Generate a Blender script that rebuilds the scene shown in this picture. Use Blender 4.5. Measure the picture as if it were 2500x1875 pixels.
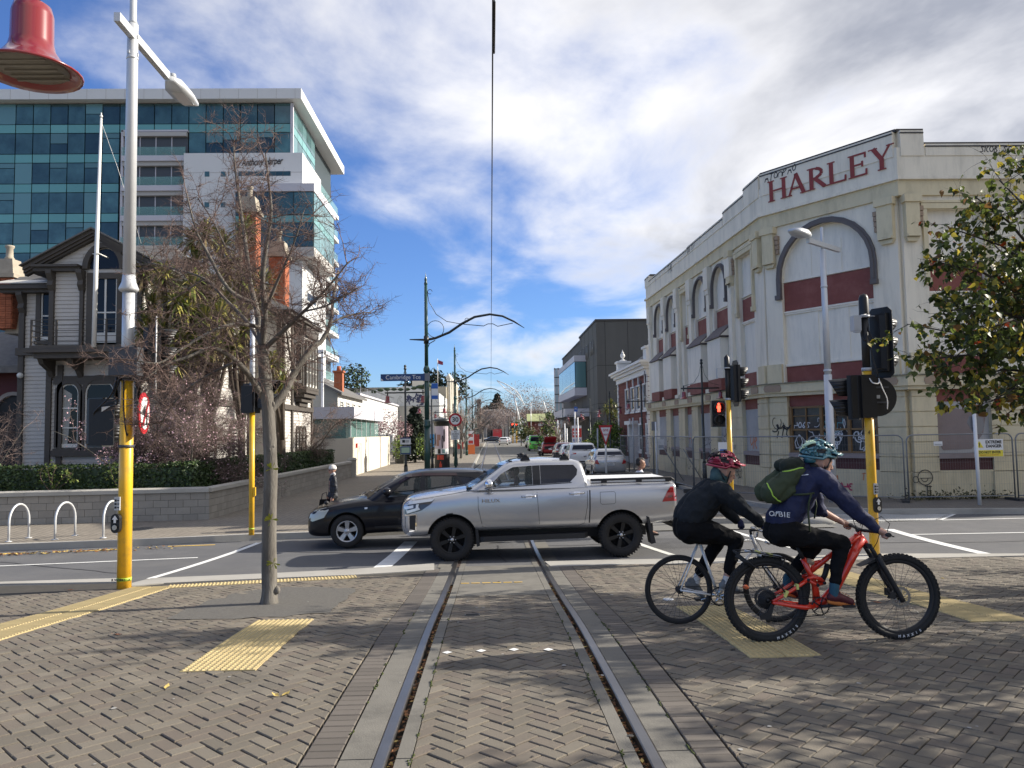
import bpy,bmesh,math,random
from math import sin,cos,pi,radians,sqrt,atan2
from mathutils import Vector as V3,Matrix,noise
MRO,MTR=Matrix.Rotation,Matrix.Translation
for _o in list(bpy.data.objects):
 bpy.data.objects.remove(_o,do_unlink=True)
scene=bpy.context.scene
COL=scene.collection
rnd=random.Random(7)
F_PX,CX,CY=1877.,1250.,937.5
CAM_H=2.35
PITCH,YAW,ROLL=math.atan(119.5/1877),math.atan(55/1877),.016
fwd=V3((sin(YAW)*cos(PITCH),cos(YAW)*cos(PITCH),sin(PITCH)))
r0=fwd.cross(V3((0,0,1))).normalized()
u0=r0 .cross(fwd)
CAM_R=r0*cos(ROLL)-u0*sin(ROLL)
CAM_U=u0*cos(ROLL)+r0*sin(ROLL)
CAM_P=V3((0,0,CAM_H))
cam=bpy.data.cameras.new('camera')
cam.sensor_width=36.
cam.lens=F_PX/2500*36
cam.clip_end=9000
cam.clip_start=.05
camo=bpy.data.objects.new('camera',cam)
COL.objects.link(camo)
camo.matrix_world=MTR(CAM_P)@Matrix((CAM_R,CAM_U,-fwd)).transposed().to_4x4()
scene.camera=camo
SUN_ELEV,SUN_VEC=radians(27),V3((.985,.17,0)).normalized()
sun_dir=V3((SUN_VEC.x*cos(SUN_ELEV),SUN_VEC.y*cos(SUN_ELEV),sin(SUN_ELEV)))
world=bpy.data.worlds.new("World")
scene.world=world
world.use_nodes=True
wn,wl=world.node_tree.nodes,world.node_tree.links
wn.clear()
def wnode(t,**k):
 n=wn.new(t)
 for a,b in k.items():
  setattr(n,a,b)
 return n
def wmath(op,a,b=None,clamp=False):
 n=wnode('ShaderNodeMath',operation=op,use_clamp=clamp)
 for i,v in enumerate((a,b)):
  if v is None:
   continue
  if isinstance(v,(int,float)):
   n.inputs[i].default_value=v
  else:
   wl.new(v,n.inputs[i])
 return n.outputs[0]
sky=wnode('ShaderNodeTexSky',sky_type='NISHITA',sun_disc=False,sun_elevation=SUN_ELEV,sun_rotation=atan2(SUN_VEC.x,SUN_VEC.y),altitude=20,air_density=1.,dust_density=.2,ozone_density=1.6)
SKY_STRENGTH,CLOUD_STRENGTH=.062,.62
SKY_A,SKY_B,SKY_LO,SKY_HI=-.5,.17,.565,.79
geo=wnode('ShaderNodeTexCoord')
sep=wnode('ShaderNodeSeparateXYZ')
wl.new(geo.outputs['Generated'],sep.inputs[0])
zz=wmath('ADD',wmath('MAXIMUM',sep.outputs['Z'],.0),.16)
comb=wnode('ShaderNodeCombineXYZ')
wl.new(wmath('DIVIDE',sep.outputs['X'],zz),comb.inputs['X'])
wl.new(wmath('DIVIDE',sep.outputs['Y'],zz),comb.inputs['Y'])
mp=wnode('ShaderNodeMapping')
mp.inputs['Rotation'].default_value=(0,0,radians(-28))
mp.inputs['Scale'].default_value=(1.,.72,1)
mp.inputs['Location'].default_value=(5.1,3.3,.0)
wl.new(comb.outputs[0],mp.inputs['Vector'])
def wnoise(vec,scale,detail,rough,dist=.0):
 n=wnode('ShaderNodeTexNoise')
 n.inputs['Scale'].default_value=scale
 n.inputs['Detail'].default_value=detail
 n.inputs['Roughness'].default_value=rough
 n.inputs['Distortion'].default_value=dist
 wl.new(vec,n.inputs['Vector'])
 return n.outputs['Fac']
n1=wnoise(mp.outputs[0],1.9,12,.55,.25)
n2=wnoise(mp.outputs[0],.55,3,.5,.3)
n3=wnoise(mp.outputs[0],1.5,6,.55,.4)
side=wmath('MULTIPLY',wmath('ADD',wmath('ADD',wmath('DIVIDE',sep.outputs['X'],zz),wmath('MULTIPLY',sep.outputs['Z'],1.7)),SKY_A),SKY_B)
side=wmath('MINIMUM',wmath('MAXIMUM',side,-.22),.17)
dens=wmath('ADD',wmath('ADD',wmath('MULTIPLY',n1,.62),wmath('MULTIPLY',n2,.62)),side)
mr=wnode('ShaderNodeMapRange',interpolation_type='SMOOTHSTEP')
wl.new(dens,mr.inputs['Value'])
mr.inputs['From Min'].default_value=SKY_LO
mr.inputs['From Max'].default_value=SKY_HI
cover=mr.outputs['Result']
thick=wnode('ShaderNodeMapRange',interpolation_type='SMOOTHSTEP')
wl.new(dens,thick.inputs['Value'])
thick.inputs['From Min'].default_value=SKY_HI-.16
thick.inputs['From Max'].default_value=SKY_HI+.06
shade_f=wmath('MULTIPLY',thick.outputs['Result'],wmath('MULTIPLY',wmath('SUBTRACT',n3,.36),4.,True),True)
ramp=wnode('ShaderNodeValToRGB')
ramp.color_ramp.elements[0].position=.0
ramp.color_ramp.elements[0].color=(.92,.91,.91,1)
ramp.color_ramp.elements[1].position=1.
ramp.color_ramp.elements[1].color=(.36,.375,.42,1)
wl.new(shade_f,ramp.inputs['Fac'])
bg1,bg2=wnode('ShaderNodeBackground'),wnode('ShaderNodeBackground')
tint=wnode('ShaderNodeMix',data_type='RGBA',blend_type='MULTIPLY')
tint.inputs['Factor'].default_value=1.
wl.new(sky.outputs[0],tint.inputs['A'])
tint.inputs['B'].default_value=(.66,.91,1.42,1)
wl.new(tint.outputs['Result'],bg1 .inputs['Color'])
bg1 .inputs['Strength'].default_value=SKY_STRENGTH
wl.new(ramp.outputs[0],bg2 .inputs['Color'])
bg2 .inputs['Strength'].default_value=CLOUD_STRENGTH
mixw,outw=wnode('ShaderNodeMixShader'),wnode('ShaderNodeOutputWorld')
wl.new(wmath('MULTIPLY',cover,.93),mixw.inputs[0])
wl.new(bg1 .outputs[0],mixw.inputs[1])
wl.new(bg2 .outputs[0],mixw.inputs[2])
wl.new(mixw.outputs[0],outw.inputs['Surface'])
sl=bpy.data.lights.new('sun','SUN')
sl.energy=4.4
sl.angle=radians(.53)
sl.color=(1.,.93,.82)
so=bpy.data.objects.new('sun',sl)
COL.objects.link(so)
so.rotation_euler=sun_dir.to_track_quat('Z','Y').to_euler()
so.location=sun_dir*60
vs=scene.view_settings
vs.view_transform,vs.look,vs.exposure,vs.gamma,vs.use_curve_mapping='Standard','None',1.,1.,False
scene.cycles.max_bounces=6
scene.cycles.transparent_max_bounces=12
try:
 scene.cycles.use_denoising=True
except Exception:
 pass
GT=[(-60,.66),(0,.62),(4.1,.565),(6.6,.49),(8,.425),(9.6,.31),(12,.17),(14,.08),(16,.02),(18,0),(40,0)]
def gz(y):
 """height of the ground along the street: a bridge approach that falls to the level crossing road"""
 if y<=GT[0][0]:return GT[0][1]
 if y>=18:return .0
 for i in range(len(GT)-1):
  if GT[i][0]<=y<=GT[i+1][0]:
   def sl_(j):
    if j<=0 or j>=len(GT)-1:return .0
    return(GT[j+1][1]-GT[j-1][1])/(GT[j+1][0]-GT[j-1][0])
   h=GT[i+1][0]-GT[i][0]
   t=(y-GT[i][0])/h
   return((2*t**3-3*t*t+1)*GT[i][1]+(t**3-2*t*t+t)*h*sl_(i)+(-2*t**3+3*t*t)*GT[i+1][1]+(t**3-t*t)*h*sl_(i+1))
def ray(px,py):
 return(fwd+CAM_R*((px-CX)/F_PX)+CAM_U*((CY-py)/F_PX))
def W(px,py,d):
 """the point that lies d metres up the street behind photograph pixel (px, py)"""
 r=ray(px,py)
 return CAM_P+r*(d/r.y)
def G(px,py,off=.0):
 """the ground point behind a photograph pixel"""
 r=ray(px,py)
 d=10.
 for _ in range(60):
  z=gz(d)+off
  t=(z-CAM_H)/r.z
  d=.5*d+.5*min(max(r.y*t,.5),900)
 p=CAM_P+r*((gz(d)+off-CAM_H)/r.z)
 return p
def X(px,d):return W(px,1057,d).x
def Z(px,py,d):return W(px,py,d).z
def srgb(h):
 h=h.lstrip('#')
 c=[int(h[i:i+2],16)/255 for i in(0,2,4)]
 return tuple(x/12.92 if x<=.04045 else((x+.055)/1.055)**2.4 for x in c)
MATS={}
def mat(name,col,rough=.6,metal=.0,var=.0,vscale=4.,bump=.0,bscale=40.,spec=.5,coat=.0,emit=.0,trans=.0,alpha=1.,island=.0,dirt=None,dscale=1.2,damt=.5,stretch=None,ior=1.45,isl_col=None):
 """a procedural Principled material: colour with noise variation, optional dirt blotches, bump grain, per-piece variation"""
 if name in MATS:return MATS[name]
 if isinstance(col,str):col=srgb(col)
 m=bpy.data.materials.new(name)
 m.use_nodes=True
 nt=m.node_tree
 N,L=nt.nodes,nt.links
 b=N['Principled BSDF']
 b.inputs['Roughness'].default_value=rough
 b.inputs['Metallic'].default_value=metal
 b.inputs['Specular IOR Level'].default_value=spec
 b.inputs['IOR'].default_value=ior
 if coat:
  b.inputs['Coat Weight'].default_value=coat
  b.inputs['Coat Roughness'].default_value=.04
 if trans:b.inputs['Transmission Weight'].default_value=trans
 if alpha<1:b.inputs['Alpha'].default_value=alpha
 if emit:
  b.inputs['Emission Color'].default_value=(*col,1)
  b.inputs['Emission Strength'].default_value=emit
 tc=N.new('ShaderNodeTexCoord')
 vec=tc.outputs['Object']
 if stretch:
  mpn=N.new('ShaderNodeMapping')
  mpn.inputs['Scale'].default_value=stretch
  L.new(vec,mpn.inputs['Vector'])
  vec=mpn.outputs[0]
 base=N.new('ShaderNodeRGB')
 base.outputs[0].default_value=(*col,1)
 out=base.outputs[0]
 def mul(colsock,facsock):
  v=N.new('ShaderNodeVectorMath');v.operation='SCALE'
  L.new(colsock,v.inputs[0]);L.new(facsock,v.inputs['Scale'])
  return v.outputs[0]
 def rng(sock,lo,hi,a=.0,c=1.):
  r=N.new('ShaderNodeMapRange')
  r.inputs['From Min'].default_value,r.inputs['From Max'].default_value=a,c
  r.inputs['To Min'].default_value,r.inputs['To Max'].default_value=lo,hi
  L.new(sock,r.inputs['Value'])
  return r.outputs['Result']
 if var:
  n=N.new('ShaderNodeTexNoise')
  n.inputs['Scale'].default_value=vscale
  n.inputs['Detail'].default_value=6
  n.inputs['Roughness'].default_value=.65
  L.new(vec,n.inputs['Vector'])
  out=mul(out,rng(n.outputs['Fac'],1-var,1+var,.25,.75))
 if island:
  g=N.new('ShaderNodeNewGeometry')
  oi=N.new('ShaderNodeObjectInfo')
  ad=N.new('ShaderNodeMath');ad.operation='ADD'
  L.new(g.outputs['Random Per Island'],ad.inputs[0]);L.new(oi.outputs['Random'],ad.inputs[1])
  fr=N.new('ShaderNodeMath');fr.operation='FRACT'
  L.new(ad.outputs[0],fr.inputs[0])
  out=mul(out,rng(fr.outputs[0],1-island,1+island))
 if isl_col is not None:
  m7=N.new('ShaderNodeMath');m7 .operation='MULTIPLY';m7 .inputs[1].default_value=7.31
  f7=N.new('ShaderNodeMath');f7 .operation='FRACT'
  L.new(fr.outputs[0],m7 .inputs[0]);L.new(m7 .outputs[0],f7 .inputs[0])
  mx=N.new('ShaderNodeMix');mx.data_type='RGBA'
  L.new(rng(f7 .outputs[0],0,.8,.45,1),mx.inputs['Factor']);L.new(out,mx.inputs['A']);mx.inputs['B'].default_value=(*isl_col,1)
  out=mx.outputs['Result']
 if dirt is not None:
  n=N.new('ShaderNodeTexNoise')
  n.inputs['Scale'].default_value=dscale
  n.inputs['Detail'].default_value=8
  n.inputs['Roughness'].default_value=.7
  L.new(vec,n.inputs['Vector'])
  mx=N.new('ShaderNodeMix');mx.data_type='RGBA'
  L.new(rng(n.outputs['Fac'],0,damt,.48,.72),mx.inputs['Factor'])
  L.new(out,mx.inputs['A'])
  mx.inputs['B'].default_value=(*(srgb(dirt)if isinstance(dirt,str)else dirt),1)
  out=mx.outputs['Result']
 L.new(out,b.inputs['Base Color'])
 if bump:
  n=N.new('ShaderNodeTexNoise')
  n.inputs['Scale'].default_value=bscale
  n.inputs['Detail'].default_value=4
  L.new(vec,n.inputs['Vector'])
  bp=N.new('ShaderNodeBump')
  bp.inputs['Strength'].default_value=bump
  bp.inputs['Distance'].default_value=.01
  L.new(n.outputs['Fac'],bp.inputs['Height'])
  L.new(bp.outputs[0],b.inputs['Normal'])
 MATS[name]=m
 return m
class MB:
 def __init__(self):
  self.v,self.f,self.m,self.s=[],[],[],[]
 def add(self,vs_,fs_,mi=0,smooth=False):
  o=len(self.v)
  self.v+=[tuple(p)for p in vs_]
  for f in fs_:
   self.f.append(tuple(i+o for i in f));self.m.append(mi);self.s.append(smooth)
  return self
 def box(self,c,s,rz=.0,mi=0,rot=None,taper=1.):
  hx,hy,hz=s[0]/2,s[1]/2,s[2]/2
  R=rot if rot is not None else MRO(rz,3,'Z')
  vs_=[]
  for z in(-1,1):
   k=taper if z>0 else 1.
   for x,y in((-1,-1),(1,-1),(1,1),(-1,1)):
    vs_.append(V3(c)+R@V3((x*hx*k,y*hy*k,z*hz)))
  return self.add(vs_,[(3,2,1,0),(4,5,6,7),(0,1,5,4),(1,2,6,5),(2,3,7,6),(3,0,4,7)],mi)
 def box2(self,a,b,mi=0):
  a,b=V3(a),V3(b)
  lo=V3([min(a[i],b[i])for i in range(3)]);hi=V3([max(a[i],b[i])for i in range(3)])
  return self.box((lo+hi)/2,hi-lo,mi=mi)
 def prism(self,loop,ext,mi=0,smooth=False,cap=True):
  """a polygon (list of 3D points) extruded by the vector ext"""
  n=len(loop)
  ext=V3(ext)
  a=[V3(p)for p in loop]
  vs_=a+[p+ext for p in a]
  nrm=V3((0,0,0))
  for i in range(n):
   nrm+=a[i].cross(a[(i+1)%n])
  if nrm.dot(ext)>0:
   fs_=[tuple(range(n-1,-1,-1)),tuple(range(n,2*n))]if cap else[]
   fs_+=[(i,(i+1)%n,(i+1)%n+n,i+n)for i in range(n)]
  else:
   fs_=[tuple(range(n)),tuple(range(2*n-1,n-1,-1))]if cap else[]
   fs_+=[((i+1)%n,i,i+n,(i+1)%n+n)for i in range(n)]
  return self.add(vs_,fs_,mi,smooth)
 def tube(self,pts,r,n=8,mi=0,cap=True,smooth=True,closed=False):
  pts=[V3(p)for p in pts]
  k=len(pts)
  rs=r if isinstance(r,(list,tuple))else[r]*k
  vs_,fs_=[],[]
  prev=None
  for i in range(k):
   if closed:
    t=pts[(i+1)%k]-pts[i-1]
   else:
    t=pts[min(i+1,k-1)]-pts[max(i-1,0)]
   if t.length<1e-9:t=V3((0,0,1))
   t.normalize()
   if prev is None:
    ref=V3((0,0,1))if abs(t.z)<.9 else V3((1,0,0))
    a=t.cross(ref).normalized()
   else:
    a=(prev-t*prev.dot(t))
    if a.length<1e-6:a=t.orthogonal()
    a.normalize()
   prev=a
   b=t.cross(a)
   for j in range(n):
    th=2*pi*j/n
    vs_.append(pts[i]+(a*cos(th)+b*sin(th))*rs[i])
  for i in range(k if closed else k-1):
   for j in range(n):
    i2=(i+1)%k
    fs_.append((i*n+j,i*n+(j+1)%n,i2*n+(j+1)%n,i2*n+j))
  self.add(vs_,fs_,mi,smooth)
  if cap and not closed:
   o=len(self.v)-len(vs_)
   self.f.append(tuple(o+j for j in range(n-1,-1,-1)));self.m.append(mi);self.s.append(False)
   self.f.append(tuple(o+(k-1)*n+j for j in range(n)));self.m.append(mi);self.s.append(False)
  return self
 def lathe(self,prof,c=(0,0,0),n=24,mi=0,R=None,smooth=True,cap=True):
  """profile [(radius, height)] turned round the local z axis, placed by rotation R and centre c"""
  c=V3(c)
  vs_,fs_=[],[]
  for(r,z)in prof:
   for j in range(n):
    p=V3((r*cos(2*pi*j/n),r*sin(2*pi*j/n),z))
    vs_.append(c+(R@p if R is not None else p))
  for i in range(len(prof)-1):
   for j in range(n):
    fs_.append((i*n+j,i*n+(j+1)%n,(i+1)*n+(j+1)%n,(i+1)*n+j))
  if cap:
   if prof[0][0]>1e-5:fs_.append(tuple(range(n-1,-1,-1)))
   if prof[-1][0]>1e-5:fs_.append(tuple((len(prof)-1)*n+j for j in range(n)))
  return self.add(vs_,fs_,mi,smooth)
 def ball(self,c,r,n=12,m=8,mi=0,R=None):
  if not isinstance(r,(tuple,list,V3)):r=(r,r,r)
  c=V3(c)
  vs_,fs_=[],[]
  for i in range(m+1):
   ph=pi*i/m
   for j in range(n):
    th=2*pi*j/n
    p=V3((r[0]*sin(ph)*cos(th),r[1]*sin(ph)*sin(th),-r[2]*cos(ph)))
    vs_.append(c+(R@p if R is not None else p))
  for i in range(m):
   for j in range(n):
    fs_.append((i*n+j,i*n+(j+1)%n,(i+1)*n+(j+1)%n,(i+1)*n+j))
  return self.add(vs_,fs_,mi,True)
 def loft(self,rings,mi=0,cap=True,smooth=True):
  n=len(rings[0])
  vs_=[p for r in rings for p in r]
  fs_=[]
  for i in range(len(rings)-1):
   for j in range(n):
    fs_.append((i*n+j,i*n+(j+1)%n,(i+1)*n+(j+1)%n,(i+1)*n+j))
  if cap:
   fs_.append(tuple(range(n-1,-1,-1)))
   fs_.append(tuple((len(rings)-1)*n+j for j in range(n)))
  return self.add(vs_,fs_,mi,smooth)
 def mesh(self,name,mats):
  me=bpy.data.meshes.new(name)
  me.from_pydata(self.v,[],self.f)
  if not isinstance(mats,(list,tuple)):mats=[mats]
  for m_ in mats:me.materials.append(m_)
  me.polygons.foreach_set('material_index',self.m)
  me.polygons.foreach_set('use_smooth',self.s)
  me.update()
  return me
 def build(self,name,mats,parent=None,loc=None,rz=.0,kind=None,label=None,cat=None,group=None,fix=True):
  me=self.mesh(name,mats)
  if fix and len(self.f)<60000:
   bm=bmesh.new();bm.from_mesh(me)
   bmesh.ops.recalc_face_normals(bm,faces=bm.faces)
   bm.to_mesh(me);bm.free()
  return link(name,me,parent,loc,rz,kind,label,cat,group)
def tag(o,label=None,cat=None,group=None,kind=None):
 if label:o['label']=label
 if cat:o['category']=cat
 if group:o['group']=group
 if kind:o['kind']=kind
 return o
def link(name,me,parent=None,loc=None,rz=.0,kind=None,label=None,cat=None,group=None):
 o=bpy.data.objects.new(name,me)
 COL.objects.link(o)
 if parent is not None:o.parent=parent
 if loc is not None:o.location=loc
 if rz:o.rotation_euler=(0,0,rz)
 return tag(o,label,cat,group,kind)
def thing(name,label,cat,loc=(0,0,0),rz=.0,group=None,kind=None):
 return link(name,None,None,loc,rz,kind,label,cat,group)
KIDS={}
def copy_tree(o,parent=None):
 c=o.copy();COL.objects.link(c)
 if parent is not None:c.parent=parent
 for ch in list(o.children):
  copy_tree(ch,c)
 return c
def evald(o):
 """the object's mesh with its modifiers applied"""
 dg=bpy.context.evaluated_depsgraph_get()
 dg.update()
 me=bpy.data.meshes.new_from_object(o.evaluated_get(dg),depsgraph=dg)
 old=o.data
 o.modifiers.clear()
 o.data=me
 bpy.data.meshes.remove(old)
 return o
def text_mesh(name,body,size,mats,parent=None,M4=None,ext=.004,label=None,align='CENTER',shear=.0,space=1.,xs=1.,bold=.0):
 cu=bpy.data.curves.new(name,'FONT')
 cu.body,cu.size,cu.extrude,cu.align_x,cu.align_y,cu.shear,cu.space_character=body,size,ext,align,'CENTER',shear,space
 cu.offset=bold
 cu.resolution_u=3
 t=bpy.data.objects.new(name,cu)
 COL.objects.link(t)
 dg=bpy.context.evaluated_depsgraph_get();dg.update()
 me=bpy.data.meshes.new_from_object(t.evaluated_get(dg),depsgraph=dg)
 bpy.data.objects.remove(t);bpy.data.curves.remove(cu)
 me.name=name
 if xs!=1.:me.transform(Matrix.Diagonal((xs,1,1,1)))
 if M4 is not None:me.transform(M4)
 me.materials.clear()
 me.materials.append(mats)
 return link(name,me,parent,label=label)
def frame(o,xd,yd):
 """4x4 matrix with origin o, local x along xd and local y along yd"""
 xd,yd=V3(xd).normalized(),V3(yd)
 zd=xd.cross(yd).normalized();yd=zd.cross(xd)
 return MTR(V3(o))@Matrix((xd,yd,zd)).transposed().to_4x4()
def FACE(o):return frame(o,(1,0,0),(0,0,1))
def clip_poly(poly,conv):
 """2D polygon clipped by a counter-clockwise convex polygon"""
 out=poly
 for i in range(len(conv)):
  a,b=conv[i],conv[(i+1)%len(conv)]
  inp,out=out,[]
  if not inp:break
  def side_(p):return(b[0]-a[0])*(p[1]-a[1])-(b[1]-a[1])*(p[0]-a[0])
  for j in range(len(inp)):
   p,q=inp[j],inp[(j+1)%len(inp)]
   sp,sq=side_(p),side_(q)
   if sp>=0:out.append(p)
   if(sp>0>sq)or(sp<0<sq):
    t=sp/(sp-sq)
    out.append((p[0]+(q[0]-p[0])*t,p[1]+(q[1]-p[1])*t))
 return out
def area2(p):return abs(sum(p[i][0]*p[(i+1)%len(p)][1]-p[(i+1)%len(p)][0]*p[i][1]for i in range(len(p))))/2
# ground, road, pavements, tram track
m_asphalt=mat('asphalt',(.105,.105,.108),rough=.9,var=.16,vscale=.7,bump=.5,bscale=160,dirt=(.17,.165,.155),dscale=.5,damt=.5)
m_street=mat('worn_street',(.17,.165,.15),rough=.9,var=.15,vscale=.5,bump=.3,bscale=120)
m_earth=mat('bare_ground',(.14,.13,.105),rough=1.,var=.3,vscale=.3)
m_sand=mat('joint_sand',(.05,.045,.037),rough=1.,var=.3,vscale=8)
m_paver=mat('concrete_paver',(.158,.138,.108),rough=.92,var=.2,vscale=2.2,bump=.5,bscale=110,island=.15,isl_col=(.138,.112,.09),dirt=(.08,.072,.06),dscale=1.6,damt=.6)
m_paver_dark=mat('plum_paver',(.122,.106,.09),rough=.92,var=.14,vscale=3,bump=.35,bscale=140,island=.16,dirt=(.09,.085,.075),dscale=1.3,damt=.5)
m_conc=mat('track_concrete',(.16,.15,.128),rough=.9,var=.14,vscale=3,bump=.3,bscale=90,dirt=(.085,.08,.07),dscale=3.2,damt=.75)
m_kerb=mat('kerb_concrete',(.36,.345,.31),rough=.9,var=.12,vscale=3,bump=.3,bscale=90,dirt=(.2,.185,.16),dscale=1.5,damt=.6)
m_rail=mat('rail_steel',(.21,.2,.195),rough=.36,metal=.95,var=.15,vscale=6,dirt=(.1,.075,.055),dscale=3,damt=.35)
m_railside=mat('rail_rust',(.07,.05,.04),rough=.8,metal=.3,var=.3,vscale=12)
m_white=mat('road_paint_white',(.74,.74,.71),rough=.75,var=.07,vscale=6,dirt=(.42,.41,.39),dscale=3,damt=.45)
m_yellow=mat('road_paint_yellow',(.72,.46,.09),rough=.75,var=.12,vscale=6,dirt=(.32,.25,.14),dscale=3,damt=.5)
m_tact=mat('tactile_yellow',(.47,.375,.19),rough=.85,var=.2,vscale=4,island=.06,dirt=(.24,.19,.1),dscale=2.2,damt=.6)
m_grit=mat('tree_pit_grit',(.125,.118,.105),rough=1.,var=.3,vscale=30,bump=.9,bscale=220)
m_leaf_litter=mat('dead_leaf',(.2,.09,.035),rough=.8,island=.55,var=.2,vscale=30)
m_leaf_yellow=mat('yellow_leaf',(.45,.33,.1),rough=.7,island=.3,var=.2,vscale=30)
m_paved_far=mat('distant_brick_paving',(.235,.205,.165),rough=.95,var=.1,vscale=.8,bump=.2,bscale=60)
def brick_nodes(m,sx,sy,mort,dark,amt=.75):
 nt=m.node_tree;N,L=nt.nodes,nt.links
 b=N['Principled BSDF']
 src=b.inputs['Base Color'].links[0].from_socket
 tc=N.new('ShaderNodeTexCoord')
 mp_=N.new('ShaderNodeMapping');mp_.inputs['Rotation'].default_value=(0,0,radians(45))
 L.new(tc.outputs['Object'],mp_.inputs['Vector'])
 br=N.new('ShaderNodeTexBrick')
 br.inputs['Scale'].default_value=1.
 br.inputs['Brick Width'].default_value=sx;br.inputs['Row Height'].default_value=sy
 br.inputs['Mortar Size'].default_value=mort
 br.inputs['Color1'].default_value=(1.1,1.1,1.1,1);br.inputs['Color2'].default_value=(.86,.86,.86,1)
 br.inputs['Mortar'].default_value=(dark,dark,dark,1)
 L.new(mp_.outputs[0],br.inputs['Vector'])
 mx=N.new('ShaderNodeMix');mx.data_type='RGBA';mx.blend_type='MULTIPLY';mx.inputs['Factor'].default_value=amt
 L.new(src,mx.inputs['A']);L.new(br.outputs['Color'],mx.inputs['B'])
 L.new(mx.outputs['Result'],b.inputs['Base Color'])
brick_nodes(m_paved_far,.23,.115,.012,.35)
def sheet(name,poly,z,m,ny=None,thick=None,kind='structure',**k):
 """a polygon on the ground following the slope (z is added to the ground height), cut into strips across the slope"""
 ys=sorted(set([p[1]for p in poly]))
 lo,hi=ys[0],ys[-1]
 cuts=[lo]+[y for y in[i*.5 for i in range(-20,40)]if lo+.02<y<hi-.02]+[hi]if lo<18 else[lo,hi]
 mb=MB()
 for a,b in zip(cuts[:-1],cuts[1:]):
  p=[(x,y)for x,y in poly]
  for yy,sgn in((a,1),(b,-1)):
   out=[]
   for j in range(len(p)):
    q,r_=p[j],p[(j+1)%len(p)]
    sq,sr=(q[1]-yy)*sgn,(r_[1]-yy)*sgn
    if sq>=0:out.append(q)
    if(sq>0>sr)or(sq<0<sr):
     t=sq/(sq-sr)
     out.append((q[0]+(r_[0]-q[0])*t,q[1]+(r_[1]-q[1])*t))
   p=out
   if len(p)<3:break
  if len(p)<3:continue
  if thick:
   mb.prism([(x,y,gz(y)+z)for x,y in p],(0,0,-thick))
  else:
   mb.add([(x,y,gz(y)+z)for x,y in p],[tuple(range(len(p)))])
 bm=bmesh.new();me=mb.mesh(name,m);bm.from_mesh(me)
 bmesh.ops.remove_doubles(bm,verts=bm.verts,dist=.0005)
 if not thick:
  for f in bm.faces:
   if f.normal.z<0:f.normal_flip()
 bm.to_mesh(me);bm.free()
 return link(name,me,kind=kind,**k)
def xy(p):return(p.x,p.y)
g_=MB()
g_.add([(-1500,-300,-.25),(1500,-300,-.25),(1500,3500,-.25),(-1500,3500,-.25)],[(0,1,2,3)])
g_.build('ground',m_earth,kind='structure')
TX=.12
sheet('road',[(-90,11.2),(90,11.2),(90,23.4),(-90,19.5)],-.022,m_asphalt)
sheet('street',[(-1.3,18.2),(8.2,18.2),(8.2,420),(-1.3,420)],.0,m_street)
sheet('paving_bed',[(-16,-6),(16,-6),(16,13.3),(-1,13.3),(-2.6,12.6),(-5,12.15),(-16,12.05)],-.066,m_sand)
PL,PW,JT=.204,.102,.0075
paving=thing('brick_paving',None,None,(0,0,0),kind='structure')
def paver_prism(mb,poly,top=.0,mi=0):
 """one paver: chamfered block whose top follows the slope"""
 n=len(poly)
 cx=sum(p[0]for p in poly)/n;cy=sum(p[1]for p in poly)/n
 ins=[]
 for p in poly:
  dx,dy=cx-p[0],cy-p[1]
  L_=max(sqrt(dx*dx+dy*dy),1e-4)
  k=.006/L_
  ins.append((p[0]+dx*k,p[1]+dy*k))
 vs_=[(p[0],p[1],gz(p[1])-.06)for p in poly]+[(p[0],p[1],gz(p[1])+top-.004)for p in poly]+[(p[0],p[1],gz(p[1])+top)for p in ins]
 fs_=[]
 for k in range(2):
  fs_+=[(k*n+i,k*n+(i+1)%n,(k+1)*n+(i+1)%n,(k+1)*n+i)for i in range(n)]
 fs_.append(tuple(2*n+i for i in range(n)))
 mb.add(vs_,fs_,mi)
_pm=MB();hl,hw=(PL-JT)/2,(PW-JT)/2
for zz_,kk in((-.06,0),(-.004,0),(.0,.006)):
 _pm.v+=[(sx*(hl-kk),sy*(hw-kk),zz_)for sx,sy in((-1,-1),(1,-1),(1,1),(-1,1))]
for k in range(2):
 for i in range(4):
  _pm.f.append((k*4+i,k*4+(i+1)%4,(k+1)*4+(i+1)%4,(k+1)*4+i));_pm.m.append(0);_pm.s.append(False)
_pm.f.append((8,9,10,11));_pm.m.append(0);_pm.s.append(False)
paver_me=_pm.mesh('paver',m_paver)
soldier_me=_pm.mesh('paver',m_paver_dark)
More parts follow.
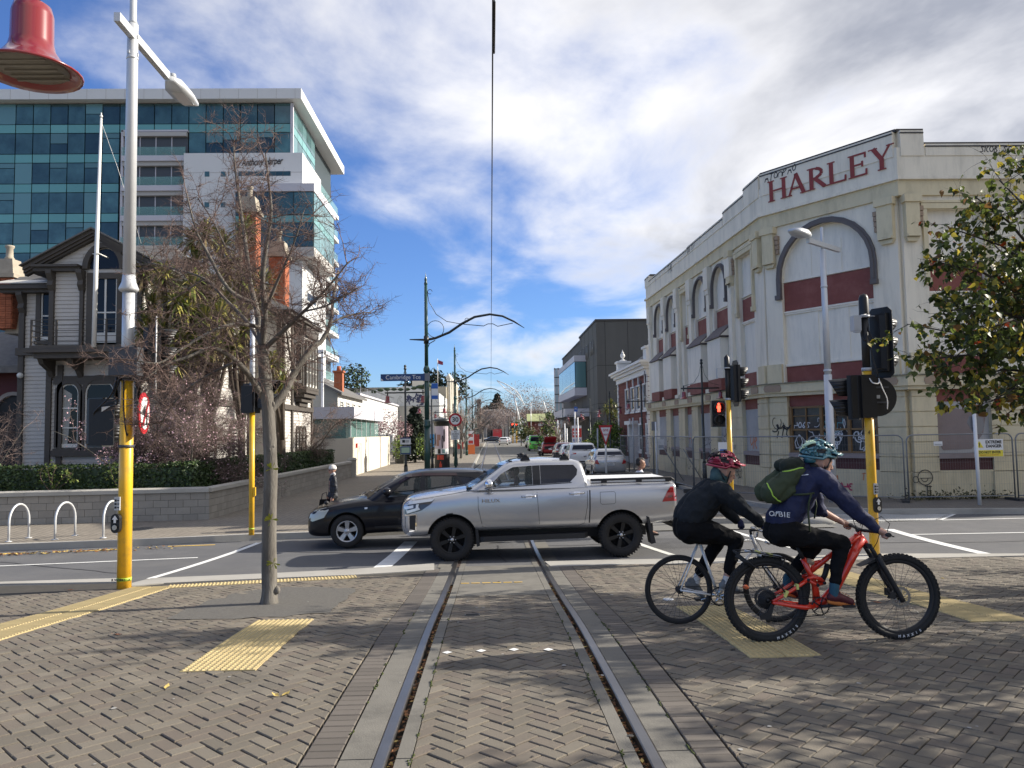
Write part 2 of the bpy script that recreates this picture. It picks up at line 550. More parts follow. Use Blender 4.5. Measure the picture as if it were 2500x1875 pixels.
def herringbone(region):
 """pavers of a 45 degree herringbone inside a convex region: [(corner polygon, centre, angle, whole)]"""
 out=[]
 w=PW
 xs_=[p[0]for p in region];ys_=[p[1]for p in region]
 R=max(max(xs_)-min(xs_),max(ys_)-min(ys_))/w+6
 cx0,cy0=(min(xs_)+max(xs_))/2,(min(ys_)+max(ys_))/2
 c45,s45=cos(pi/4),sin(pi/4)
 n=int(R)
 for i in range(-n,n):
  for j in range(-n,n):
   k=(i-j)%4
   if k==0:a,b=(i,j),(i+2,j+1)
   elif k==3:a,b=(i,j),(i+1,j+2)
   else:continue
   u0_,v0_,u1_,v1_=a[0]*w,a[1]*w,b[0]*w,b[1]*w
   e=JT/2
   cs=[(u0_+e,v0_+e),(u1_-e,v0_+e),(u1_-e,v1_-e),(u0_+e,v1_-e)]
   pl=[(cx0+u*c45-v*s45,cy0+u*s45+v*c45)for u,v in cs]
   mx_,my_=sum(p[0]for p in pl)/4,sum(p[1]for p in pl)/4
   if not(min(xs_)-.3<mx_<max(xs_)+.3 and min(ys_)-.3<my_<max(ys_)+.3):continue
   cl=clip_poly(pl,region)
   if len(cl)<3 or area2(cl)<.0006:continue
   whole=area2(cl)>.995*area2(pl)
   out.append((cl,(mx_,my_),pi/4+(0 if k==0 else pi/2),whole))
 return out
FL=[(-9.5,2.6),(TX-1.205,2.6),(TX-1.205,13.1),(-2.6,12.5),(-5.,12.1),(-9.5,12.)]
FR=[(TX+1.205,2.6),(8.6,2.6),(8.6,13.),(TX+1.205,13.)]
FC=[(TX-.578,2.6),(TX+.578,2.6),(TX+.578,9.95),(TX-.578,9.95)]
cand=[]
allp=herringbone(FL)+herringbone(FR)+herringbone(FC)
def vis_rank(c):
 rel=V3((c[0],c[1],gz(c[1])))-CAM_P
 zc=rel.dot(fwd)
 if zc<.5:return None
 px=CX+F_PX*rel.dot(CAM_R)/zc;py=CY-F_PX*rel.dot(CAM_U)/zc
 return rel.length if-5<px<2505 and py<1880 else None
ranked=sorted((r_,i)for i,r_ in((i,vis_rank(p[1]))for i,p in enumerate(allp)if p[3])if r_ is not None)
single=set(i for _,i in ranked[:200])
rest=MB()
hrnd=random.Random(11)
for i,(cl,c,ang,whole)in enumerate(allp):
 dz=hrnd.gauss(0,.0022)
 if i in single:
  o=link('paver',paver_me,paving)
  sl_=math.atan2(gz(c[1]+.1)-gz(c[1]-.1),.2)
  o.rotation_euler=(MRO(sl_,3,'X')@MRO(ang,3,'Z')).to_euler()
  o.location=(c[0],c[1],gz(c[1])+dz)
 else:
  paver_prism(rest,cl,dz)
rest.build('paver_field',m_paver,paving,kind='stuff',fix=False)
for nm_,reg_ in(('a',FL),('b',FR),('c',FC)):sheet('joint_sand',reg_,-.0105,m_sand)
srest=MB();n_s=0
for s in(-1,1):
 y=2.6
 while y<12.9:
  x0,x1=TX+s*.982,TX+s*1.198
  if y<7. and y>3.6:
   o=link('paver',soldier_me,paving)
   sl_=math.atan2(gz(y+.1)-gz(y-.1),.2)
   o.rotation_euler=(sl_,0,0)
   o.location=((x0+x1)/2,y+PW/2,gz(y+PW/2)+hrnd.uniform(0,.003))
   n_s+=1
  else:
   xa,xb=min(x0,x1),max(x0,x1)
   paver_prism(srest,[(xa,y+.004),(xb,y+.004),(xb,y+PW-.004),(xa,y+PW-.004)],.001)
  y+=PW
srest.build('soldier_course',m_paver_dark,paving,kind='stuff',fix=False)
for s in(-1,1):
 for nm,a,b,zt in(('outer',.792,.977,.002),('inner',.583,.668,.001)):
  y=1.5
  while y<13.2:
   y2=min(y+2.9,13.2)
   xa,xb=sorted((TX+s*a,TX+s*b))
   o=sheet('concrete_strip',[(xa,y+.006),(xb,y+.006),(xb,y2-.006),(xa,y2-.006)],zt,m_conc,thick=.06,kind=None)
   o.parent=paving
   y=y2
sheet('crossing_slab',[(TX-.578,9.965),(TX+.578,9.965),(TX+.578,13.2),(TX-.578,13.2)],.0,m_conc,thick=.06).name='track_slab'
rails=[]
for s in(-1,1):
 mb=MB()
 ys_=[1.+.5*i for i in range(35)]+[20,60,120,200,300,420]
 def ring(y):
  z=gz(y)if y<18.3 else .012
  xi=TX+s*.7175;xo=TX+s*.79
  return[(xi,y,z-.05),(xi,y,z+.001),(xi+s*.008,y,z+.006),(xo-s*.008,y,z+.006),(xo,y,z+.001),(xo,y,z-.05)]
 rr=[ring(y)for y in ys_]
 mb.loft(rr,0,True,False)
 rails.append(mb.build('tram_rail',[m_rail],label=('left' if s<0 else 'right')+' polished steel tram rail with leaves in its groove',cat='tram rail',group='rails of the tram track'))
 gb=MB()
 xa,xb=sorted((TX+s*.668,TX+s*.7175))
 for y,y2 in((13.2,18.3),(18.3,420)):
  zz1=(gz(y)-.018,gz(y2)-.018)if y<18 else(.004,.004)
  n=10 if y<18 else 1
  for q in range(n):
   ya,yb=y+(y2-y)*q/n,y+(y2-y)*(q+1)/n
   za=gz(ya)-.016 if y<18 else .006;zb=gz(yb)-.016 if y<18 else .006
   gb.add([(xa,ya,za),(xb,ya,za),(xb,yb,zb),(xa,yb,zb)],[(0,1,2,3)])
 gb.build('groove',m_railside,rails[-1])
 lb=MB()
 lr=random.Random(40+s)
 for q in range(620):
  y=3.3+9.*lr.random()**1.3
  x=lr.uniform(xa+.004,xb-.004);z=gz(y)-.055+lr.uniform(0,.032)
  L_=lr.uniform(.012,.026);a=lr.uniform(0,6.28);t=lr.uniform(-.5,.5)
  R=MRO(a,3,'Z')@MRO(t,3,'X')
  lb.add([V3((x,y,z))+R@V3(p)for p in((-L_,0,0),(0,-L_*.45,.003),(L_,0,.006),(0,L_*.5,.004))],[(0,1,2,3)],0 if lr.random()<.82 else 1)
 lb.build('leaf_litter',[m_leaf_litter,m_leaf_yellow],kind='stuff',label='fallen leaves caught in the groove of the '+('left' if s<0 else 'right')+' tram rail',cat='fallen leaves',fix=False)
for s in(-1,1):
 xa,xb=sorted((TX+s*.79,TX+s*1.05))
 sheet('track_band',[(xa,13.2),(xb,13.2),(xb,18.2),(xa,18.2)],-.016,m_conc)
 xa,xb=sorted((TX+s*.58,TX+s*.668))
 sheet('track_band',[(xa,13.2),(xb,13.2),(xb,18.2),(xa,18.2)],-.016,m_conc)
sheet('track_band',[(TX-1.02,18.3),(TX+1.02,18.3),(TX+1.02,420),(TX-1.02,420)],.004,mat('street_track',(.2,.19,.17),rough=.9,var=.12,vscale=1.2,stretch=(1,.2,1)))
kl=[G(0,1421),G(290,1412),G(322,1424),G(370,1412),G(640,1401),G(860,1390),G(1060,1376)]
kb=[G(0,1426),G(285,1421),G(322,1431),G(400,1424),G(640,1413),G(860,1404),G(1060,1392)]
def band(name,top,bot,z,m,thick=.1,parts_=True,parent=None):
 for i in range(len(top)-1):
  a,b,c,d=top[i],top[i+1],bot[i+1],bot[i]
  mb=MB()
  mb.prism([(p.x,p.y,gz(p.y)+z)for p in(d,c,b,a)],(0,0,-thick))
  mb.build(name,m,parent,kind='structure' if parent is None else None)
band('kerb',[V3((-30,kl[0].y,0))]+kl,[V3((-30,kb[0].y,0))]+kb,.006,m_kerb)
kr=[G(1330,1371),G(1500,1367),G(1900,1360),G(2130,1352),G(2500,1352)]
krb=[G(1345,1384),G(1500,1379),G(1900,1373),G(2130,1366),G(2500,1357)]
band('kerb',kr+[V3((30,kr[-1].y,0))],krb+[V3((30,krb[-1].y,0))],.006,m_kerb)
sheet('side_paving',[(-30,-6),(-9.52,-6),(-9.52,kb[0].y),(-30,kb[0].y)],.0,m_paved_far)
sheet('side_paving',[(8.62,-6),(30,-6),(30,12.9),(8.62,12.9)],.0,m_paved_far)
sheet('side_paving',[(-9.52,-6),(8.62,-6),(8.62,2.58),(-9.52,2.58)],-.001,m_paved_far)
_pr=random.Random(6)
pit=[]
_pc=[(405,1514),(550,1511),(690,1506),(800,1496),(840,1466),(872,1440),(780,1434),(700,1433),(600,1443),(520,1462),(460,1488)]
for _i,_p in enumerate(_pc):
 _q=_pc[(_i+1)%len(_pc)]
 for _k in range(4):pit.append(xy(G(_p[0]+(_q[0]-_p[0])*_k/4+_pr.gauss(0,4),_p[1]+(_q[1]-_p[1])*_k/4+_pr.gauss(0,1.2))))
sheet('tree_pit',pit,.005,m_grit)
def dome_tile(size,n,bars=False):
 mb=MB()
 h=size/2-.003
 mb.box((0,0,-.004),(2*h,2*h,.02))
 st=size/n
 for i in range(n):
  x=-size/2+st*(i+.5)
  if bars:
   mb.add([(x-.014,-h+.01,.006),(x+.014,-h+.01,.006),(x+.014,h-.01,.006),(x-.014,h-.01,.006),(x-.008,-h+.016,.014),(x+.008,-h+.016,.014),(x+.008,h-.016,.014),(x-.008,h-.016,.014)],[(4,5,6,7),(0,1,5,4),(1,2,6,5),(2,3,7,6),(3,0,4,7)])
   continue
  for j in range(n):
   y=-size/2+st*(j+.5)
   k=6
   mb.add([(x+.0165*cos(2*pi*q/k),y+.0165*sin(2*pi*q/k),.006)for q in range(k)]+[(x+.01*cos(2*pi*q/k),y+.01*sin(2*pi*q/k),.015)for q in range(k)],[tuple(range(k,2*k))]+[(q,(q+1)%k,(q+1)%k+k,q+k)for q in range(k)])
 return mb.mesh('tile',m_tact)
T_D,T_B=dome_tile(.3,6),dome_tile(.3,6,True)
def tactile(corner,along,nu,nv,me,label,skew=None):
 """tiles laid from a corner, nu along one direction, nv across it"""
 t=thing('tactile_strip',label,'tactile paving',(corner[0],corner[1],0))
 u=V3((along[0],along[1],0)).normalized();v=V3((-u.y,u.x,0))
 if skew is not None:v=V3((skew[0],skew[1],0)).normalized()
 for i in range(nu):
  for j in range(nv):
   p=u*(.3*(i+.5))+v*(.3*(j+.5))
   yy=corner[1]+p.y
   o=link('tile',me,t)
   sl_=math.atan2(gz(yy+.1)-gz(yy-.1),.2)
   o.rotation_euler=(MRO(sl_,3,'X')@MRO(atan2(u.y,u.x),3,'Z')).to_euler()
   o.location=(p.x,p.y,gz(yy)+.001)
 return t
a,b=G(426,1646),G(630,1513)
tactile(xy(G(624,1637)),xy(b-a),round((b-a).length/.3),2,T_D,'yellow dimpled tactile block lying on the bricks below the bare tree')
a,b=G(2008,1602),G(1779,1479)
tactile(xy(a),xy(b-a),round((b-a).length/.3),2,T_D,'yellow dimpled tactile block lying under the rear wheel of the red bicycle')
a,b=G(-10,1568),G(428,1431)
tactile(xy(a),xy(b-a),round((b-a).length/.3),2,T_B,'yellow ribbed guide strip running from the big yellow pole to the picture edge')
a,b=G(430,1428),G(860,1405)
tactile((a.x,a.y-.36),xy(b-a),round((b-a).length/.3),1,T_D,'narrow yellow dimpled strip along the kerb behind the bare tree')
a,b=G(2520,1516),G(2045,1388)
tactile(xy(a),xy(b-a),round((b-a).length/.3),-0 or 2,T_B,'yellow ribbed guide strip running past the front wheel of the red bicycle')
def stripe(p,q,w,m,label=None,z=-.016,name='road_line'):
 p,q=V3((p.x,p.y,0)),V3((q.x,q.y,0))
 d=(q-p).normalized();n=V3((-d.y,d.x,0))*w/2
 return sheet(name,[xy(p-n),xy(q-n),xy(q+n),xy(p+n)],z,m)
for(a,b,w)in(((-60,1382),(483,1359),.1),((366,1410),(632,1323),.13),((930,1385),(1003,1320),.3),((2170,1290),(2440,1357),.22),((1540,1318),(1640,1352),.14),((1780,1292),(1935,1335),.14),((2220,1303),(2560,1297),.1),((1900,1277),(2560,1262),.09),((1760,1282),(2160,1272),.09)):
 stripe(G(*a),G(*b),w,m_white)
for(a,b,w)in(((-60,1424),(130,1415),.09),((-60,1351),(62,1348),.09),((190,1344),(290,1339),.09),((410,1332),(525,1328),.09),((2400,1354),(2560,1351),.09)):
 stripe(G(*a),G(*b),w,m_yellow)
for q in range(6):
 p=G(1125+26*q,1425-.6*q);stripe(p,p+V3((.12,0,0)),.05,m_yellow,z=.006)
for px,py in((1092,1594),(1175,1590),(1255,1587),(1339,1587)):
 c=G(px,py);c.z=0
 sheet('white_marker',[(c.x-.045,c.y),(c.x,c.y-.05),(c.x+.045,c.y),(c.x,c.y+.05)],.006,m_white)
m_tar=mat('tar_seam',(.035,.035,.037),rough=.7)
for a,b,w in(((700,1345),(1060,1352),.05),((1330,1330),(1900,1318),.04),((1270,1290),(1345,1362),.035),((0,1370),(300,1398),.05),((2000,1325),(2560,1318),.05),((1210,1330),(1230,1368),.03)):
 a,b=G(*a),G(*b);n_=9;pp=[a.lerp(b,q/n_)+V3((rnd.gauss(0,.03),rnd.gauss(0,.04),0))for q in range(n_+1)]
 n2_=V3((-(b-a).y,(b-a).x,0)).normalized()*w/2
 sheet('tar_seam',[xy(p-n2_*rnd.uniform(.6,1.3))for p in pp]+[xy(p+n2_*rnd.uniform(.6,1.3))for p in reversed(pp)],-.018,m_tar)
sheet('road_patch',[xy(G(*p))for p in((1480,1338),(1760,1334),(1790,1310),(1530,1313))],-.019,mat('asphalt_patch',(.075,.075,.078),rough=.9,var=.2,vscale=3,bump=.5,bscale=160))
hb=[G(2005,1276),G(2290,1268),G(2330,1252),G(2010,1246)]
for q in range(9):
 a=hb[0].lerp(hb[3],(q+.2)/9);b=hb[1].lerp(hb[2],(q+.2)/9)
 stripe(a,b,.11,m_white)
stripe(hb[1],hb[2],.16,m_white)
m_paved_l=m_paved_far
m_paved_r=mat('shaded_brick_paving',(.16,.145,.125),rough=.95,var=.15,vscale=.8,bump=.2,bscale=60)  # right pavement brick; its shade is put into the darker base colour
brick_nodes(m_paved_r,.23,.115,.012,.4)
fl=[G(-40,1344),G(300,1333),G(622,1317)]
def far_pave(name,pts,m,kerbn):
 mb=MB()
 mb.prism([(x,y,.12)for x,y in pts],(0,0,-.3))
 mb.build(name,m,kind='structure')
 for i in kerbn:
  a,b=V3((*pts[i],0)),V3((*pts[(i+1)%len(pts)],0))
  d=(b-a).normalized();n=V3((d.y,-d.x,0))
  L_=(b-a).length;k=0
  kk=MB()
  kk.prism([(*(a+n*.004)[:2],.126),(*(b+n*.004)[:2],.126),(*(b-n*.16)[:2],.126),(*(a-n*.16)[:2],.126)],(0,0,-.3))
  kk.build('kerb',m_kerb,kind='structure')
far_pave('pavement',[(-40,fl[0].y-1.6),xy(fl[0]),xy(fl[1]),xy(fl[2]),(-3.4,18.25),(-1.7,18.7),(-1.15,20.),(-1.15,420),(-40,420)],m_paved_l,(0,1,2,3,4,5,6))
fr=[G(2010,1252),G(2500,1253)]
far_pave('pavement',[(60,fr[1].y+.6),(60,420),(7.6,420),(7.6,25.5),(8.1,22.9),(9.2,21.4),(10.6,20.75),xy(fr[1])],m_paved_r,(2,3,4,5,6,7))
far_pave('traffic_island',[(5.2,19.4),(7.,19.2),(7.5,19.5),(7.3,20.3),(5.5,20.6),(5.,20.1)],m_paved_l,range(6))
mb=MB();c=G(2000,1277)
mb.ball((c.x,c.y,.02),(.42,.16,.13),16,8)
mb.build('island_nose',m_kerb,kind='structure')
m_iron=mat('cast_iron',(.1,.1,.1),rough=.6,metal=.6,var=.2,vscale=20)
for px,py in((2178,1313),(345,1304)):
 c=G(px,py)
 mb=MB();mb.lathe([(0,.0),(.3,.0),(.3,-.02)],(0,0,0),24)
 for q in range(-4,5):
  w_=sqrt(.28**2-(q*.06)**2)
  mb.box((0,q*.06,.002),(2*w_,.022,.008))
 z=-.014 if px>1000 else .127
 mb.build('drain_cover',m_iron,loc=(c.x,c.y,z),label=('round iron drain cover set in the asphalt' if px>1000 else 'round iron drain cover set in the far pavement'),cat='drain cover')
c=G(1153,1502);mb=MB()
for dx,dy,sx,sy in((0,.035,.16,.012),(0,-.035,.16,.012),(-.075,0,.012,.07),(.075,0,.012,.07)):
 mb.box((dx,dy,0),(sx,sy,.012))
mb.build('service_cover',m_iron,loc=(c.x,c.y,gz(c.y)+.003),label='small rectangular metal frame set in bricks between the rails',cat='service cover')
def leaf_mesh(nm,m,L_,w):
 mb=MB()
 mb.add([(-L_,0,0),(-L_*.3,-w,.012),(L_*.5,-w*.6,.006),(L_,0,.02),(L_*.4,w*.7,.012),(-L_*.4,w,.004),(0,0,.001),(-L_*1.6,.004,.006),(-L_*1.6,-.003,.006)],[(0,1,6),(1,2,6),(2,3,6),(3,4,6),(4,5,6),(5,0,6),(0,7,8)])
 return mb.mesh(nm,m)
l_y,l_b=leaf_mesh('fallen_leaf',m_leaf_yellow,.034,.02),leaf_mesh('fallen_leaf',mat('brown_leaf',(.33,.14,.07),rough=.8,var=.3,vscale=20),.07,.022)
lf=[(408,1679,l_y,'small yellow leaf standing on edge on the left bricks'),(672,1699,l_y,'pale yellow leaf lying left of its twin on the bricks'),(698,1697,l_y,'golden leaf lying right of its twin on the bricks'),(288,1551,l_b,'long curled brown leaf on shaded bricks by the guide strip'),(1627,1517,l_y,'pale leaf lying below the rear wheel of the white bicycle'),(2138,1472,l_b,'pale brown leaf seen through the front wheel of the red bicycle'),(168,1442,l_b,'dark leaf on sunlit bricks behind the guide strip'),(450,1431,l_b,'small dark leaf at the bend of the yellow guide strip'),(2300,1413,l_y,'yellow leaf lying on the bricks near the right kerb')]
for i,(px,py,me,lb_)in enumerate(lf):
 c=G(px,py)
 o=link('fallen_leaf',me,None,(c.x,c.y,gz(c.y)+.004),rnd.uniform(0,6.28),None,lb_,'leaf','leaves fallen on the brick paving')
gb=MB()
gl=random.Random(5)
for q in range(260):
 t=gl.random()**1.2
 c=G(0,1352).lerp(G(420,1333),t)
 p=V3((c.x+gl.uniform(-.3,.3),c.y-abs(gl.gauss(0,.16)),0));z=gz(p.y)-.015+gl.uniform(0,.03)
 L_=gl.uniform(.025,.05);R=MRO(gl.uniform(0,6.28),3,'Z')@MRO(gl.uniform(-.7,.7),3,'X')
 gb.add([p+V3((0,0,z))+R@V3(v)for v in((-L_,0,0),(0,-L_*.5,.005),(L_,0,.01),(0,L_*.5,.004))],[(0,1,2,3)],0 if gl.random()<.7 else 1)
gb.build('fallen_leaves',[m_leaf_litter,m_leaf_yellow],kind='stuff',label='fallen leaves drifted into the far left gutter',cat='fallen leaves',fix=False)
mo=MB();mr_=random.Random(14)
for s in(-1,1):
 for xo in(.98,.581):
  y=3.2
  while y<8.5:
   if mr_.random()<.55:
    L_=mr_.uniform(.03,.14);x=TX+s*xo+mr_.gauss(0,.004);z=gz(y)+.003
    for q in range(int(L_/.014)+1):mo.ball((x+mr_.gauss(0,.005),y+q*.014,z),(mr_.uniform(.004,.009),.01,.004),5,3)
    y+=L_
   y+=mr_.uniform(.02,.3)
mo.build('moss',mat('joint_moss',(.055,.07,.018),rough=1,var=.4,vscale=30),kind='stuff',label='green moss grown in the joints along the track strips',cat='moss',fix=False)
gm=MB();gr_=random.Random(77)
for q in range(230):
 x,y=gr_.uniform(-5.5,5.5),3.2+8.5*gr_.random();k=7;r_=gr_.uniform(.008,.022);z=gz(y)+.005
 gm.add([(x+r_*gr_.uniform(.7,1.2)*cos(2*pi*i/k),y+r_*gr_.uniform(.7,1.2)*sin(2*pi*i/k),z)for i in range(k)],[tuple(range(k))],0 if q%3 else 1)
gm.build('gum_spots',[mat('dark_gum',(.045,.042,.038),rough=.8),mat('pale_gum',(.3,.29,.27),rough=.9)],kind='stuff',label='trodden chewing gum spots on the brick paving',cat='gum spots',fix=False)
# helpers for facades and lettering
class MBT(MB):
 """mesh builder in a wall's own axes: x along the wall, y into the wall (negative = proud), z up"""
 def __init__(self,M4):
  super().__init__();self.M=M4
 def add(self,vs_,fs_,mi=0,smooth=False):
  return super().add([self.M@V3(p)for p in vs_],fs_,mi,smooth)
 def tube(self,pts,r,n=8,mi=0,cap=True,smooth=True,closed=False):
  t=MB();t.tube(pts,r,n,mi,cap,smooth,closed)
  o=len(self.v);self.v+=[tuple(self.M@V3(p))for p in t.v]
  self.f+=[tuple(i+o for i in f)for f in t.f];self.m+=t.m;self.s+=t.s
  return self
def wallM(a,b,z=.0):
 """axes of a wall seen from outside with a at its left and b at its right end"""
 u=V3((b[0]-a[0],b[1]-a[1],0)).normalized()
 n_in=V3((-u.y,u.x,0))
 return MTR((a[0],a[1],z))@Matrix((u,n_in,V3((0,0,1)))).transposed().to_4x4()
GL={'A':[[(0,0),(.5,1),(1,0)],[(.2,.38),(.8,.38)]],'B':[[(0,0),(0,1),(.7,.95),(.75,.6),(0,.52),(.85,.45),(.8,.05),(0,0)]],'C':[[(1,.85),(.5,1),(0,.6),(.1,.15),(.6,0),(1,.15)]],'E':[[(1,1),(0,1),(0,0),(1,0)],[(0,.52),(.7,.52)]],'F':[[(1,1),(0,1),(0,0)],[(0,.52),(.7,.52)]],'G':[[(1,.85),(.5,1),(0,.5),(.4,0),(1,.1),(1,.45),(.6,.45)]],'I':[[(.5,0),(.5,1)]],'K':[[(0,0),(0,1)],[(.9,1),(0,.45),(1,0)]],'M':[[(0,0),(.1,1),(.5,.35),(.9,1),(1,0)]],'N':[[(0,0),(0,1),(1,0),(1,1)]],'O':[[(.5,1),(0,.75),(0,.25),(.5,0),(1,.25),(1,.75),(.5,1)]],'P':[[(0,0),(0,1),(.9,.9),(.9,.55),(0,.45)]],'R':[[(0,0),(0,1),(.9,.9),(.8,.52),(0,.5),(1,0)]],'S':[[(1,.85),(.4,1),(0,.75),(.9,.35),(.6,0),(0,.12)]],'T':[[(0,1),(1,1)],[(.5,1),(.5,0)]],'U':[[(0,1),(.05,.2),(.5,0),(.95,.2),(1,1)]],'V':[[(0,1),(.5,0),(1,1)]],'Z':[[(0,1),(1,1),(0,0),(1,0)]],'D':[[(0,0),(0,1),(.8,.8),(.9,.3),(0,0)]],'6':[[(.8,1),(.1,.5),(.2,0),(.8,.05),(.8,.4),(.15,.4)]],'8':[[(.5,.52),(.1,.8),(.5,1),(.9,.8),(.1,.25),(.5,0),(.9,.25),(.5,.52)]],' ':[],'W':[[(0,1),(.25,0),(.5,.6),(.75,0),(1,1)]],'H':[[(0,0),(0,1)],[(1,0),(1,1)],[(0,.5),(1,.5)]],'L':[[(0,1),(0,0),(.9,0)]],'Y':[[(0,1),(.5,.5),(1,1)],[(.5,.5),(.5,0)]],'X':[[(0,0),(1,1)],[(0,1),(1,0)]],'J':[[(.2,1),(1,1),(.7,1),(.6,.1),(.1,.1)]]}
def ribbon(mb,pts,w,o,mi=0):
 """a flat paint stroke on a wall plane (x, z), o in front of it"""
 for i in range(len(pts)-1):
  a,b=V3(pts[i]),V3(pts[i+1])
  d=b-a
  if d.length<1e-5:continue
  d.normalize();n=V3((-d.y,d.x))*w/2;e=d*w*.35
  q=[a-e-n,b+e-n,b+e+n,a-e+n]
  oo=o-i*.0001
  mb.add([(p.x,oo,p.y)for p in q],[(0,1,2,3)],mi)
def scrawl(mb,text,x,z,h,w,o,rng,slant=.15,rise=.0,adv=.78,smooth=True):
 for k,ch in enumerate(text):
  for st in GL.get(ch.upper(),[]):
   pts=[]
   for(px,py)in st:
    pts.append((x+(px*.62+slant*py)*h+rng.gauss(0,.035)*h,z+py*h+rng.gauss(0,.04)*h))
   if smooth and len(pts)>2:
    q=[pts[0]]
    for i in range(len(pts)-1):
     q+=[((pts[i][0]*.5+pts[i+1][0]*.5),(pts[i][1]*.5+pts[i+1][1]*.5))]
    pts=q+[pts[-1]]
   ribbon(mb,pts,w,o)
  x+=h*adv;z+=rise*h
  # the old corner building
m_hwhite=mat('painted_render',(.77,.705,.575),rough=.85,var=.06,vscale=1.5,dirt=(.4,.37,.3),dscale=2.4,damt=.5,bump=.12,bscale=40,stretch=(1,1,.16))
m_hpanel=mat('white_boarding',(.79,.735,.625),rough=.8,var=.05,vscale=2.5,dirt=(.46,.44,.38),dscale=2.6,damt=.5,stretch=(1,1,.2))
m_hcream=mat('cream_render',(.64,.555,.37),rough=.85,var=.08,vscale=1.6,dirt=(.34,.29,.19),dscale=2.2,damt=.55,stretch=(1,1,.3),bump=.12,bscale=40)
m_rust=mat('oxide_red_paint',(.215,.066,.052),rough=.75,var=.12,vscale=2,dirt=(.3,.16,.13),dscale=2,damt=.3)
m_arch=mat('grey_moulding',(.125,.11,.105),rough=.75,var=.1,vscale=3)
m_cap=mat('parapet_capping',(.045,.04,.038),rough=.6,var=.1)
m_tan=mat('tan_plaque',(.34,.25,.175),rough=.85,var=.1,vscale=3)
m_darkred=mat('dark_red_band',(.085,.032,.032),rough=.7,var=.1)
m_glass_dark=mat('dirty_dark_glass',(.03,.035,.04),rough=.12,var=.3,vscale=2,dirt=(.12,.13,.13),dscale=1.5,damt=.5)
m_frame_wood=mat('brown_window_frame',(.21,.13,.06),rough=.7,var=.15,vscale=4)
m_black_paint=mat('black_spray_paint',(.02,.02,.022),rough=.6)
m_white_paint=mat('white_spray_paint',(.62,.63,.64),rough=.6)
m_orange_paint=mat('orange_spray_paint',(.55,.16,.05),rough=.6)
m_pink_paint=mat('red_spray_paint',(.45,.05,.1),rough=.6)
m_teal_paint=mat('teal_spray_paint',(.1,.32,.36),rough=.6)
m_grey_patch=mat('mauve_patch_paint',(.245,.195,.18),rough=.85,var=.1,vscale=3)
P1,P2,PA,PR=(10.3,27.7),(13.1,23.7),(9.72,45.6),(34.,23.7)
HY=thing('corner_building','derelict white and cream corner building with red lettering and boarded arched windows','building',(P1[0],P1[1],0))
HO=V3((-P1[0],-P1[1],0))
def hwall(a,b):return MTR(HO)@wallM(a,b)
MA,MC,MR=hwall(PA,P1),hwall(P1,P2),hwall(P2,PR)
LA,LC,LR=(V3(PA)-V3(P1)).length,(V3(P2)-V3(P1)).length,20.9
foot=[P1,P2,PR,(34.,45.6),PA]
mb=MB()
mb.prism([(p[0]-P1[0],p[1]-P1[1],.1)for p in reversed(foot)],(0,0,10.9))
mb.build('wall',m_hpanel,HY)
PROUD=-.17
def arch_pts(u0,u1,zs,n=14,h=None):
 c,r=(u0+u1)/2,(u1-u0)/2
 h=h or r
 return[(c-r*cos(pi*i/n),zs+h*sin(pi*i/n))for i in range(n+1)]
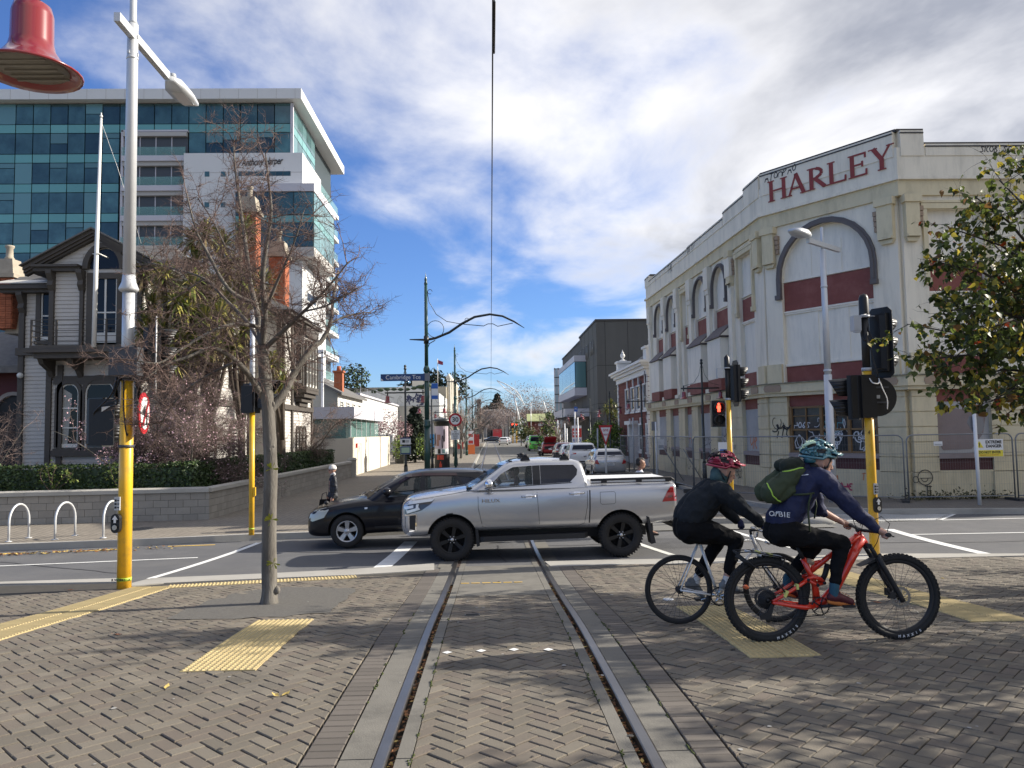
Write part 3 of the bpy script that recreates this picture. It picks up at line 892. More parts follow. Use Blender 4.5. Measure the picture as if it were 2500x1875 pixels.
def bay(M,name,u0,u1,w0,w1,kind,zt=9.63,z0=3.96,hood=False,upper=True):
 """wall face between u0 and u1 with a window opening w0..w1"""
 f=MBT(M)
 z_sp=8.45 if(w1-w0)<2.2 else 7.72
 if upper:
  f.prism([(u0,0,z0),(w0,0,z0),(w0,0,zt),(u0,0,zt)],(0,PROUD,0))
  f.prism([(w1,0,z0),(u1,0,z0),(u1,0,zt),(w1,0,zt)],(0,PROUD,0))
  if kind=='arch':
   ap=arch_pts(w0,w1,z_sp,h=9.38-z_sp)
   f.prism([(w0,0,zt)]+[(p[0],0,p[1])for p in ap]+[(w1,0,zt)],(0,PROUD,0))
  else:
   f.box(((w0+w1)/2,PROUD/2,(zt+9.2)/2),(w1-w0,-PROUD,zt-9.2))
  f.build('wall_face',m_hwhite,HY)
  if kind=='arch':
   a=MBT(M)
   t=.17 if w1-w0>2.2 else .11
   o=arch_pts(w0-t,w1+t,z_sp,h=9.38-z_sp+t);i_=arch_pts(w0+.02,w1-.02,z_sp,h=9.38-z_sp-.02)
   o2=arch_pts(w0-t*.55,w1+t*.55,z_sp,h=9.38-z_sp+t*.55)
   dn=.62
   for O_,I_,d0 in((o,o2,.08),(o2,i_,.12)):
    O_=[(O_[0][0],z_sp-dn)]+O_+[(O_[-1][0],z_sp-dn)];I_=[(I_[0][0],z_sp-dn)]+I_+[(I_[-1][0],z_sp-dn)]
    for q in range(len(O_)-1):
     a.prism([(O_[q][0],PROUD,O_[q][1]),(O_[q+1][0],PROUD,O_[q+1][1]),(I_[q+1][0],PROUD,I_[q+1][1]),(I_[q][0],PROUD,I_[q][1])],(0,-d0,0))
   for uu in(w0-t*.5,w1+t*.5):
    a.box((uu,PROUD-.08,z_sp-dn-.06),(t*1.25,.16,.16))
   a.build('arch_moulding',m_arch,HY)
  else:
   a=MBT(M)
   for uu in(w0-.07,w1+.07):
    a.box((uu,PROUD-.05,8.1),(.14,.1,2.3))
    a.box((uu,PROUD-.07,6.9),(.2,.14,.18))
   a.box(((w0+w1)/2,PROUD-.06,9.28),(w1-w0+.4,.12,.17))
   a.box(((w0+w1)/2,PROUD-.04,9.42),(w1-w0+.5,.18,.08))
   a.build('window_surround',m_hcream,HY)
  c=(w0+w1)/2;w=w1-w0
  pn=MBT(M);pn.box((c,-.02,7.05),(w-.02,.04,1.02 if w>2.2 else .9));o=pn.build('red_panel',m_rust,HY)
  pn=MBT(M)
  pn.box((c,-.04,6.5 if w>2.2 else 6.57),(w-.01,.1,.06));pn.box((c,-.03,6.44 if w>2.2 else 6.52),(w-.04,.06,.07))
  pn.build('sill',m_hpanel,HY);pn=MBT(M);pn.box((c,-.04,7.6),(w-.01,.08,.05));pn.build('head_rail',m_hpanel,HY)
  if w>2.2:pn=MBT(M);pn.box((c,-.05,4.6),(w-.01,.1,.09));pn.build('sill',m_hpanel,HY)
  pn=MBT(M);pn.box((c,-.025,4.26),(w-.02,.05,.56));pn.build('red_panel',m_rust,HY)
  if w>2.2:
   for k in range(1,3):
    jb=MBT(M);jb.box((w0+w*k/3,-.012,5.5),(.35,.024,1.9));jb.build('boarding',m_hpanel,HY)
    jb=MBT(M);jb.box((w0+w*(k-.5)/3,-.009,8.2),(w/3-.02,.018,1.15));jb.build('boarding',m_hpanel,HY)
  if hood:
   hb_=MBT(M)
   hb_.prism([(w0-.12,0,6.22),(w0-.12,-.62,6.22),(w0-.12,-.58,6.3),(w0-.12,-.1,6.78),(w0-.12,0,6.78)],(w+.24,0,0))
   hb_.build('hood',mat('hood_brown',(.12,.095,.09),rough=.7,var=.1),HY)
   hp=MBT(M);hp.box((c,-.27,5.35),(w-.05,.52,1.7));hp.build('boxed_bay',m_hpanel,HY)
   hp=MBT(M);hp.box((c,-.28,4.25),(w-.04,.5,.5));hp.build('red_panel',m_rust,HY)
   for q in(-1,1):
    hp=MBT(M);hp.prism([(c+q*(w/2+.125),-.56,6.27),(c+q*(w/2+.125),-.1,6.27),(c+q*(w/2+.125),-.1,6.68)],(q*.01,0,0));hp.build('hood_cheek',m_hwhite,HY)
def bracket(M,u,w=.55,sides=(-1,1),z1=9.63,z0=8.3):
 f=MBT(M)
 f.box((u,PROUD-.1,(z1+z0)/2),(w,.2,z1-z0));f.box((u,PROUD-.13,z1-.12),(w+.12,.26,.24))
 f.box((u,PROUD-.12,z0+.04),(w*.9,.24,.08));f.prism([(u-w/2,PROUD,z0),(u+w/2,PROUD,z0),(u+w*.35,PROUD,z0-.14),(u-w*.35,PROUD,z0-.14)],(0,-.14,0))
 f.build('capital',m_hcream,HY)
 for q in sides:
  g=MBT(M)
  for k in range(4):
   g.box((u+q*(w/2+.09),PROUD-.06,z1-.42-k*.17),(.14-.012*k,.15-.02*k,.15))
  g.build('scroll',m_tan,HY)
ya=lambda y:45.6-y
bounds=[0,.35,2.75,4.05,5.75,7.9,8.9,10.5,12.8,14.75,16.2]
bay(MA,'s',0,ya(41.45),ya(43.65),ya(41.9),'arch',hood=True)
bay(MA,'s',ya(41.45),ya(38.85),ya(41.),ya(39.4),'arch',hood=True)
bay(MA,'s',ya(38.85),ya(36.6),ya(38.25),ya(37.1),'rect')
bay(MA,'s',ya(36.6),ya(33.9),ya(36.15),ya(34.3),'arch',hood=True)
bay(MA,'s',ya(33.9),ya(31.),ya(33.4),ya(31.64),'arch',hood=True)
bay(MA,'s',ya(31.),LA,ya(30.25),ya(28.7),'rect')
bay(MC,'c',0,LC,.66,4.02,'arch')
for k in range(6):
 bay(MR,'r',k*3.3,k*3.3+3.3,k*3.3+.75,k*3.3+2.55,'rect')
for u in(ya(44.7),ya(41.45),ya(38.9),ya(36.6),ya(33.85),ya(31.)):
 f=MBT(MA);f.box((u,PROUD-.07,6.2),(.42,.14,4.4));f.box((u,PROUD-.09,8.5),(.5,.18,.22));f.box((u,PROUD-.11,9.1),(.58,.22,1.));f.box((u,PROUD-.13,4.05),(.55,.26,.2));f.build('pilaster',m_hwhite,HY)
bracket(MA,LA-.3,.5,());bracket(MA,ya(31.)+.05,.42,(1,))
bracket(MC,4.58,.5,(-1,));bracket(MR,.24,.44,(1,));bracket(MC,.26,.46,(1,))
f=MBT(MA);f.box((LA-.3,PROUD-.05,4.3),(.6,.1,.7));f.build('pier_base',m_hcream,HY)
f=MBT(MC);f.box((.3,PROUD-.05,4.3),(.6,.1,.7));f.box((4.45,PROUD-.05,4.3),(.7,.1,.7));f.build('pier_base',m_hcream,HY)
f=MBT(MR);f.box((.32,PROUD-.05,4.3),(.64,.1,.7));f.build('pier_base',m_hcream,HY)
def belt(name,z0,z1,out,m,loop=True):
 """a band that runs round the three fronts with mitred corners"""
 def off(o):
  def nrm(a,b):
   u=(V3(b)-V3(a)).normalized();return V3((u.y,-u.x))
  n1_,n2_,n3_=nrm(PA,P1),nrm(P1,P2),nrm(P2,PR)
  def mit(p,a,b):
   m_=(a+b).normalized();return V3(p)+m_*(o/m_.dot(a))
  return[V3(PA)+n1_*o,mit(P1,n1_,n2_),mit(P2,n2_,n3_),V3(PR)+n3_*o]
 o1,i1=off(out),off(-.2)
 b_=MB()
 for k in range(3):
  b_.prism([(q.x-P1[0],q.y-P1[1],z0)for q in(o1[k],o1[k+1],i1[k+1],i1[k])],(0,0,z1-z0))
 return b_.build(name,m,HY)
belt('frieze',9.63,10.12,.26,m_hcream)
belt('cornice',10.12,10.22,.36,m_hwhite)
belt('parapet',10.22,11.18,.24,m_hwhite)
belt('string_course',3.62,3.93,.42,m_hcream)
belt('string_course',3.5,3.62,.34,m_hcream)
belt('string_course',3.93,3.97,.47,mat('mossy_ledge',(.23,.21,.15),rough=.95,var=.5,vscale=5,dirt=(.05,.06,.03),dscale=4,damt=.9))
def para(M,u0,u1,z1,capz=True,th=.4,out=.27):
 f=MBT(M);f.box2((u0,-out,10.9),(u1,th-out,z1));f.build('parapet_step',m_hwhite,HY)
 f=MBT(M);f.box2((u0-.06,-out+.1,z1),(u1+.06,th,z1+.09));f.box2((u0,-out+.04,z1-.1),(u1,-out-.02,z1-.06));f.build('capping',m_cap,HY)
para(MC,-.02,LC+.02,11.72)
para(MR,.0,.75,11.72);para(MR,.8,20,11.28)
para(MA,LA-1.5,LA+.02,11.72);para(MA,LA-3.9,LA-1.52,11.5);para(MA,LA-9.2,LA-3.95,11.28);para(MA,.9,LA-9.25,11.22);para(MA,-.1,.85,11.5)
for M,us in((MC,(.3,4.45)),(MR,(.65,3.35,6.6)),(MA,[ya(y)for y in(44.6,41.4,38.9,36.6,33.8,31.,28.3)])):
 for u in us:
  f=MBT(M);w=.62
  f.prism([(u-w/2,-.4,3.66),(u+w/2,-.4,3.66),(u+w/2+.05,-.4,3.78),(u+w/2,-.4,3.9),(u-w/2,-.4,3.9),(u-w/2-.05,-.4,3.78)],(0,-.05,0))
  f.build('plaque',m_tan,HY)
def pier(M,u0,u1,zt=3.5):
 z=.95;k=0
 f=MBT(M)
 f.box2((u0-.05,0,.1),(u1+.05,PROUD-.1,.55));f.box2((u0-.03,0,.55),(u1+.03,PROUD-.07,.93))
 f.build('pier_plinth',m_hcream,HY)
 while z<zt-.1:
  z2=min(z+.47,zt)
  f=MBT(M);f.box2((u0,0,z),(u1,PROUD-.03,z2-.035));f.box2((u0+.02,0,z2-.035),(u1-.02,PROUD+.01,z2))
  f.build('pier_block',m_hcream,HY);z=z2
for M,(a,b)in[(MC,(.0,.72)),(MC,(3.98,LC)),(MR,(0,.78)),(MR,(2.5,3.6)),(MR,(5.85,6.9)),(MR,(9.2,10.2)),(MR,(12.5,13.5)),(MR,(15.8,16.8)),(MA,(0,.75)),(MA,(ya(41.9),ya(41.))),(MA,(ya(39.4),ya(38.3))),(MA,(ya(37.1),ya(36.1))),(MA,(ya(34.3),ya(33.3))),(MA,(ya(31.6),ya(30.3))),(MA,(LA-.95,LA))]:
 pier(M,a,b)
def low_fill(M,u0,u1,mid,dark=True):
 f=MBT(M);f.box2((u0,0,.1),(u1,PROUD,.98));f.build('dado',m_hcream,HY)
 if dark:
  f=MBT(M);f.box2((u0,0,.985),(u1,PROUD+.05,1.34));f.build('red_panel',m_darkred,HY)
 f=MBT(M);f.box2((u0,0,1.345),(u1,PROUD-.03,1.5));f.build('sill',mat('mauve_sill',(.3,.25,.24),rough=.8,var=.1),HY)
 f=MBT(M);f.box2((u0,0,3.12),(u1,-.05,3.5));f.build('red_panel',m_rust,HY)
 if mid is not None:
  f=MBT(M);f.box2((u0,0,1.505),(u1,-.04,3.11));f.build('boarded_opening',mid,HY)
m_board=mat('grey_white_board',(.42,.41,.395),rough=.85,var=.1,vscale=1.5,dirt=(.3,.27,.22),dscale=1.2,damt=.5)
for a,b in((ya(43.9),ya(41.9)),(ya(41.),ya(39.4)),(ya(38.3),ya(37.1)),(ya(36.1),ya(34.3)),(ya(33.3),ya(31.6)),(ya(30.3),ya(28.65))):
 low_fill(MA,a,b,m_board)
for k,(a,b)in enumerate(((.78,2.5),(3.6,5.85),(6.9,9.2),(10.2,12.5),(13.5,15.8))):
 low_fill(MR,a,b,m_board)
low_fill(MC,.72,3.98,None)
f=MBT(MR)
f.prism([(.82,-.045,1.95),(1.,-.045,1.6),(1.9,-.045,1.62),(2.3,-.045,2.1),(2.42,-.045,2.75),(1.75,-.045,2.85),(1.2,-.045,2.95),(.84,-.045,2.7)],(0,-.004,0));f.build('patch_paint',m_grey_patch,HY)
f=MBT(MC)
for u in(.78,1.95,2.95,3.92):f.box((u,-.07,2.32),(.1,.12,1.62))
for z in(1.54,2.3,3.08):f.box((2.35,-.06,z),(3.2,.1,.06))
f.box((1.36,-.05,2.32),(.035,.08,1.5));f.box((2.45,-.05,2.7),(.035,.08,.8));f.box((3.4,-.05,2.7),(.035,.08,.8))
f.box((2.35,-.05,2.78),(3.2,.08,.03));f.build('window_frame',m_frame_wood,HY)
for(a,b)in((.83,1.35),(1.37,1.9),(2.,2.44),(2.46,2.9),(3.,3.39),(3.41,3.87)):
 for(c,d)in((1.57,2.27),(2.33,2.77),(2.8,3.05)):
  f=MBT(MC);f.box2((a,-.02,c),(b,-.03,d));f.build('pane',m_glass_dark,HY)
gr=random.Random(3)
def tagged(M,items):
 for(t,u,z,h,w,m,o,sl_,rise)in items:
  f=MBT(M);scrawl(f,t,u,z,h,w,o,gr,sl_,rise);f.build('graffiti',m,HY,fix=False)
tagged(MC,[('ATOMPAO',.2,11.36,.24,.03,m_black_paint,-.275,.15,.06),('NO6S',.86,2.36,.2,.03,m_white_paint,-.032,.1,0),('OMO',.84,1.62,.5,.03,m_white_paint,-.034,.1,0),('SEA',2.,2.4,.2,.025,m_teal_paint,-.032,.1,0),('86',2.12,2.,.26,.035,m_white_paint,-.034,.2,0),('88',2.1,1.62,.28,.035,m_white_paint,-.034,.2,0),('ZA',3.15,1.62,.32,.03,m_white_paint,-.034,.2,0),('MOW',3.05,2.,.3,.035,m_white_paint,-.034,.2,0),('SEN',2.02,2.36,.3,.02,m_teal_paint,-.036,.1,0),('YK',.15,2.05,.42,.04,m_black_paint,PROUD-.045,.3,0),('SG',1.55,.55,.26,.03,m_orange_paint,PROUD-.012,.1,0),('A',2.35,.62,.26,.03,m_orange_paint,PROUD-.012,.3,0),('TIC',3.35,.66,.2,.025,m_orange_paint,PROUD-.012,.1,0),('BONE',2.4,.3,.2,.05,m_pink_paint,PROUD-.012,.1,0)])
tagged(MR,[('SKOB SCK',2.55,11.,.19,.028,m_black_paint,-.275,.2,.0),('FNTNR',3.9,10.62,.42,.04,m_black_paint,-.276,.2,0),('SR',4.3,.7,.25,.045,m_pink_paint,PROUD-.012,.1,0)])
tagged(MA,[('WR',ya(30.),1.6,.5,.06,m_orange_paint,-.045,.3,0),('ESO',ya(35.8),1.65,.4,.035,m_black_paint,-.045,.2,0),('NOS',ya(33.),1.9,.34,.03,m_black_paint,-.045,.2,0),('SFC',ya(34.2),1.2,.3,.03,m_black_paint,PROUD-.045,.2,0),('ZEUZ',ya(31.55),1.55,.16,.02,m_black_paint,PROUD-.045,.2,0),('NA',ya(38.2),1.7,.45,.05,m_orange_paint,-.045,.2,0),('KOP',ya(31.5),.6,.35,.03,m_black_paint,PROUD-.11,.2,0),('TNR',ya(40.5),10.7,.4,.04,m_black_paint,-.275,.2,0),('KOB STN',ya(36.8),10.95,.22,.025,m_black_paint,-.276,.2,0),('EM',ya(43.2),10.8,.2,.02,mat('blue_spray_paint',(.08,.1,.3),rough=.6),-.276,.2,0)])
def loops(M,u,z,wd,h,n,w,m,o):
 f=MBT(M)
 for k in range(n):
  x,y=u+gr.uniform(0,wd),z+gr.uniform(0,h);a,r_=gr.uniform(0,6.28),gr.uniform(.05,.17);t_=gr.uniform(1.5,6)
  ribbon(f,[(x+r_*cos(a+t_*q/9)*(1-.03*q)+.02*q,y+r_*1.4*sin(a+t_*q/9))for q in range(10)],w*gr.uniform(.6,1.2),o-k*.0015)
 f.build('graffiti',m,HY,fix=False)
for a_ in((MC,.9,1.65,1.,.9,9,.03,m_white_paint,-.034),(MC,2.05,1.65,.85,.9,8,.03,m_white_paint,-.034),(MC,3.05,1.65,.8,.9,9,.035,m_white_paint,-.034),(MC,2.,2.2,1.,.5,4,.025,m_teal_paint,-.05),(MC,.1,2.1,.5,.5,5,.035,m_black_paint,PROUD-.05),(MA,ya(31.5),.4,1.1,.5,9,.03,m_black_paint,PROUD-.12),(MA,ya(33.2),1.6,1.5,.7,7,.03,m_black_paint,-.05),(MA,ya(36),1.5,1.6,.8,8,.03,m_black_paint,-.05),(MA,ya(38.2),.3,3,.5,9,.03,m_black_paint,PROUD-.12),(MA,ya(41.8),.8,2,1.2,9,.04,m_black_paint,PROUD-.06)):loops(*a_)
f=MBT(MR)
cx_,cz_,r_=.25,.78,.23
ribbon(f,[(cx_+r_*cos(t*pi/8),cz_+r_*sin(t*pi/8))for t in range(17)],.028,PROUD-.125)
ribbon(f,[(cx_-.17,cz_-.02),(cx_+.21,cz_-.02)],.022,PROUD-.127)
ribbon(f,[(cx_-.02+.1*cos(t*pi/6),cz_-.03-.1*abs(sin(t*pi/6)))for t in range(7)],.022,PROUD-.129)
ribbon(f,[(cx_-.3+.09*cos(t*pi/5),cz_-.06+.1*sin(t*pi/5))for t in range(11)],.022,PROUD-.131)
ribbon(f,[(cx_+.05,cz_-.25),(cx_+.04,cz_-.6)],.028,PROUD-.133);ribbon(f,[(cx_+.13,cz_-.25),(cx_+.13,cz_-.6)],.028,PROUD-.135);ribbon(f,[(cx_-.02,cz_-.26),(cx_+.18,cz_-.28)],.028,PROUD-.137)
f.build('graffiti',m_black_paint,HY,fix=False)
m_letter=mat('letter_red',(.25,.045,.04),rough=.7,var=.08)
def bar(f,a,b,w,o=-.272):
 a,b=V3(a),V3(b);d=(b-a).normalized();n=V3((-d.y,d.x))*w/2
 f.prism([(p.x,o,p.y)for p in(a-n,b-n,b+n,a+n)],(0,-.018,0))
def serif(f,x,z,w=.24,h=.035):f.box((x,-.2815,z),(w,.019,h))
def hstem(f,x,w,z0=.0,z1=1.):
 f.box((x,-.281,(z0+z1)/2),(w,.018,z1-z0))
letters={}
def begin():return MBT(MC@MTR((.34,0,10.58))@Matrix.Diagonal((1.13,1,1,1)))
LH=.76
f=begin();thick,thin=.125,.055
def H_(f,x):
 hstem(f,x,thick,0,LH);hstem(f,x+.46,thick,0,LH);f.box((x+.23,-.2815,LH/2),(.36,.017,thin))
 for xx in(x,x+.46):
  serif(f,xx,.018);serif(f,xx,LH-.018)
H_(f,.1);f.build('letter',m_letter,HY)
f=begin();bar(f,(.74,.0),(1.,LH),thin);bar(f,(1.26,0),(.99,LH),thick);f.box((1.,-.2815,LH*.32),(.3,.017,thin));serif(f,.74,.018,.2);serif(f,1.26,.018,.26);f.build('letter',m_letter,HY)
f=begin();x=1.52;hstem(f,x,thick,0,LH);serif(f,x,.018)
bw=[(x+.05+.3*sin(pi*t/8),LH-.03-(LH*.46)*(1-cos(pi*t/8))/2)for t in range(9)]
for q in range(8):bar(f,bw[q],bw[q+1],thin if q in(0,7)else .1,-.2715)
bar(f,(x+.12,LH*.5),(x+.44,.02),thick,-.2735);serif(f,x+.46,.018,.2);f.box((x-.06,-.2815,LH-.018),(.14,.018,.035));f.build('letter',m_letter,HY)
f=begin();x=2.18;hstem(f,x,thick,0,LH);serif(f,x,LH-.018);serif(f,x,.018);f.box((x+.22,-.2815,.027),(.44,.0185,thin));bar(f,(x+.44,0),(x+.45,.2),thin,-.2735);f.build('letter',m_letter,HY)
f=begin();x=2.84;hstem(f,x,thick,0,LH);serif(f,x,LH-.018);serif(f,x,.018)
for z_,w_ in((.027,.42),(LH*.52,.32),(LH-.027,.4)):f.box((x+w_/2,-.2815,z_),(w_,.0185,thin))
bar(f,(x+.42,0),(x+.43,.2),thin,-.2735);bar(f,(x+.4,LH),(x+.4,LH-.18),thin,-.2735);bar(f,(x+.31,LH*.4),(x+.31,LH*.64),thin,-.2735);f.build('letter',m_letter,HY)
f=begin();x=3.72;hstem(f,x,thick,0,LH*.48);bar(f,(x,LH*.46),(x-.24,LH),thick,-.2735);bar(f,(x,LH*.46),(x+.25,LH),thin,-.274);serif(f,x,.018);serif(f,x-.25,LH-.018,.26);serif(f,x+.26,LH-.018,.22);f.build('letter',m_letter,HY)
f=MB();f.box((22-P1[0],33-P1[1],11.2),(.3,.3,1.2));f.build('vent_pipe',m_hwhite,HY)
# the timber house on the left corner
m_wb=mat('weatherboard_paint',(.5,.475,.44),rough=.75,var=.06,vscale=2,dirt=(.36,.33,.29),dscale=1.5,damt=.3)
m_trim=mat('brown_trim',(.072,.062,.052),rough=.65,var=.1,vscale=3)
m_slate=mat('slate_roof',(.13,.125,.12),rough=.85,var=.25,vscale=5)
m_winwhite=mat('window_white',(.62,.61,.57),rough=.5)
m_winglass=mat('window_glass',(.012,.014,.018),rough=.05,spec=.3)
m_brick=mat('chimney_brick',(.36,.115,.055),rough=.9,var=.25,vscale=6,island=.2)
m_stone_cap=mat('chimney_stone',(.33,.29,.23),rough=.9,var=.2,vscale=4)
m_porch=mat('maroon_porch',(.1,.025,.028),rough=.7)
m_curtain=mat('net_curtain',(.33,.33,.31),rough=.95,var=.15,vscale=6,stretch=(4,4,.5))
HS=thing('timber_house','old two storey weatherboard house with brown trim, gabled bay and small balcony','house',(-13.2,27,0))
HSM=MTR((13.2,-27,0))
def hx(px,d):return W(px,1070,d).x
def boards(M,poly,pitch=.135,parent=HS,m=None,name='weatherboard',holes=()):
 """lapped boards over a convex wall polygon (x, z); each board a wedge, thicker at its foot"""
 f=MBT(M)
 zs=[p[1]for p in poly];z=min(zs)
 while z<max(zs)-.01:
  z2=min(z+pitch,max(zs))
  cl=clip_poly(poly,[(-99,z),(99,z),(99,z2),(-99,z2)])
  if len(cl)>=3:
   segs=[(min(p[0]for p in cl),max(p[0]for p in cl))]
   for(hx0,hx1,hz0,hz1)in holes:
    if z+.03>hz0 and z2-.03<hz1:
     ns=[]
     for a,b in segs:
      if hx1<=a or hx0>=b:ns.append((a,b));continue
      if a<hx0:ns.append((a,hx0))
      if b>hx1:ns.append((hx1,b))
     segs=ns
   lo=[p[0]for p in cl if p[1]<z+.01];hi=[p[0]for p in cl if p[1]>z2-.01]
   for a,b in segs:
    a2,b2=(a,b)
    if hi and abs(a-min(p[0]for p in cl))<1e-6:a2=max(a,min(hi))
    if hi and abs(b-max(p[0]for p in cl))<1e-6:b2=min(b,max(hi))
    a1,b1=a,b
    f.add([(a1,-.03,z),(b1,-.03,z),(b1,0,z),(a1,0,z),(a2,-.006,z2),(b2,-.006,z2),(b2,0,z2),(a2,0,z2)],[(0,1,5,4),(3,2,1,0),(1,2,6,5),(0,4,7,3)])
  z=z2
 return f.build(name,m or m_wb,parent,kind='stuff',fix=False)
def arch_poly(u0,u1,z0,zs,h,n=12):
 return[(u0,z0)]+arch_pts(u0,u1,zs,n,h)+[(u1,z0)]
def window(M,u0,u1,z0,z1,parent,arch=.0,trimw=.16,bars=1,vbars=0,curtain=False,mt=None):
 """sash window: trim round it, white frame, dark panes"""
 mt=mt or m_trim
 t=MBT(M)
 if arch:
  o,i_=arch_poly(u0-trimw,u1+trimw,z0,z1,arch+trimw),arch_poly(u0,u1,z0,z1,arch)
  for k in range(len(o)-1):
   t.prism([(o[k][0],-.1,o[k][1]),(o[k+1][0],-.1,o[k+1][1]),(i_[k+1][0],-.1,i_[k+1][1]),(i_[k][0],-.1,i_[k][1])],(0,.1,0))
 else:
  for u in(u0-trimw/2,u1+trimw/2):t.box((u,-.05,(z0+z1)/2),(trimw,.1,z1-z0))
  t.box(((u0+u1)/2,-.052,z1+trimw/2),(u1-u0+2*trimw,.105,trimw))
 t.box(((u0+u1)/2,-.07,z0-.09),(u1-u0+2*trimw+.04,.14,.13))
 t.build('window_trim',mt,parent)
 g=MBT(M)
 if arch:g.prism([(p[0],-.018,p[1])for p in arch_poly(u0,u1,z0,z1,arch)],(0,.01,0))
 else:g.box(((u0+u1)/2,-.014,(z0+z1)/2),(u1-u0,.012,z1-z0))
 gl_=g.build('window',m_winglass,parent)
 f=MBT(M);e=.05;zt=z1
 for u in(u0+e/2,u1-e/2):f.box((u,-.032,(z0+zt)/2),(e,.03,zt-z0))
 f.box(((u0+u1)/2,-.034,z0+.06),(u1-u0,.034,.12))
 for k in range(1,bars+1):
  f.box(((u0+u1)/2,-.031,z0+(zt+arch*.5-z0)*k/(bars+1)),(u1-u0,.028,.045))
 for k in range(1,vbars+1):
  f.box((u0+(u1-u0)*k/(vbars+1),-.03,(z0+zt)/2),(.06 if vbars==1 else .03,.027,zt-z0))
 if arch:
  a1,a2=arch_pts(u0,u1,z1,12,arch),arch_pts(u0+e,u1-e,z1,12,arch-e)
  for k in range(12):
   f.prism([(a1[k][0],-.045,a1[k][1]),(a1[k+1][0],-.045,a1[k+1][1]),(a2[k+1][0],-.045,a2[k+1][1]),(a2[k][0],-.045,a2[k][1])],(0,.03,0))
 f.build('sash',m_winwhite,gl_)
 if curtain:
  c=MBT(M)
  c.prism([(u0+.06,-.021,z0+.1),(u0+.28,-.021,z0+.1),(u0+(u1-u0)*.62,-.021,z1),(u0+.06,-.021,z1+arch*.6)],(0,-.002,0));c.build('curtain',m_curtain,gl_)
 return gl_
D1,D2=26.,27.1
bx0,bx1=hx(122,D1),hx(345,D1)
mx0,mx1=hx(50,D2),-10.4
zf=lambda py,d=D1,px=200:Z(px,py,d)
c=MB();c.box2((mx0,D2,.1),(mx1,33.4,7.9));c.box2((bx0,D1,.1),(bx1,D2+.1,8.));c.prism([(bx0,D1+.001,8.),(bx1,D1+.001,8.),((bx0+bx1)/2,D1+.001,9.2)],(0,6,0))
for i in range(len(c.v)):c.v[i]=tuple(HSM@V3(c.v[i]))
c.build('wall',m_wb,HS)
MB1,MB2=HSM@wallM((bx0,D1),(bx1,D1)),HSM@wallM((mx0,D2),(bx0,D2))
bw_=bx1-bx0
wu0,wu1=hx(217,D1)-bx0,hx(284,D1)-bx0
zb,ze,zp=zf(850),zf(662),zf(566,D1,229)
boards(MB1,[(0,zb),(bw_,zb),(bw_,ze),(0,ze)],holes=[(wu0-.15,wu1+.15,zb,ze+1)])
pk=hx(229,D1)-bx0
boards(MB1,[(-.25,ze+.18),(bw_+.25,ze+.18),(pk,zp-.1)],holes=[(wu0-.3,wu1+.3,ze,ze+.62)])
gw0,gw1=[hx(a,D1)-bx0 for a in(145,193)],[hx(a,D1)-bx0 for a in(208,280)]
gw2=[hx(a,D1)-bx0 for a in(292,338)]
boards(MB1,[(0,.12),(bw_,.12),(bw_,zb-.55),(0,zb-.55)],holes=[(gw0[0]-.16,gw2[1]+.16,zf(1110),zf(935))])
MR1=HSM@wallM((bx1,D1),(bx1,D2));
for zq in((.12,zb-.55),(zb,8.)):
 boards(MR1,[(0,zq[0]),(D2-D1,zq[0]),(D2-D1,zq[1]),(0,zq[1])])
mw=bx0-mx0
MS1,MS2=HSM@wallM((bx1,D2),(mx1,D2)),HSM@wallM((mx1,D2),(mx1,33.4))
boards(MS1,[(0,.12),(mx1-bx1,.12),(mx1-bx1,7.6),(0,7.6)]);boards(MS2,[(0,.12),(6.3,.12),(6.3,7.6),(0,7.6)])
for M_,u_ in((MS1,mx1-bx1-.1),(MS2,.1),(MS2,6.2)):
 t=MBT(M_);t.box((u_,-.05,3.9),(.2,.1,7.4));t.build('corner_board',m_trim,HS)
t=MBT(MS2);t.box((3.1,-.06,3.7),(6.2,.12,.22));t.box((3.1,-.2,7.6),(6.4,.4,.18));t.build('belt_board',m_trim,HS)
w2=(hx(95,D2)-mx0,hx(122,D2)-mx0+.02)
boards(MB2,[(0,.12),(mw,.12),(mw,7.55),(0,7.55)],holes=[(w2[0]-.14,mw,zf(838,D2),zf(690,D2))])
window(MB2,w2[0],w2[1]+.05,zf(830,D2),zf(722,D2),HS,arch=.3,trimw=.16,bars=1)
gl_=window(MB1,wu0+.08,wu1-.02,zb+.05,zf(682),HS,trimw=.2,bars=1,vbars=1)
t=MBT(MB1);t.box(((wu0+wu1)/2+.03,-.036,zb+.28),(wu1-wu0-.1,.03,.46));t.build('door_panel',m_winwhite,HS)
t=MBT(MB1);o_,i_=arch_pts(wu0-.26,wu1+.26,ze+.05,16,.88),arch_pts(wu0-.08,wu1+.08,ze+.05,16,.72)
for k in range(16):
 t.prism([(o_[k][0],-.16,o_[k][1]),(o_[k+1][0],-.16,o_[k+1][1]),(i_[k+1][0],-.16,i_[k+1][1]),(i_[k][0],-.16,i_[k][1])],(0,.16,0))
t.build('arch_hood',m_trim,HS)
t=MBT(MB1);t.prism([(p[0],-.02,p[1])for p in arch_poly(wu0-.06,wu1+.06,ze+.06,ze+.07,.68)],(0,-.01,0));t.build('fanlight',m_winglass,HS)
t=MBT(MB1)
for a,b in((-.55,wu0-.3),(wu1+.3,bw_+.45)):
 t.box(((a+b)/2,-.13,ze+.03),(b-a,.26,.14));t.box(((a+b)/2,-.19,ze+.13),(b-a,.38,.08))
t.build('cornice',m_trim,HS)
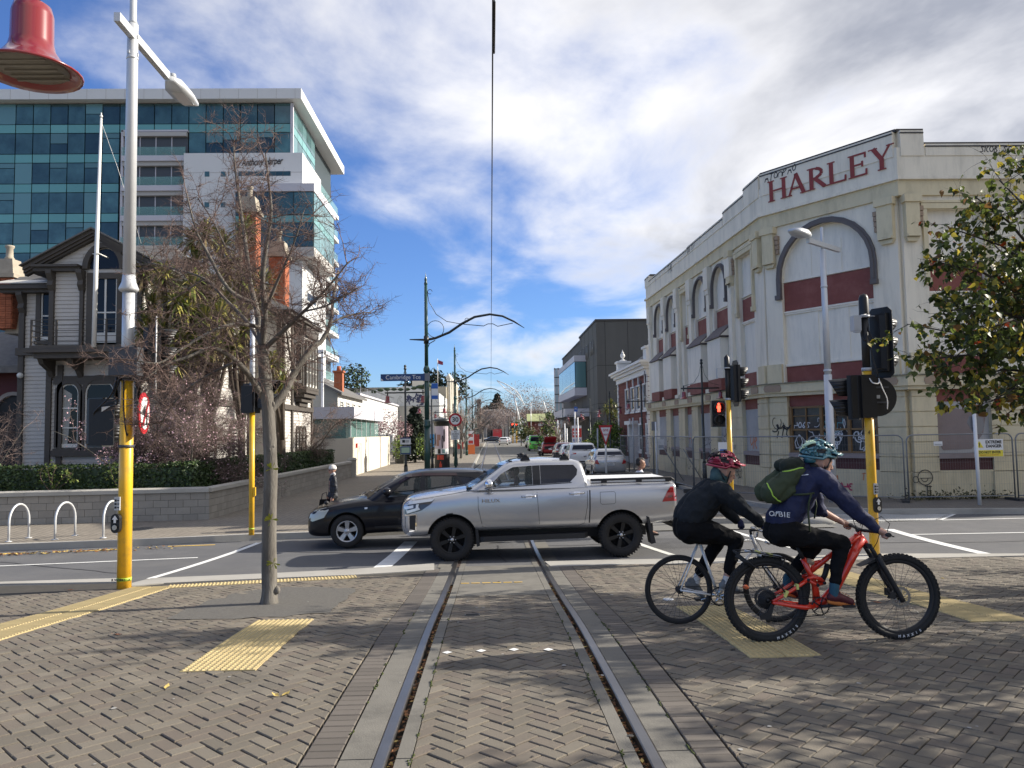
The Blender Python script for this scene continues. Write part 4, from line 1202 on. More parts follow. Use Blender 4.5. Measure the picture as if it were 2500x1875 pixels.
for sgn in(-1,1):
 t=MBT(MB1);ex=pk+sgn*2.27;sl_=zp-8.12
 for k,(dz,th,out)in enumerate(((0,.12,.34),(-.12,.09,.28),(-.21,.07,.2))):
  t.prism([(pk,-out,zp+dz),(ex,-out,zp-sl_+dz),(ex,-out,zp-sl_+dz-th),(pk,-out,zp+dz-th)],(0,out+.0 if k else 6.5,0),mi=0)
 t.build('bargeboard',m_trim,HS)
 t=MBT(MB1);t.prism([(pk,-.44,zp+.06),(ex+sgn*.06,-.44,zp-sl_+.04),(ex+sgn*.06,-.44,zp-sl_),(pk,-.44,zp)],(0,7,0));t.build('roof',m_slate,HS)
for u,wv in((-.0,.15),(bw_-.08,.15),(wu0-.28,.12)):
 t=MBT(MB1);t.box((u,-.06,(zb+ze)/2),(wv,.12,ze-zb))
 t.prism([(u-.09,0,ze),(u-.09,-.34,ze),(u-.09,-.34,ze-.12),(u-.09,-.2,ze-.35),(u-.09,-.24,ze-.5),(u-.09,-.12,ze-.68),(u-.09,0,ze-.72)],(.18,0,0))
 t.build('corner_board',m_trim,HS)
for u in(-.04,.33,bw_-.08):
 t=MBT(MB1);t.box((u,-.05,(zb-.55)/2),(.17,.1,zb-.6));t.build('corner_board',m_trim,HS)
t=MBT(MB2);t.box((.0,-.06,3.9),(.18,.12,7.5))
t.prism([(-.08,0,7.5),(-.08,-.36,7.5),(-.08,-.36,7.38),(-.08,-.2,7.1),(-.08,-.24,6.95),(-.08,-.1,6.75),(-.08,0,6.7)],(.2,0,0));t.build('corner_board',m_trim,HS)
t=MBT(MB2);t.box((mw/2-.35,-.22,7.66),(mw+.9,.46,.15));t.box((mw/2-.3,-.15,7.53),(mw+.7,.3,.12));t.build('cornice',m_trim,HS)
t=MBT(MB2);t.prism([(-.85,-.5,7.75),(mw,-.5,7.75),(mw,1.2,8.4),(.2,1.2,8.4)],(0,0,.03));t.build('roof',mat('pale_iron_roof',(.55,.53,.48),rough=.6),HS)
t=MBT(MB2);t.box((mw/2,-.09,zf(858,D2)),(mw+.3,.18,.26));t.build('belt_board',m_trim,HS)
t=MB();rx0,rx1,ry0,ry1=mx0-.5,mx1+.5,D2-.2,33.9
t.add([(rx0,ry0,7.85),(rx1,ry0,7.85),(rx1,ry1,7.85),(rx0,ry1,7.85),(rx0+2.2,30.5,10.),(rx1-2.6,30.5,10.)],[(0,1,5,4),(1,2,5),(2,3,4,5),(3,0,4),(3,2,1,0)])
t.v=[tuple(HSM@V3(p))for p in t.v];t.build('roof',m_slate,HS)
t=MB()
for k in range(12):
 s_=k/12;a=V3((rx0,ry0,7.86)).lerp(V3((rx0+2.2,30.5,10.01)),s_);b=V3((rx1,ry0,7.86)).lerp(V3((rx1-2.6,30.5,10.01)),s_)
 t.box((a+b)/2+V3((0,.05,.02)),((b-a).length,.26,.02),rot=MRO(.57,3,'X'))
t.v=[tuple(HSM@V3(p))for p in t.v];t.build('slate_course',m_slate,HS,kind='stuff')
for(a,b),cur in((gw0,True),(gw1,False),(gw2,False)):
 window(MB1,a,b,zf(1092),zf(962),HS,arch=.36 if b-a<.8 else .5,trimw=.13,bars=2,curtain=cur)
t=MBT(MB1);t.box(((gw0[0]+gw2[1])/2,-.04,zf(928)),(gw2[1]-gw0[0]+.4,.08,.28));t.build('window_hood',m_trim,HS);t=MBT(MB1);t.box(((gw0[0]+gw2[1])/2,-.08,zf(1106)),(gw2[1]-gw0[0]+.4,.16,.2));t.build('window_ledge',m_trim,HS)
bal=MBT(MB1);ba,bb=hx(110,D1)-bx0,bw_+.1
bal.box(((ba+bb)/2,-.5,zb-.08),(bb-ba,1.,.14));bal.box(((ba+bb)/2-.05,-.53,zb-.2),(bb-ba+.2,1.12,.09));bal.box(((ba+bb)/2,-.48,zb-.33),(bb-ba-.2,.9,.18));bal.build('balcony',m_trim,HS)
BAL=HS.children[-1]
for u in(ba+.22,ba+1.15,bb-.35):
 t=MBT(MB1);t.prism([(u-.08,0,zb-.42),(u-.08,-.8,zb-.42),(u-.08,-.7,zb-.58),(u-.08,-.25,zb-.78),(u-.08,0,zb-1.1)],(.16,0,0));t.build('bracket',m_trim,BAL)
for k in range(5):
 u=ba+.04+(bb-ba-.08)*k/4
 t=MBT(MB1);t.box((u,-.97,zb+.4),(.05,.05,.85));t.build('baluster_post',m_trim,BAL)
t=MBT(MB1)
for k in range(5):
 z=zb+.1+k*.18
 t.box(((ba+bb)/2,-.97,z),(bb-ba,.018,.018));t.box((ba+.04,-.5,z),(.016,.95,.016))
t.build('rail',m_trim,BAL)
fp=thing('flagpole','white flagpole fixed to the house balcony and gable','flagpole',(hx(225,24.98),24.98,zb-.1))
t=MB();t.tube([(0,0,0),(.02,0,2.6),(.1,0,7.55)],[.075,.07,.035],10);t.build('pole',mat('white_pole',(.72,.71,.67),rough=.45),fp)
t=MB();t.ball((.1,0,7.62),.05,8,6);t.tube([(.1,0,7.55),(.1,0,7.74)],.018,6);t.build('finial',MATS['white_pole'],fp)
t=MB();t.tube([(.1,0,7.45),(.55,.2,6.),(1.05,.9,3.6)],.006,4);t.tube([(-.1,.02,3.05),(.12,-.06,3.05),(.12,.6,3.05)],.02,6);t.build('halyard',MATS['white_pole'],fp)
for z0_,z1_ in((1.1,2.5),(4.5,6.2)):
 for u_ in(1.2,3.9):window(MS2,u_,u_+.9,z0_,z1_,HS,arch=.4)
D3,D4,XW=33.5,39.,-9.
c=MB();c.box2((-15,D3,.1),(XW,D4,7.7));c.v=[tuple(HSM@V3(p))for p in c.v];c.build('wall',m_wb,HS)
MW1,MW2=HSM@wallM((-15,D3),(XW,D3)),HSM@wallM((XW,D3),(XW,D4))
m_wbc=m_wb
boards(MW1,[(0,.12),(6,.12),(6,7.6),(0,7.6)]);boards(MW2,[(0,.12),(5.5,.12),(5.5,7.6),(0,7.6)],holes=[(2.,4.3,4.2,7.6)])
t=MBT(MW2)
for u in(.1,1.55,5.4):t.box((u,-.05,3.9),(.2,.1,7.4))
t.box((2.75,-.07,3.65),(5.5,.14,.22));t.box((2.75,-.25,7.7),(6.2,.5,.14));t.box((2.75,-.16,7.56),(5.9,.32,.14));t.build('corner_board',m_trim,HS)
t=MBT(MW1);t.box((5.9,-.05,3.9),(.2,.1,7.4));t.box((3,-.07,3.65),(6,.14,.22));t.box((3,-.25,7.7),(6.4,.5,.14));t.build('corner_board',m_trim,HS)
window(MW1,3.9,4.7,4.6,6.2,HS,arch=.4);window(MW1,3.9,4.7,1.,2.5,HS,arch=.4,vbars=1)
t=MBT(MW2)
t.box2((1.9,0,4.35),(4.4,-.62,4.62));t.box2((2.,0,4.15),(4.3,-.5,4.34));t.box2((2.15,0,3.95),(4.15,-.34,4.14));t.box2((2.35,0,3.75),(3.95,-.2,3.94));t.build('oriel_base',m_trim,HS);t=MBT(MW2);t.box2((1.9,0,7.),(4.4,-.62,7.45));t.build('oriel_head',m_trim,HS)
for a,b,o in((2.,2.55,-.58),(2.6,3.15,-.58),(3.2,3.75,-.58),(3.8,4.3,-.58)):
 ow=HSM@wallM((XW,D3),(XW,D4))@MTR((0,-.5,0))
 window(ow,a+.06,b-.02,4.66,6.6,HS,arch=.2,trimw=.06,bars=2)
t=MBT(MW2);t.box2((1.98,0,4.62),(2.05,-.5,7.));t.box2((4.28,0,4.62),(4.34,-.5,7.));t.box2((2.05,-.02,4.62),(4.28,-.48,7.));t.build('oriel_wall',m_wb,HS)
ow=HSM@wallM((XW-.0,D3+1.98),(XW+.5,D3+1.98));window(ow,.08,.42,4.8,6.5,HS,arch=.15,trimw=.05,bars=1)
for k in range(3):window(MW2,2.35+k*.62,2.83+k*.62,1.1,2.5,HS,arch=.28,trimw=.07,bars=1)
t=MB();t.prism([(-15.4,D3-.5,7.78),(XW+.6,D3-.5,7.78),(-12,D3+1.5,9.6),(-15.4,D3+1.5,9.6)],(0,0,.04))
t.add([(XW+.62,D3-.5,7.78),(XW+.62,D4+.5,7.78),(-12,D4-1.5,9.6),(-12,D3+1.5,9.6)],[(0,1,2,3)]);t.add([(-12,D3+1.5,9.6),(-12,D4-1.5,9.6),(-15.4,D4,9.6),(-15.4,D3,9.6)],[(0,1,2,3)])
t.v=[tuple(HSM@V3(p))for p in t.v];t.build('roof',m_slate,HS)
def chimney(name,x,y,z0,z1,w,label_=None,tz=.6):
 f=MB();n=int((z1-z0)/.085)
 for k in range(n):
  z=z0+k*.085
  for q in range(4):
   for s in range(3):
    off=(k%2)*.1
    a=-w/2+s*w/3+(.0)
    if q%2==0:f.box((a+w/6,(-w/2 if q==0 else w/2)*.97,z+.04),(w/3-.012,.06,.073))
    else:f.box(((-w/2 if q==1 else w/2)*.97,a+w/6,z+.04),(.06,w/3-.012,.073))
 f.box((0,0,(z0+z1)/2),(w-.05,w-.05,z1-z0),mi=0)
 f.v=[tuple(HSM@(V3(p)+V3((x,y,0))))for p in f.v]
 st=f.build('chimney',m_brick,HS,fix=False)
 f=MB();f.box((0,0,z1+.07),(w+.22,w+.22,.14));f.box((0,0,z1+.14+tz/2),(w+.1,w+.1,tz),taper=.72)
 f.v=[tuple(HSM@(V3(p)+V3((x,y,0))))for p in f.v];f.build('chimney_cap',m_stone_cap,st)
 f=MB();f.lathe([(.13,0),(.16,.06),(.12,.12),(.11,.4),(.15,.46),(.15,.52),(.0,.52)],(x,y,z1+.14+tz),12)
 f.v=[tuple(HSM@V3(p))for p in f.v];f.build('chimney_pot',m_stone_cap,st)
chimney('c',hx(607,34.2),34.2,7.5,12.3,.72);chimney('c',hx(680,35.5),35.5,7.5,10.6,.72)
chimney('c',hx(12,27.6),27.6,6.3,8.1,.6,tz=.55)
f=MB();f.box2((-24,28.,.1),(mx0,34,5.));f.v=[tuple(HSM@V3(p))for p in f.v];f.build('wall',m_porch,HS)
f=MB();f.prism([(-24,27.2,4.9),(mx0-.02,27.2,4.9),(mx0-.02,30.2,6.5),(-24,30.2,6.5)],(0,0,.08));f.box2((-24,27.1,4.72),(mx0-.02,27.3,4.92));f.v=[tuple(HSM@V3(p))for p in f.v];f.build('roof',m_slate,HS)
f=MB();f.box((-16.7,28,6.5),(.9,.9,.7),taper=.7);f.v=[tuple(HSM@V3(p))for p in f.v];f.build('chimney_base',m_stone_cap,HS)
MP=HSM@wallM((-20,27.9),(mx0,27.9))
for k in range(2):
 u=4.02-k*1.75-.95
 f=MBT(MP);o_,i_=arch_pts(u-.75,u+.75,3.3,12,.8),arch_pts(u-.62,u+.62,3.3,12,.67)
 for q in range(12):f.prism([(o_[q][0],-.12,o_[q][1]),(o_[q+1][0],-.12,o_[q+1][1]),(i_[q+1][0],-.12,i_[q+1][1]),(i_[q][0],-.12,i_[q][1])],(0,.12,0))
 f.build('porch_arch',mat('porch_arch_grey',(.28,.25,.23),rough=.8),HS)
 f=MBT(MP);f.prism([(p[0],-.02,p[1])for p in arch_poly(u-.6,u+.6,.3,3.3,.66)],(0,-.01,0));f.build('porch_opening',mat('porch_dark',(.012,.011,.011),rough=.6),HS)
 f=MBT(MP);f.tube([(u+.87,-.2,.1),(u+.87,-.2,3.3)],.09,10);f.box((u+.87,-.2,3.4),(.26,.26,.2));f.build('porch_post',m_porch,HS)
f=MB();f.ball((0,0,0),.1,10,8);f.v=[tuple(HSM@(V3(p)+V3((mx0+.05,D2-.2,Z(47,918,D2)))))for p in f.v];f.build('camera_dome',m_winwhite,HS)
b_=MB();b_.box2((-30,21.8,.05),(-8,45,.35));b_.build('garden_bed',mat('garden_soil',(.05,.04,.03),rough=1,var=.4,vscale=3),kind='structure')
m_block=mat('concrete_block',(.3,.275,.235),rough=.92,var=.1,vscale=3,island=.1,bump=.3,bscale=80)
m_coping=mat('wall_coping',(.4,.38,.335),rough=.9,var=.12,vscale=3,dirt=(.2,.19,.16),dscale=1.5,damt=.5)
WC,WL_,WF=V3((-7.72,21.45)),V3((-22,20.2)),V3((-7.5,42.))
gw=thing('block_wall','low grey concrete block wall with a smooth capping in front of the hedge','wall',(WC.x,WC.y,.12))
m_mortar=mat('block_mortar',(.15,.14,.12),rough=1)
nb=0
for a,b,out in((WL_,WC,1),(WC,WF,1)):
 u=(b-a).normalized();n=V3((u.y,-u.x));L_=(b-a).length
 M=MTR((-WC.x,-WC.y,0))@wallM((a.x,a.y),(b.x,b.y))
 f=MBT(M);f.box2((0,.012,-.1),(L_,.2,.74));f.build('core',m_mortar,gw)
 far_=MBT(M)
 for r in range(4):
  x=-.2*(r%2);z=-.03+r*.195
  while x<L_:
   x0,x1=max(x,0),min(x+.39,L_)
   if x1-x0>.06:
    if nb<290 and((a is WL_ and x>6.4)or(a is WC and x<12)):
     f=MBT(M);f.box2((x0+.005,0,z),(x1-.005,.1,z+.185));f.build('block',m_block,gw);nb+=1
    else:far_.box2((x0+.005,0,z),(x1-.005,.1,z+.185))
   x+=.39
 if far_.f:far_.build('block_rows',m_block,gw,kind='stuff')
 x=0
 while x<L_:
  x1=min(x+2.4,L_)
  f=MBT(M);f.prism([(x+.003,-.06,.75),(x+.003,.26,.75),(x+.003,.26,.85),(x+.003,.1,.89),(x+.003,-.06,.85)],(x1-x-.006,0,0));f.build('capping',m_coping,gw);x=x1
f=MB();f.box((WF.x-WC.x,WF.y-WC.y,.45),(.42,.42,.95));f.box((WF.x-WC.x,WF.y-WC.y,.97),(.5,.5,.12),taper=.7);f.build('end_pier',m_coping,gw)
def leafy(name,pts_fn,n,size,mats,parent=None,kind='stuff',seed=1,flat=.5,label=None,cat=None):
 """many small folded leaf faces scattered by pts_fn -> (point, outward normal)"""
 mb_=MB();r_=random.Random(seed)
 for _ in range(n):
  p,nn=pts_fn(r_)
  s=size*r_.uniform(.6,1.3)
  d=(nn*flat+V3((r_.gauss(0,.6),r_.gauss(0,.6),r_.gauss(0,.6)))).normalized()
  a=d.orthogonal().normalized();a=MRO(r_.uniform(0,6.28),3,d)@a;b=d.cross(a)
  mb_.add([p-a*s,p-b*s*.5+d*s*.12,p+a*s,p+b*s*.5+d*s*.12],[(0,1,2),(0,2,3)],r_.randrange(len(mats)))
 return mb_.build(name,mats,parent,kind=kind,fix=False,label=label,cat=cat)
m_hl=[mat('hedge_leaf_dark',(.028,.05,.017),rough=.45,var=.3,vscale=9),mat('hedge_leaf_mid',(.045,.08,.024),rough=.45,var=.3,vscale=9),mat('hedge_leaf_light',(.065,.1,.03),rough=.45,var=.3,vscale=9)]
hd=thing('hedge','clipped dark green hedge growing behind the low block wall','hedge',(-8.4,22.3,.3))
hc=MB()
hseg=[((-24,21.),(-8.55,22.35)),((-8.55,22.35),(-8.3,41.2))]
for(a,b)in hseg:
 M=MTR((8.4,-22.3,0))@wallM(a,b);L_=(V3(b)-V3(a)).length
 f=MBT(M);f.box2((.04,.06,0),(L_-.04,.85,1.22));f.v=f.v;f.build('hedge_core',m_hl[0],hd)
def hpt(r_):
 a,b=hseg[0]if r_.random()<.5 else hseg[1]
 a,b=V3(a),V3(b);u=(b-a).normalized();n_in=V3((-u.y,u.x));L_=(b-a).length
 t=r_.random()*L_
 wob=.05*noise.noise(V3((t*.8,3.1,a.x)))
 if r_.random()<.68:
  p=a+u*t;q=V3((p.x,p.y,.05+r_.random()*1.28));nn=V3((-n_in.x,-n_in.y,.2));q+=nn*(r_.gauss(.0,.035)+wob)
 else:
  p=a+u*t+n_in*r_.random()*.9;q=V3((p.x,p.y,1.28+wob+abs(r_.gauss(0,.03))));nn=V3((0,0,1))
 return q+V3((8.4,-22.3,0)),nn
leafy('foliage',hpt,30000,.055,m_hl,hd,seed=4)
# glass office tower behind the house
m_gv=mat('vision_glass',(.04,.09,.095),rough=.06,spec=.9,island=.55,var=.6,vscale=.45)
m_gv2=mat('blind_glass',(.11,.22,.23),rough=.12,spec=.8,island=.2)
m_gs=mat('spandrel_glass',(.13,.32,.31),rough=.14,spec=.8,island=.12)
m_mull=mat('dark_mullion',(.03,.045,.05),rough=.5)
m_cladw=mat('white_cladding',(.62,.62,.61),rough=.5,var=.03,vscale=.5)
m_cladg=mat('pale_grey_cladding',(.5,.49,.53),rough=.55,var=.04,vscale=.5)
m_soffit=mat('soffit_grey',(.42,.41,.39),rough=.8)
m_gclear=mat('green_balustrade_glass',(.22,.42,.39),rough=.05,alpha=.35)
D=84.
TW=thing('office_tower','tall teal glass office tower with white roof slab and stacked street side balconies','office building',(-40,D,0))
TM=MTR((40,-D,0))
tx=lambda px,d=D:W(px,600,d).x
tz=lambda py,px=400,d=D:Z(px,py,d)
FLH=74.3*D/1877
x_r=tx(713)
ztop=tz(253,400)
XL=-66.
def tb(name,boxes,m,parent=None,kind=None):
 f=MB()
 for a,b in boxes:f.box2(a,b)
 f.v=[tuple(TM@V3(p))for p in f.v]
 return f.build(name,m,parent or TW,kind=kind)
tb('core',[((XL,D+.35,0),(x_r-.3,D+22,ztop))],m_mull)
tb('roof_slab',[((XL-1,D-1.,ztop+.1),(tx(740),D+24,ztop+1.25))],m_cladw)
rs=TW.children[-1]
fj=[]
for k in range(24):
 x=XL+2+k*2.05
 if x<tx(735):fj.append(((x,D-1.012,ztop+.12),(x+.04,D-1.,ztop+1.23)))
tb('panel_joint',fj,m_soffit,rs,'stuff')
pane_w=42.*D/1877
tall,low=FLH*.7,FLH*.3
n_p=0
white_l=tx(457)
rp=random.Random(9)
def quad_pane(name,p0,ux,w,h,m):
 f=MB();a=V3(p0);u=V3(ux)*w
 f.add([a,a+u,a+u+V3((0,0,h)),a+V3((0,0,h))],[(0,1,2,3)])
 nrm=V3((ux[1],-ux[0],0))*-.08
 f.v+=[tuple(V3(p)+nrm)for p in f.v[:4]]
 o=len(f.v)-8
 for q in((0,4,5,1),(1,5,6,2),(2,6,7,3),(3,7,4,0)):f.f.append(q);f.m.append(0);f.s.append(False)
 f.v=[tuple(TM@V3(p))for p in f.v]
 return f.build(name,m,TW,fix=False)
bal_l,bal_r=tx(300),tx(456)
for fl in range(0,9):
 zt=ztop-fl*FLH
 k=0
 while True:
  x=x_r-.08-(k+1)*pane_w;k+=1
  if x+pane_w<tx(-25):break
  xc=x+pane_w/2
  if fl>=1 and bal_l<xc<bal_r:continue
  if fl>=2 and xc>white_l-.4:continue
  zsp=zt-tall
  if zt<7:continue
  if fl==0:zv=zt
  else:zv=zt
  r_=rp.random()
  bl=0 if fl==0 and r_<.8 else(rp.choice((0,.25,.35,.5,1.))if r_>.35 else 0)
  if bl:quad_pane('pane',(x+.05,D,zv-tall*bl+.04),(1,0,0),pane_w-.1,tall*bl-.06,m_gv2);n_p+=1
  if bl<1:quad_pane('pane',(x+.05,D,zv-tall+.05),(1,0,0),pane_w-.1,tall*(1-bl)-.08,m_gv);n_p+=1
  if zsp>9:quad_pane('spandrel',(x+.05,D-.01,zv-FLH+.05),(1,0,0),pane_w-.1,low-.08,m_gs)
ys_n,ys_f=D+.3,95.
for fl in range(0,9):
 zt=ztop-fl*FLH
 for k in range(5):
  y=ys_n+(ys_f-ys_n)*k/5;L_=(ys_f-ys_n)/5
  if zt-tall<6:continue
  quad_pane('pane',(x_r,y+.05,zt-tall+.05),(0,1,0),L_-.1,tall-.1,m_gv if k%2 else m_gv2)
  quad_pane('spandrel',(x_r+.01,y+.05,zt-FLH+.05),(0,1,0),L_-.1,low-.1,m_gs)
tb('corner_post',[((x_r-.18,D-.12,4),(x_r+.12,D+.2,ztop))],m_cladg)
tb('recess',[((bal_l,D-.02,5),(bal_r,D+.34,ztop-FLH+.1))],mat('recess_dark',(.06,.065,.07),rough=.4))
tb('recess_frame',[((bal_l-.25,D-.3,5),(bal_l,D+.2,ztop-FLH+.2)),((bal_l-.25,D-.3,ztop-FLH+.05),(bal_r+.1,D+.2,ztop-FLH+.25))],m_cladg)
for fl in range(1,8):
 zt=ztop-fl*FLH
 tb('balcony_slab',[((bal_l,D-.7,zt-FLH-.35+.3),(bal_r,D+.3,zt-FLH+.55))],m_cladg)
 tb('balcony_ceiling',[((bal_l,D-.45,zt-.5),(bal_r,D-.03,zt-.06))],m_soffit)
 tb('balustrade',[((bal_l,D-.68,zt-FLH+.56),(bal_r,D-.65,zt-FLH+1.5))],m_gclear)
 for k in range(1,4):tb('door_mullion',[((bal_l+(bal_r-bal_l)*k/4-.05,D-.08,zt-FLH+.55),(bal_l+(bal_r-bal_l)*k/4+.05,D-.02,zt-.5))],m_cladg)
wz=tz(384);wx1=tx(738,D-1.2)
gb0,gb1=tx(574,D-3.),tx(765,D-3.)
gz1,gz0=tz(466,660,D-3),tz(604,660,D-3)
tb('white_block',[((white_l,D-1.2,5),(wx1,D+8,wz))],m_cladw)
wj=[((white_l+.1,D-1.215,z),(wx1-.05,D-1.2,z+.05))for z in[wz-2.2-k*3. for k in range(8)]]
tb('panel_joint',wj,m_soffit,TW.children[-1],'stuff')
sw=[]
for px in(504,544,627):
 for py in(425,500,575,650):sw.append((px,py))
for px,py in sw:
 if px==627 and py<600:continue
 x,z=tx(px,D-1.2),tz(py,px,D-1.2)
 tb('small_window',[((x-.25,D-1.23,z-.28),(x+.25,D-1.2,z+.28))],m_gv)
x0,x1=tx(580,D-1.2),tx(709,D-1.2);z=tz(424,640,D-1.2)
for a,b in((x0,(x0+x1)/2-.05),((x0+x1)/2+.05,x1)):tb('slot_window',[((a,D-1.23,z-.25),(b,D-1.2,z+.25))],m_gv)
text_mesh('signature_sign','Anthony Harper',1.15,m_black_paint,TW,TM@frame(((tx(590)+tx(702))/2,D-1.26,tz(405,640)),(1,0,.05),(0,0,1)),.02,shear=.45,xs=.62,space=.92)
tb('glass_box',[((gb0,D-3.,gz0),(gb1,D+8,gz1-.1))],m_mull)
tb('box_cap',[((gb0-.15,D-3.2,gz1-.1),(gb1+.12,D+8.2,gz1+.75))],m_cladg)
tb('box_soffit',[((gb0-.1,D-3.1,gz0-1.),(gb1+.1,D+8,gz0))],m_soffit)
for k in range(4):
 w_=(gb1-gb0)/4
 for(a,b,m)in((gz1-.15-FLH*.75,gz1-.15,m_gv),(gz1-.15-FLH,gz1-.15-FLH*.75,m_gs),(gz0+.05,gz1-.15-FLH,m_gv)):
  quad_pane('pane',(gb0+w_*k+.05,D-3.06,a+.05),(1,0,0),w_-.1,b-a-.1,m)
for k in range(4):
 for(a,b,m)in((gz1-.15-FLH*.75,gz1-.15,m_gv2),(gz1-.15-FLH,gz1-.15-FLH*.75,m_gs),(gz0+.05,gz1-.15-FLH,m_gv2)):
  quad_pane('pane',(gb1+.06,D-2.9+k*2.6,a+.05),(0,1,0),2.5,b-a-.1,m)
tb('white_block',[((tx(640),D-1.8,3),(tx(738,D-1.8),D+10,gz0-.9))],m_cladw)
for py in(640,720):
 z=tz(py,745,D);tb('slot_window',[((tx(738,D-1.8),D+.5,z-.5),(tx(738,D-1.8)+.03,D+4.5,z+.4))],m_gv)
for fl in range(2,10):
 z=ztop-fl*FLH+.2
 if z<5:continue
 xo=-20.75
 tb('balcony_slab',[((x_r-.5,94.5,z-.5),(xo,106.5,z))],m_cladw)
 tb('balustrade',[((xo-.08,95,z),(xo-.04,106,z+1.05)),((x_r,94.6,z),(xo,94.64,z+1.05))],m_gclear)
 # neighbours on the left of the street
m_lw=mat('ivory_wall',(.56,.51,.42),rough=.85,var=.04,vscale=1)
m_grey_wb=mat('sage_weatherboard',(.3,.295,.255),rough=.8,var=.06,vscale=2)
LW=thing('boundary_wall','plain ivory boundary wall with a small access door beside the pavement','wall',(-7.7,43,.12))
def rel(o,f):
 M=MTR(-o.location);f.v=[tuple(M@V3(p))for p in f.v];return f
f=MB();f.box2((-7.9,43.2,.1),(-7.6,58.5,2.25));f.box2((-13,43.,.1),(-7.62,43.2,2.2));rel(LW,f).build('wall_panel',m_lw,LW)
f=MB()
for y in(48.2,53.4):f.box2((-7.6,y,.1),(-7.585,y+.04,2.2))
for y in(44.3,45.5):f.box2((-7.6,y,.15),(-7.58,y+.03,1.9))
f.box2((-7.6,44.3,1.87),(-7.58,45.53,1.9));rel(LW,f).build('joint',m_soffit,LW)
f=MB();f.box2((-7.6,43.75,1.65),(-7.52,43.95,1.9));rel(LW,f).build('alarm_box',mat('signal_red',(.55,.03,.02),rough=.5),LW)
f=MB();f.box2((-7.6,44.75,1.4),(-7.56,45.,1.75));rel(LW,f).build('meter_box',m_cladg,LW)
GP=thing('glass_pavilion','low glazed pavilion with a flat pale fascia behind the ivory wall','pavilion',(-11,46,0))
f=MB();f.box2((-19,45.6,3.35),(-8.,58,4.05));rel(GP,f).build('roof',m_cladg,GP)
f=MB();f.box2((-18.8,46.2,.2),(-8.6,57.5,3.34));rel(GP,f).build('core',mat('pavilion_inside',(.1,.1,.09),rough=.7),GP)
for k in range(6):
 f=MB();f.box2((-8.3,46+k*1.9,.2),(-8.28,47.82+k*1.9,3.34));rel(GP,f).build('pane',m_gclear,GP)
 f=MB();f.box2((-8.36,45.95+k*1.9,.2),(-8.26,46.02+k*1.9,3.34));rel(GP,f).build('post',m_cladw,GP)
for k in range(4):
 f=MB();f.box2((-17+k*2.2,45.9,.2),(-14.9+k*2.2,45.92,3.34));rel(GP,f).build('pane',m_gclear,GP)
SF=thing('steel_screen','grey panel screen with white steel posts beside the timber house','screen',(-11.5,50,0))
f=MB();f.box2((-16.,52,.2),(-11.3,52.3,7.7));rel(SF,f).build('panel',m_grey_wb,SF)
for x in(-13.6,-12.4,-11.2):
 f=MB();f.box2((x-.07,51.7,.2),(x+.07,51.9,8.));rel(SF,f).build('post',m_cladw,SF)
f=MB();f.box2((-16,51.7,7.9),(-11.1,52.4,8.15));f.box2((-11.27,51.9,7.9),(-11.1,57,8.15));rel(SF,f).build('beam',m_cladw,SF)
CT=thing('cottage','grey weatherboard cottage with white sash windows and a tall brick chimney','house',(-14,66,0))
f=MB();f.box2((-22,62,.1),(-12.2,74,5.8));f.prism([(-22,62,5.8),(-12.2,62,5.8),(-17.1,62,8.3)],(0,12,0));rel(CT,f).build('wall',m_grey_wb,CT)
boards(MTR(-CT.location)@wallM((-22,62),(-12.2,62)),[(0,.1),(9.8,.1),(9.8,5.8),(4.9,8.3),(0,5.8)],.2,CT,m_grey_wb)
Mc=MTR(-CT.location)@wallM((-12.2,62),(-12.2,74))
boards(Mc,[(0,.1),(12,.1),(12,5.7),(0,5.7)],.2,CT,mat('white_weatherboard',(.7,.69,.65),rough=.8))
for k in range(4):window(Mc,.9+k*2.8,2.+k*2.8,3.6,5.1,CT,trimw=.12,bars=1,mt=m_winwhite)
f=MB();f.prism([(-22.3,61.6,5.6),(-17.1,61.6,8.4),(-11.8,61.6,5.6),(-11.8,61.6,5.8),(-17.1,61.6,8.6),(-22.3,61.6,5.8)],(0,12.8,0));rel(CT,f).build('roof',m_slate,CT)
f=MB();f.box2((-12.9,64,5.6),(-12.2,64.7,7.6));f.box2((-13.,63.9,7.6),(-12.1,64.8,7.75));f.lathe([(.2,0),(.16,.4),(0,.4)],(-12.55,64.35,7.75),10);rel(CT,f).build('chimney',m_brick,CT)
WH=thing('white_hall','white walled hall with a dark mural on its gable end','hall',(-13,84,0))
f=MB();f.box2((-30,76,.1),(-12.9,108,6.3));rel(WH,f).build('wall',m_cladw,WH)
f=MB();f.box2((-30.3,75.8,6.3),(-12.7,108,6.5));rel(WH,f).build('roof',m_cladg,WH)
for k in range(7):
 f=MB();f.box2((-12.9,77+k*4.2,6.5),(-12.86,77.05+k*4.2,7.3));f.box2((-12.9,77,7.25),(-12.86,104,7.3));rel(WH,f).build('roof_rail',m_cladg,WH)
GHL=thing('gable_building','tall white gabled building with a scrawled blue tag behind the bell lamps','building',(-12,112,0))
f=MB();f.prism([(-20.5,110,.1),(-7.2,110,.1),(-7.2,110,8.2),(-11.8,110,9.3),(-20.5,110,8.2)],(0,20,0));rel(GHL,f).build('wall',m_cladw,GHL)
f=MB();f.box2((-13.4,109,.1),(-8.6,109.95,6.4));rel(GHL,f).build('annex',mat('bare_concrete',(.4,.385,.35),rough=.9,var=.1,vscale=.8),GHL)
f=MBT(MTR(-GHL.location)@wallM((-20.5,110),(-7.2,110)));tr=random.Random(8)
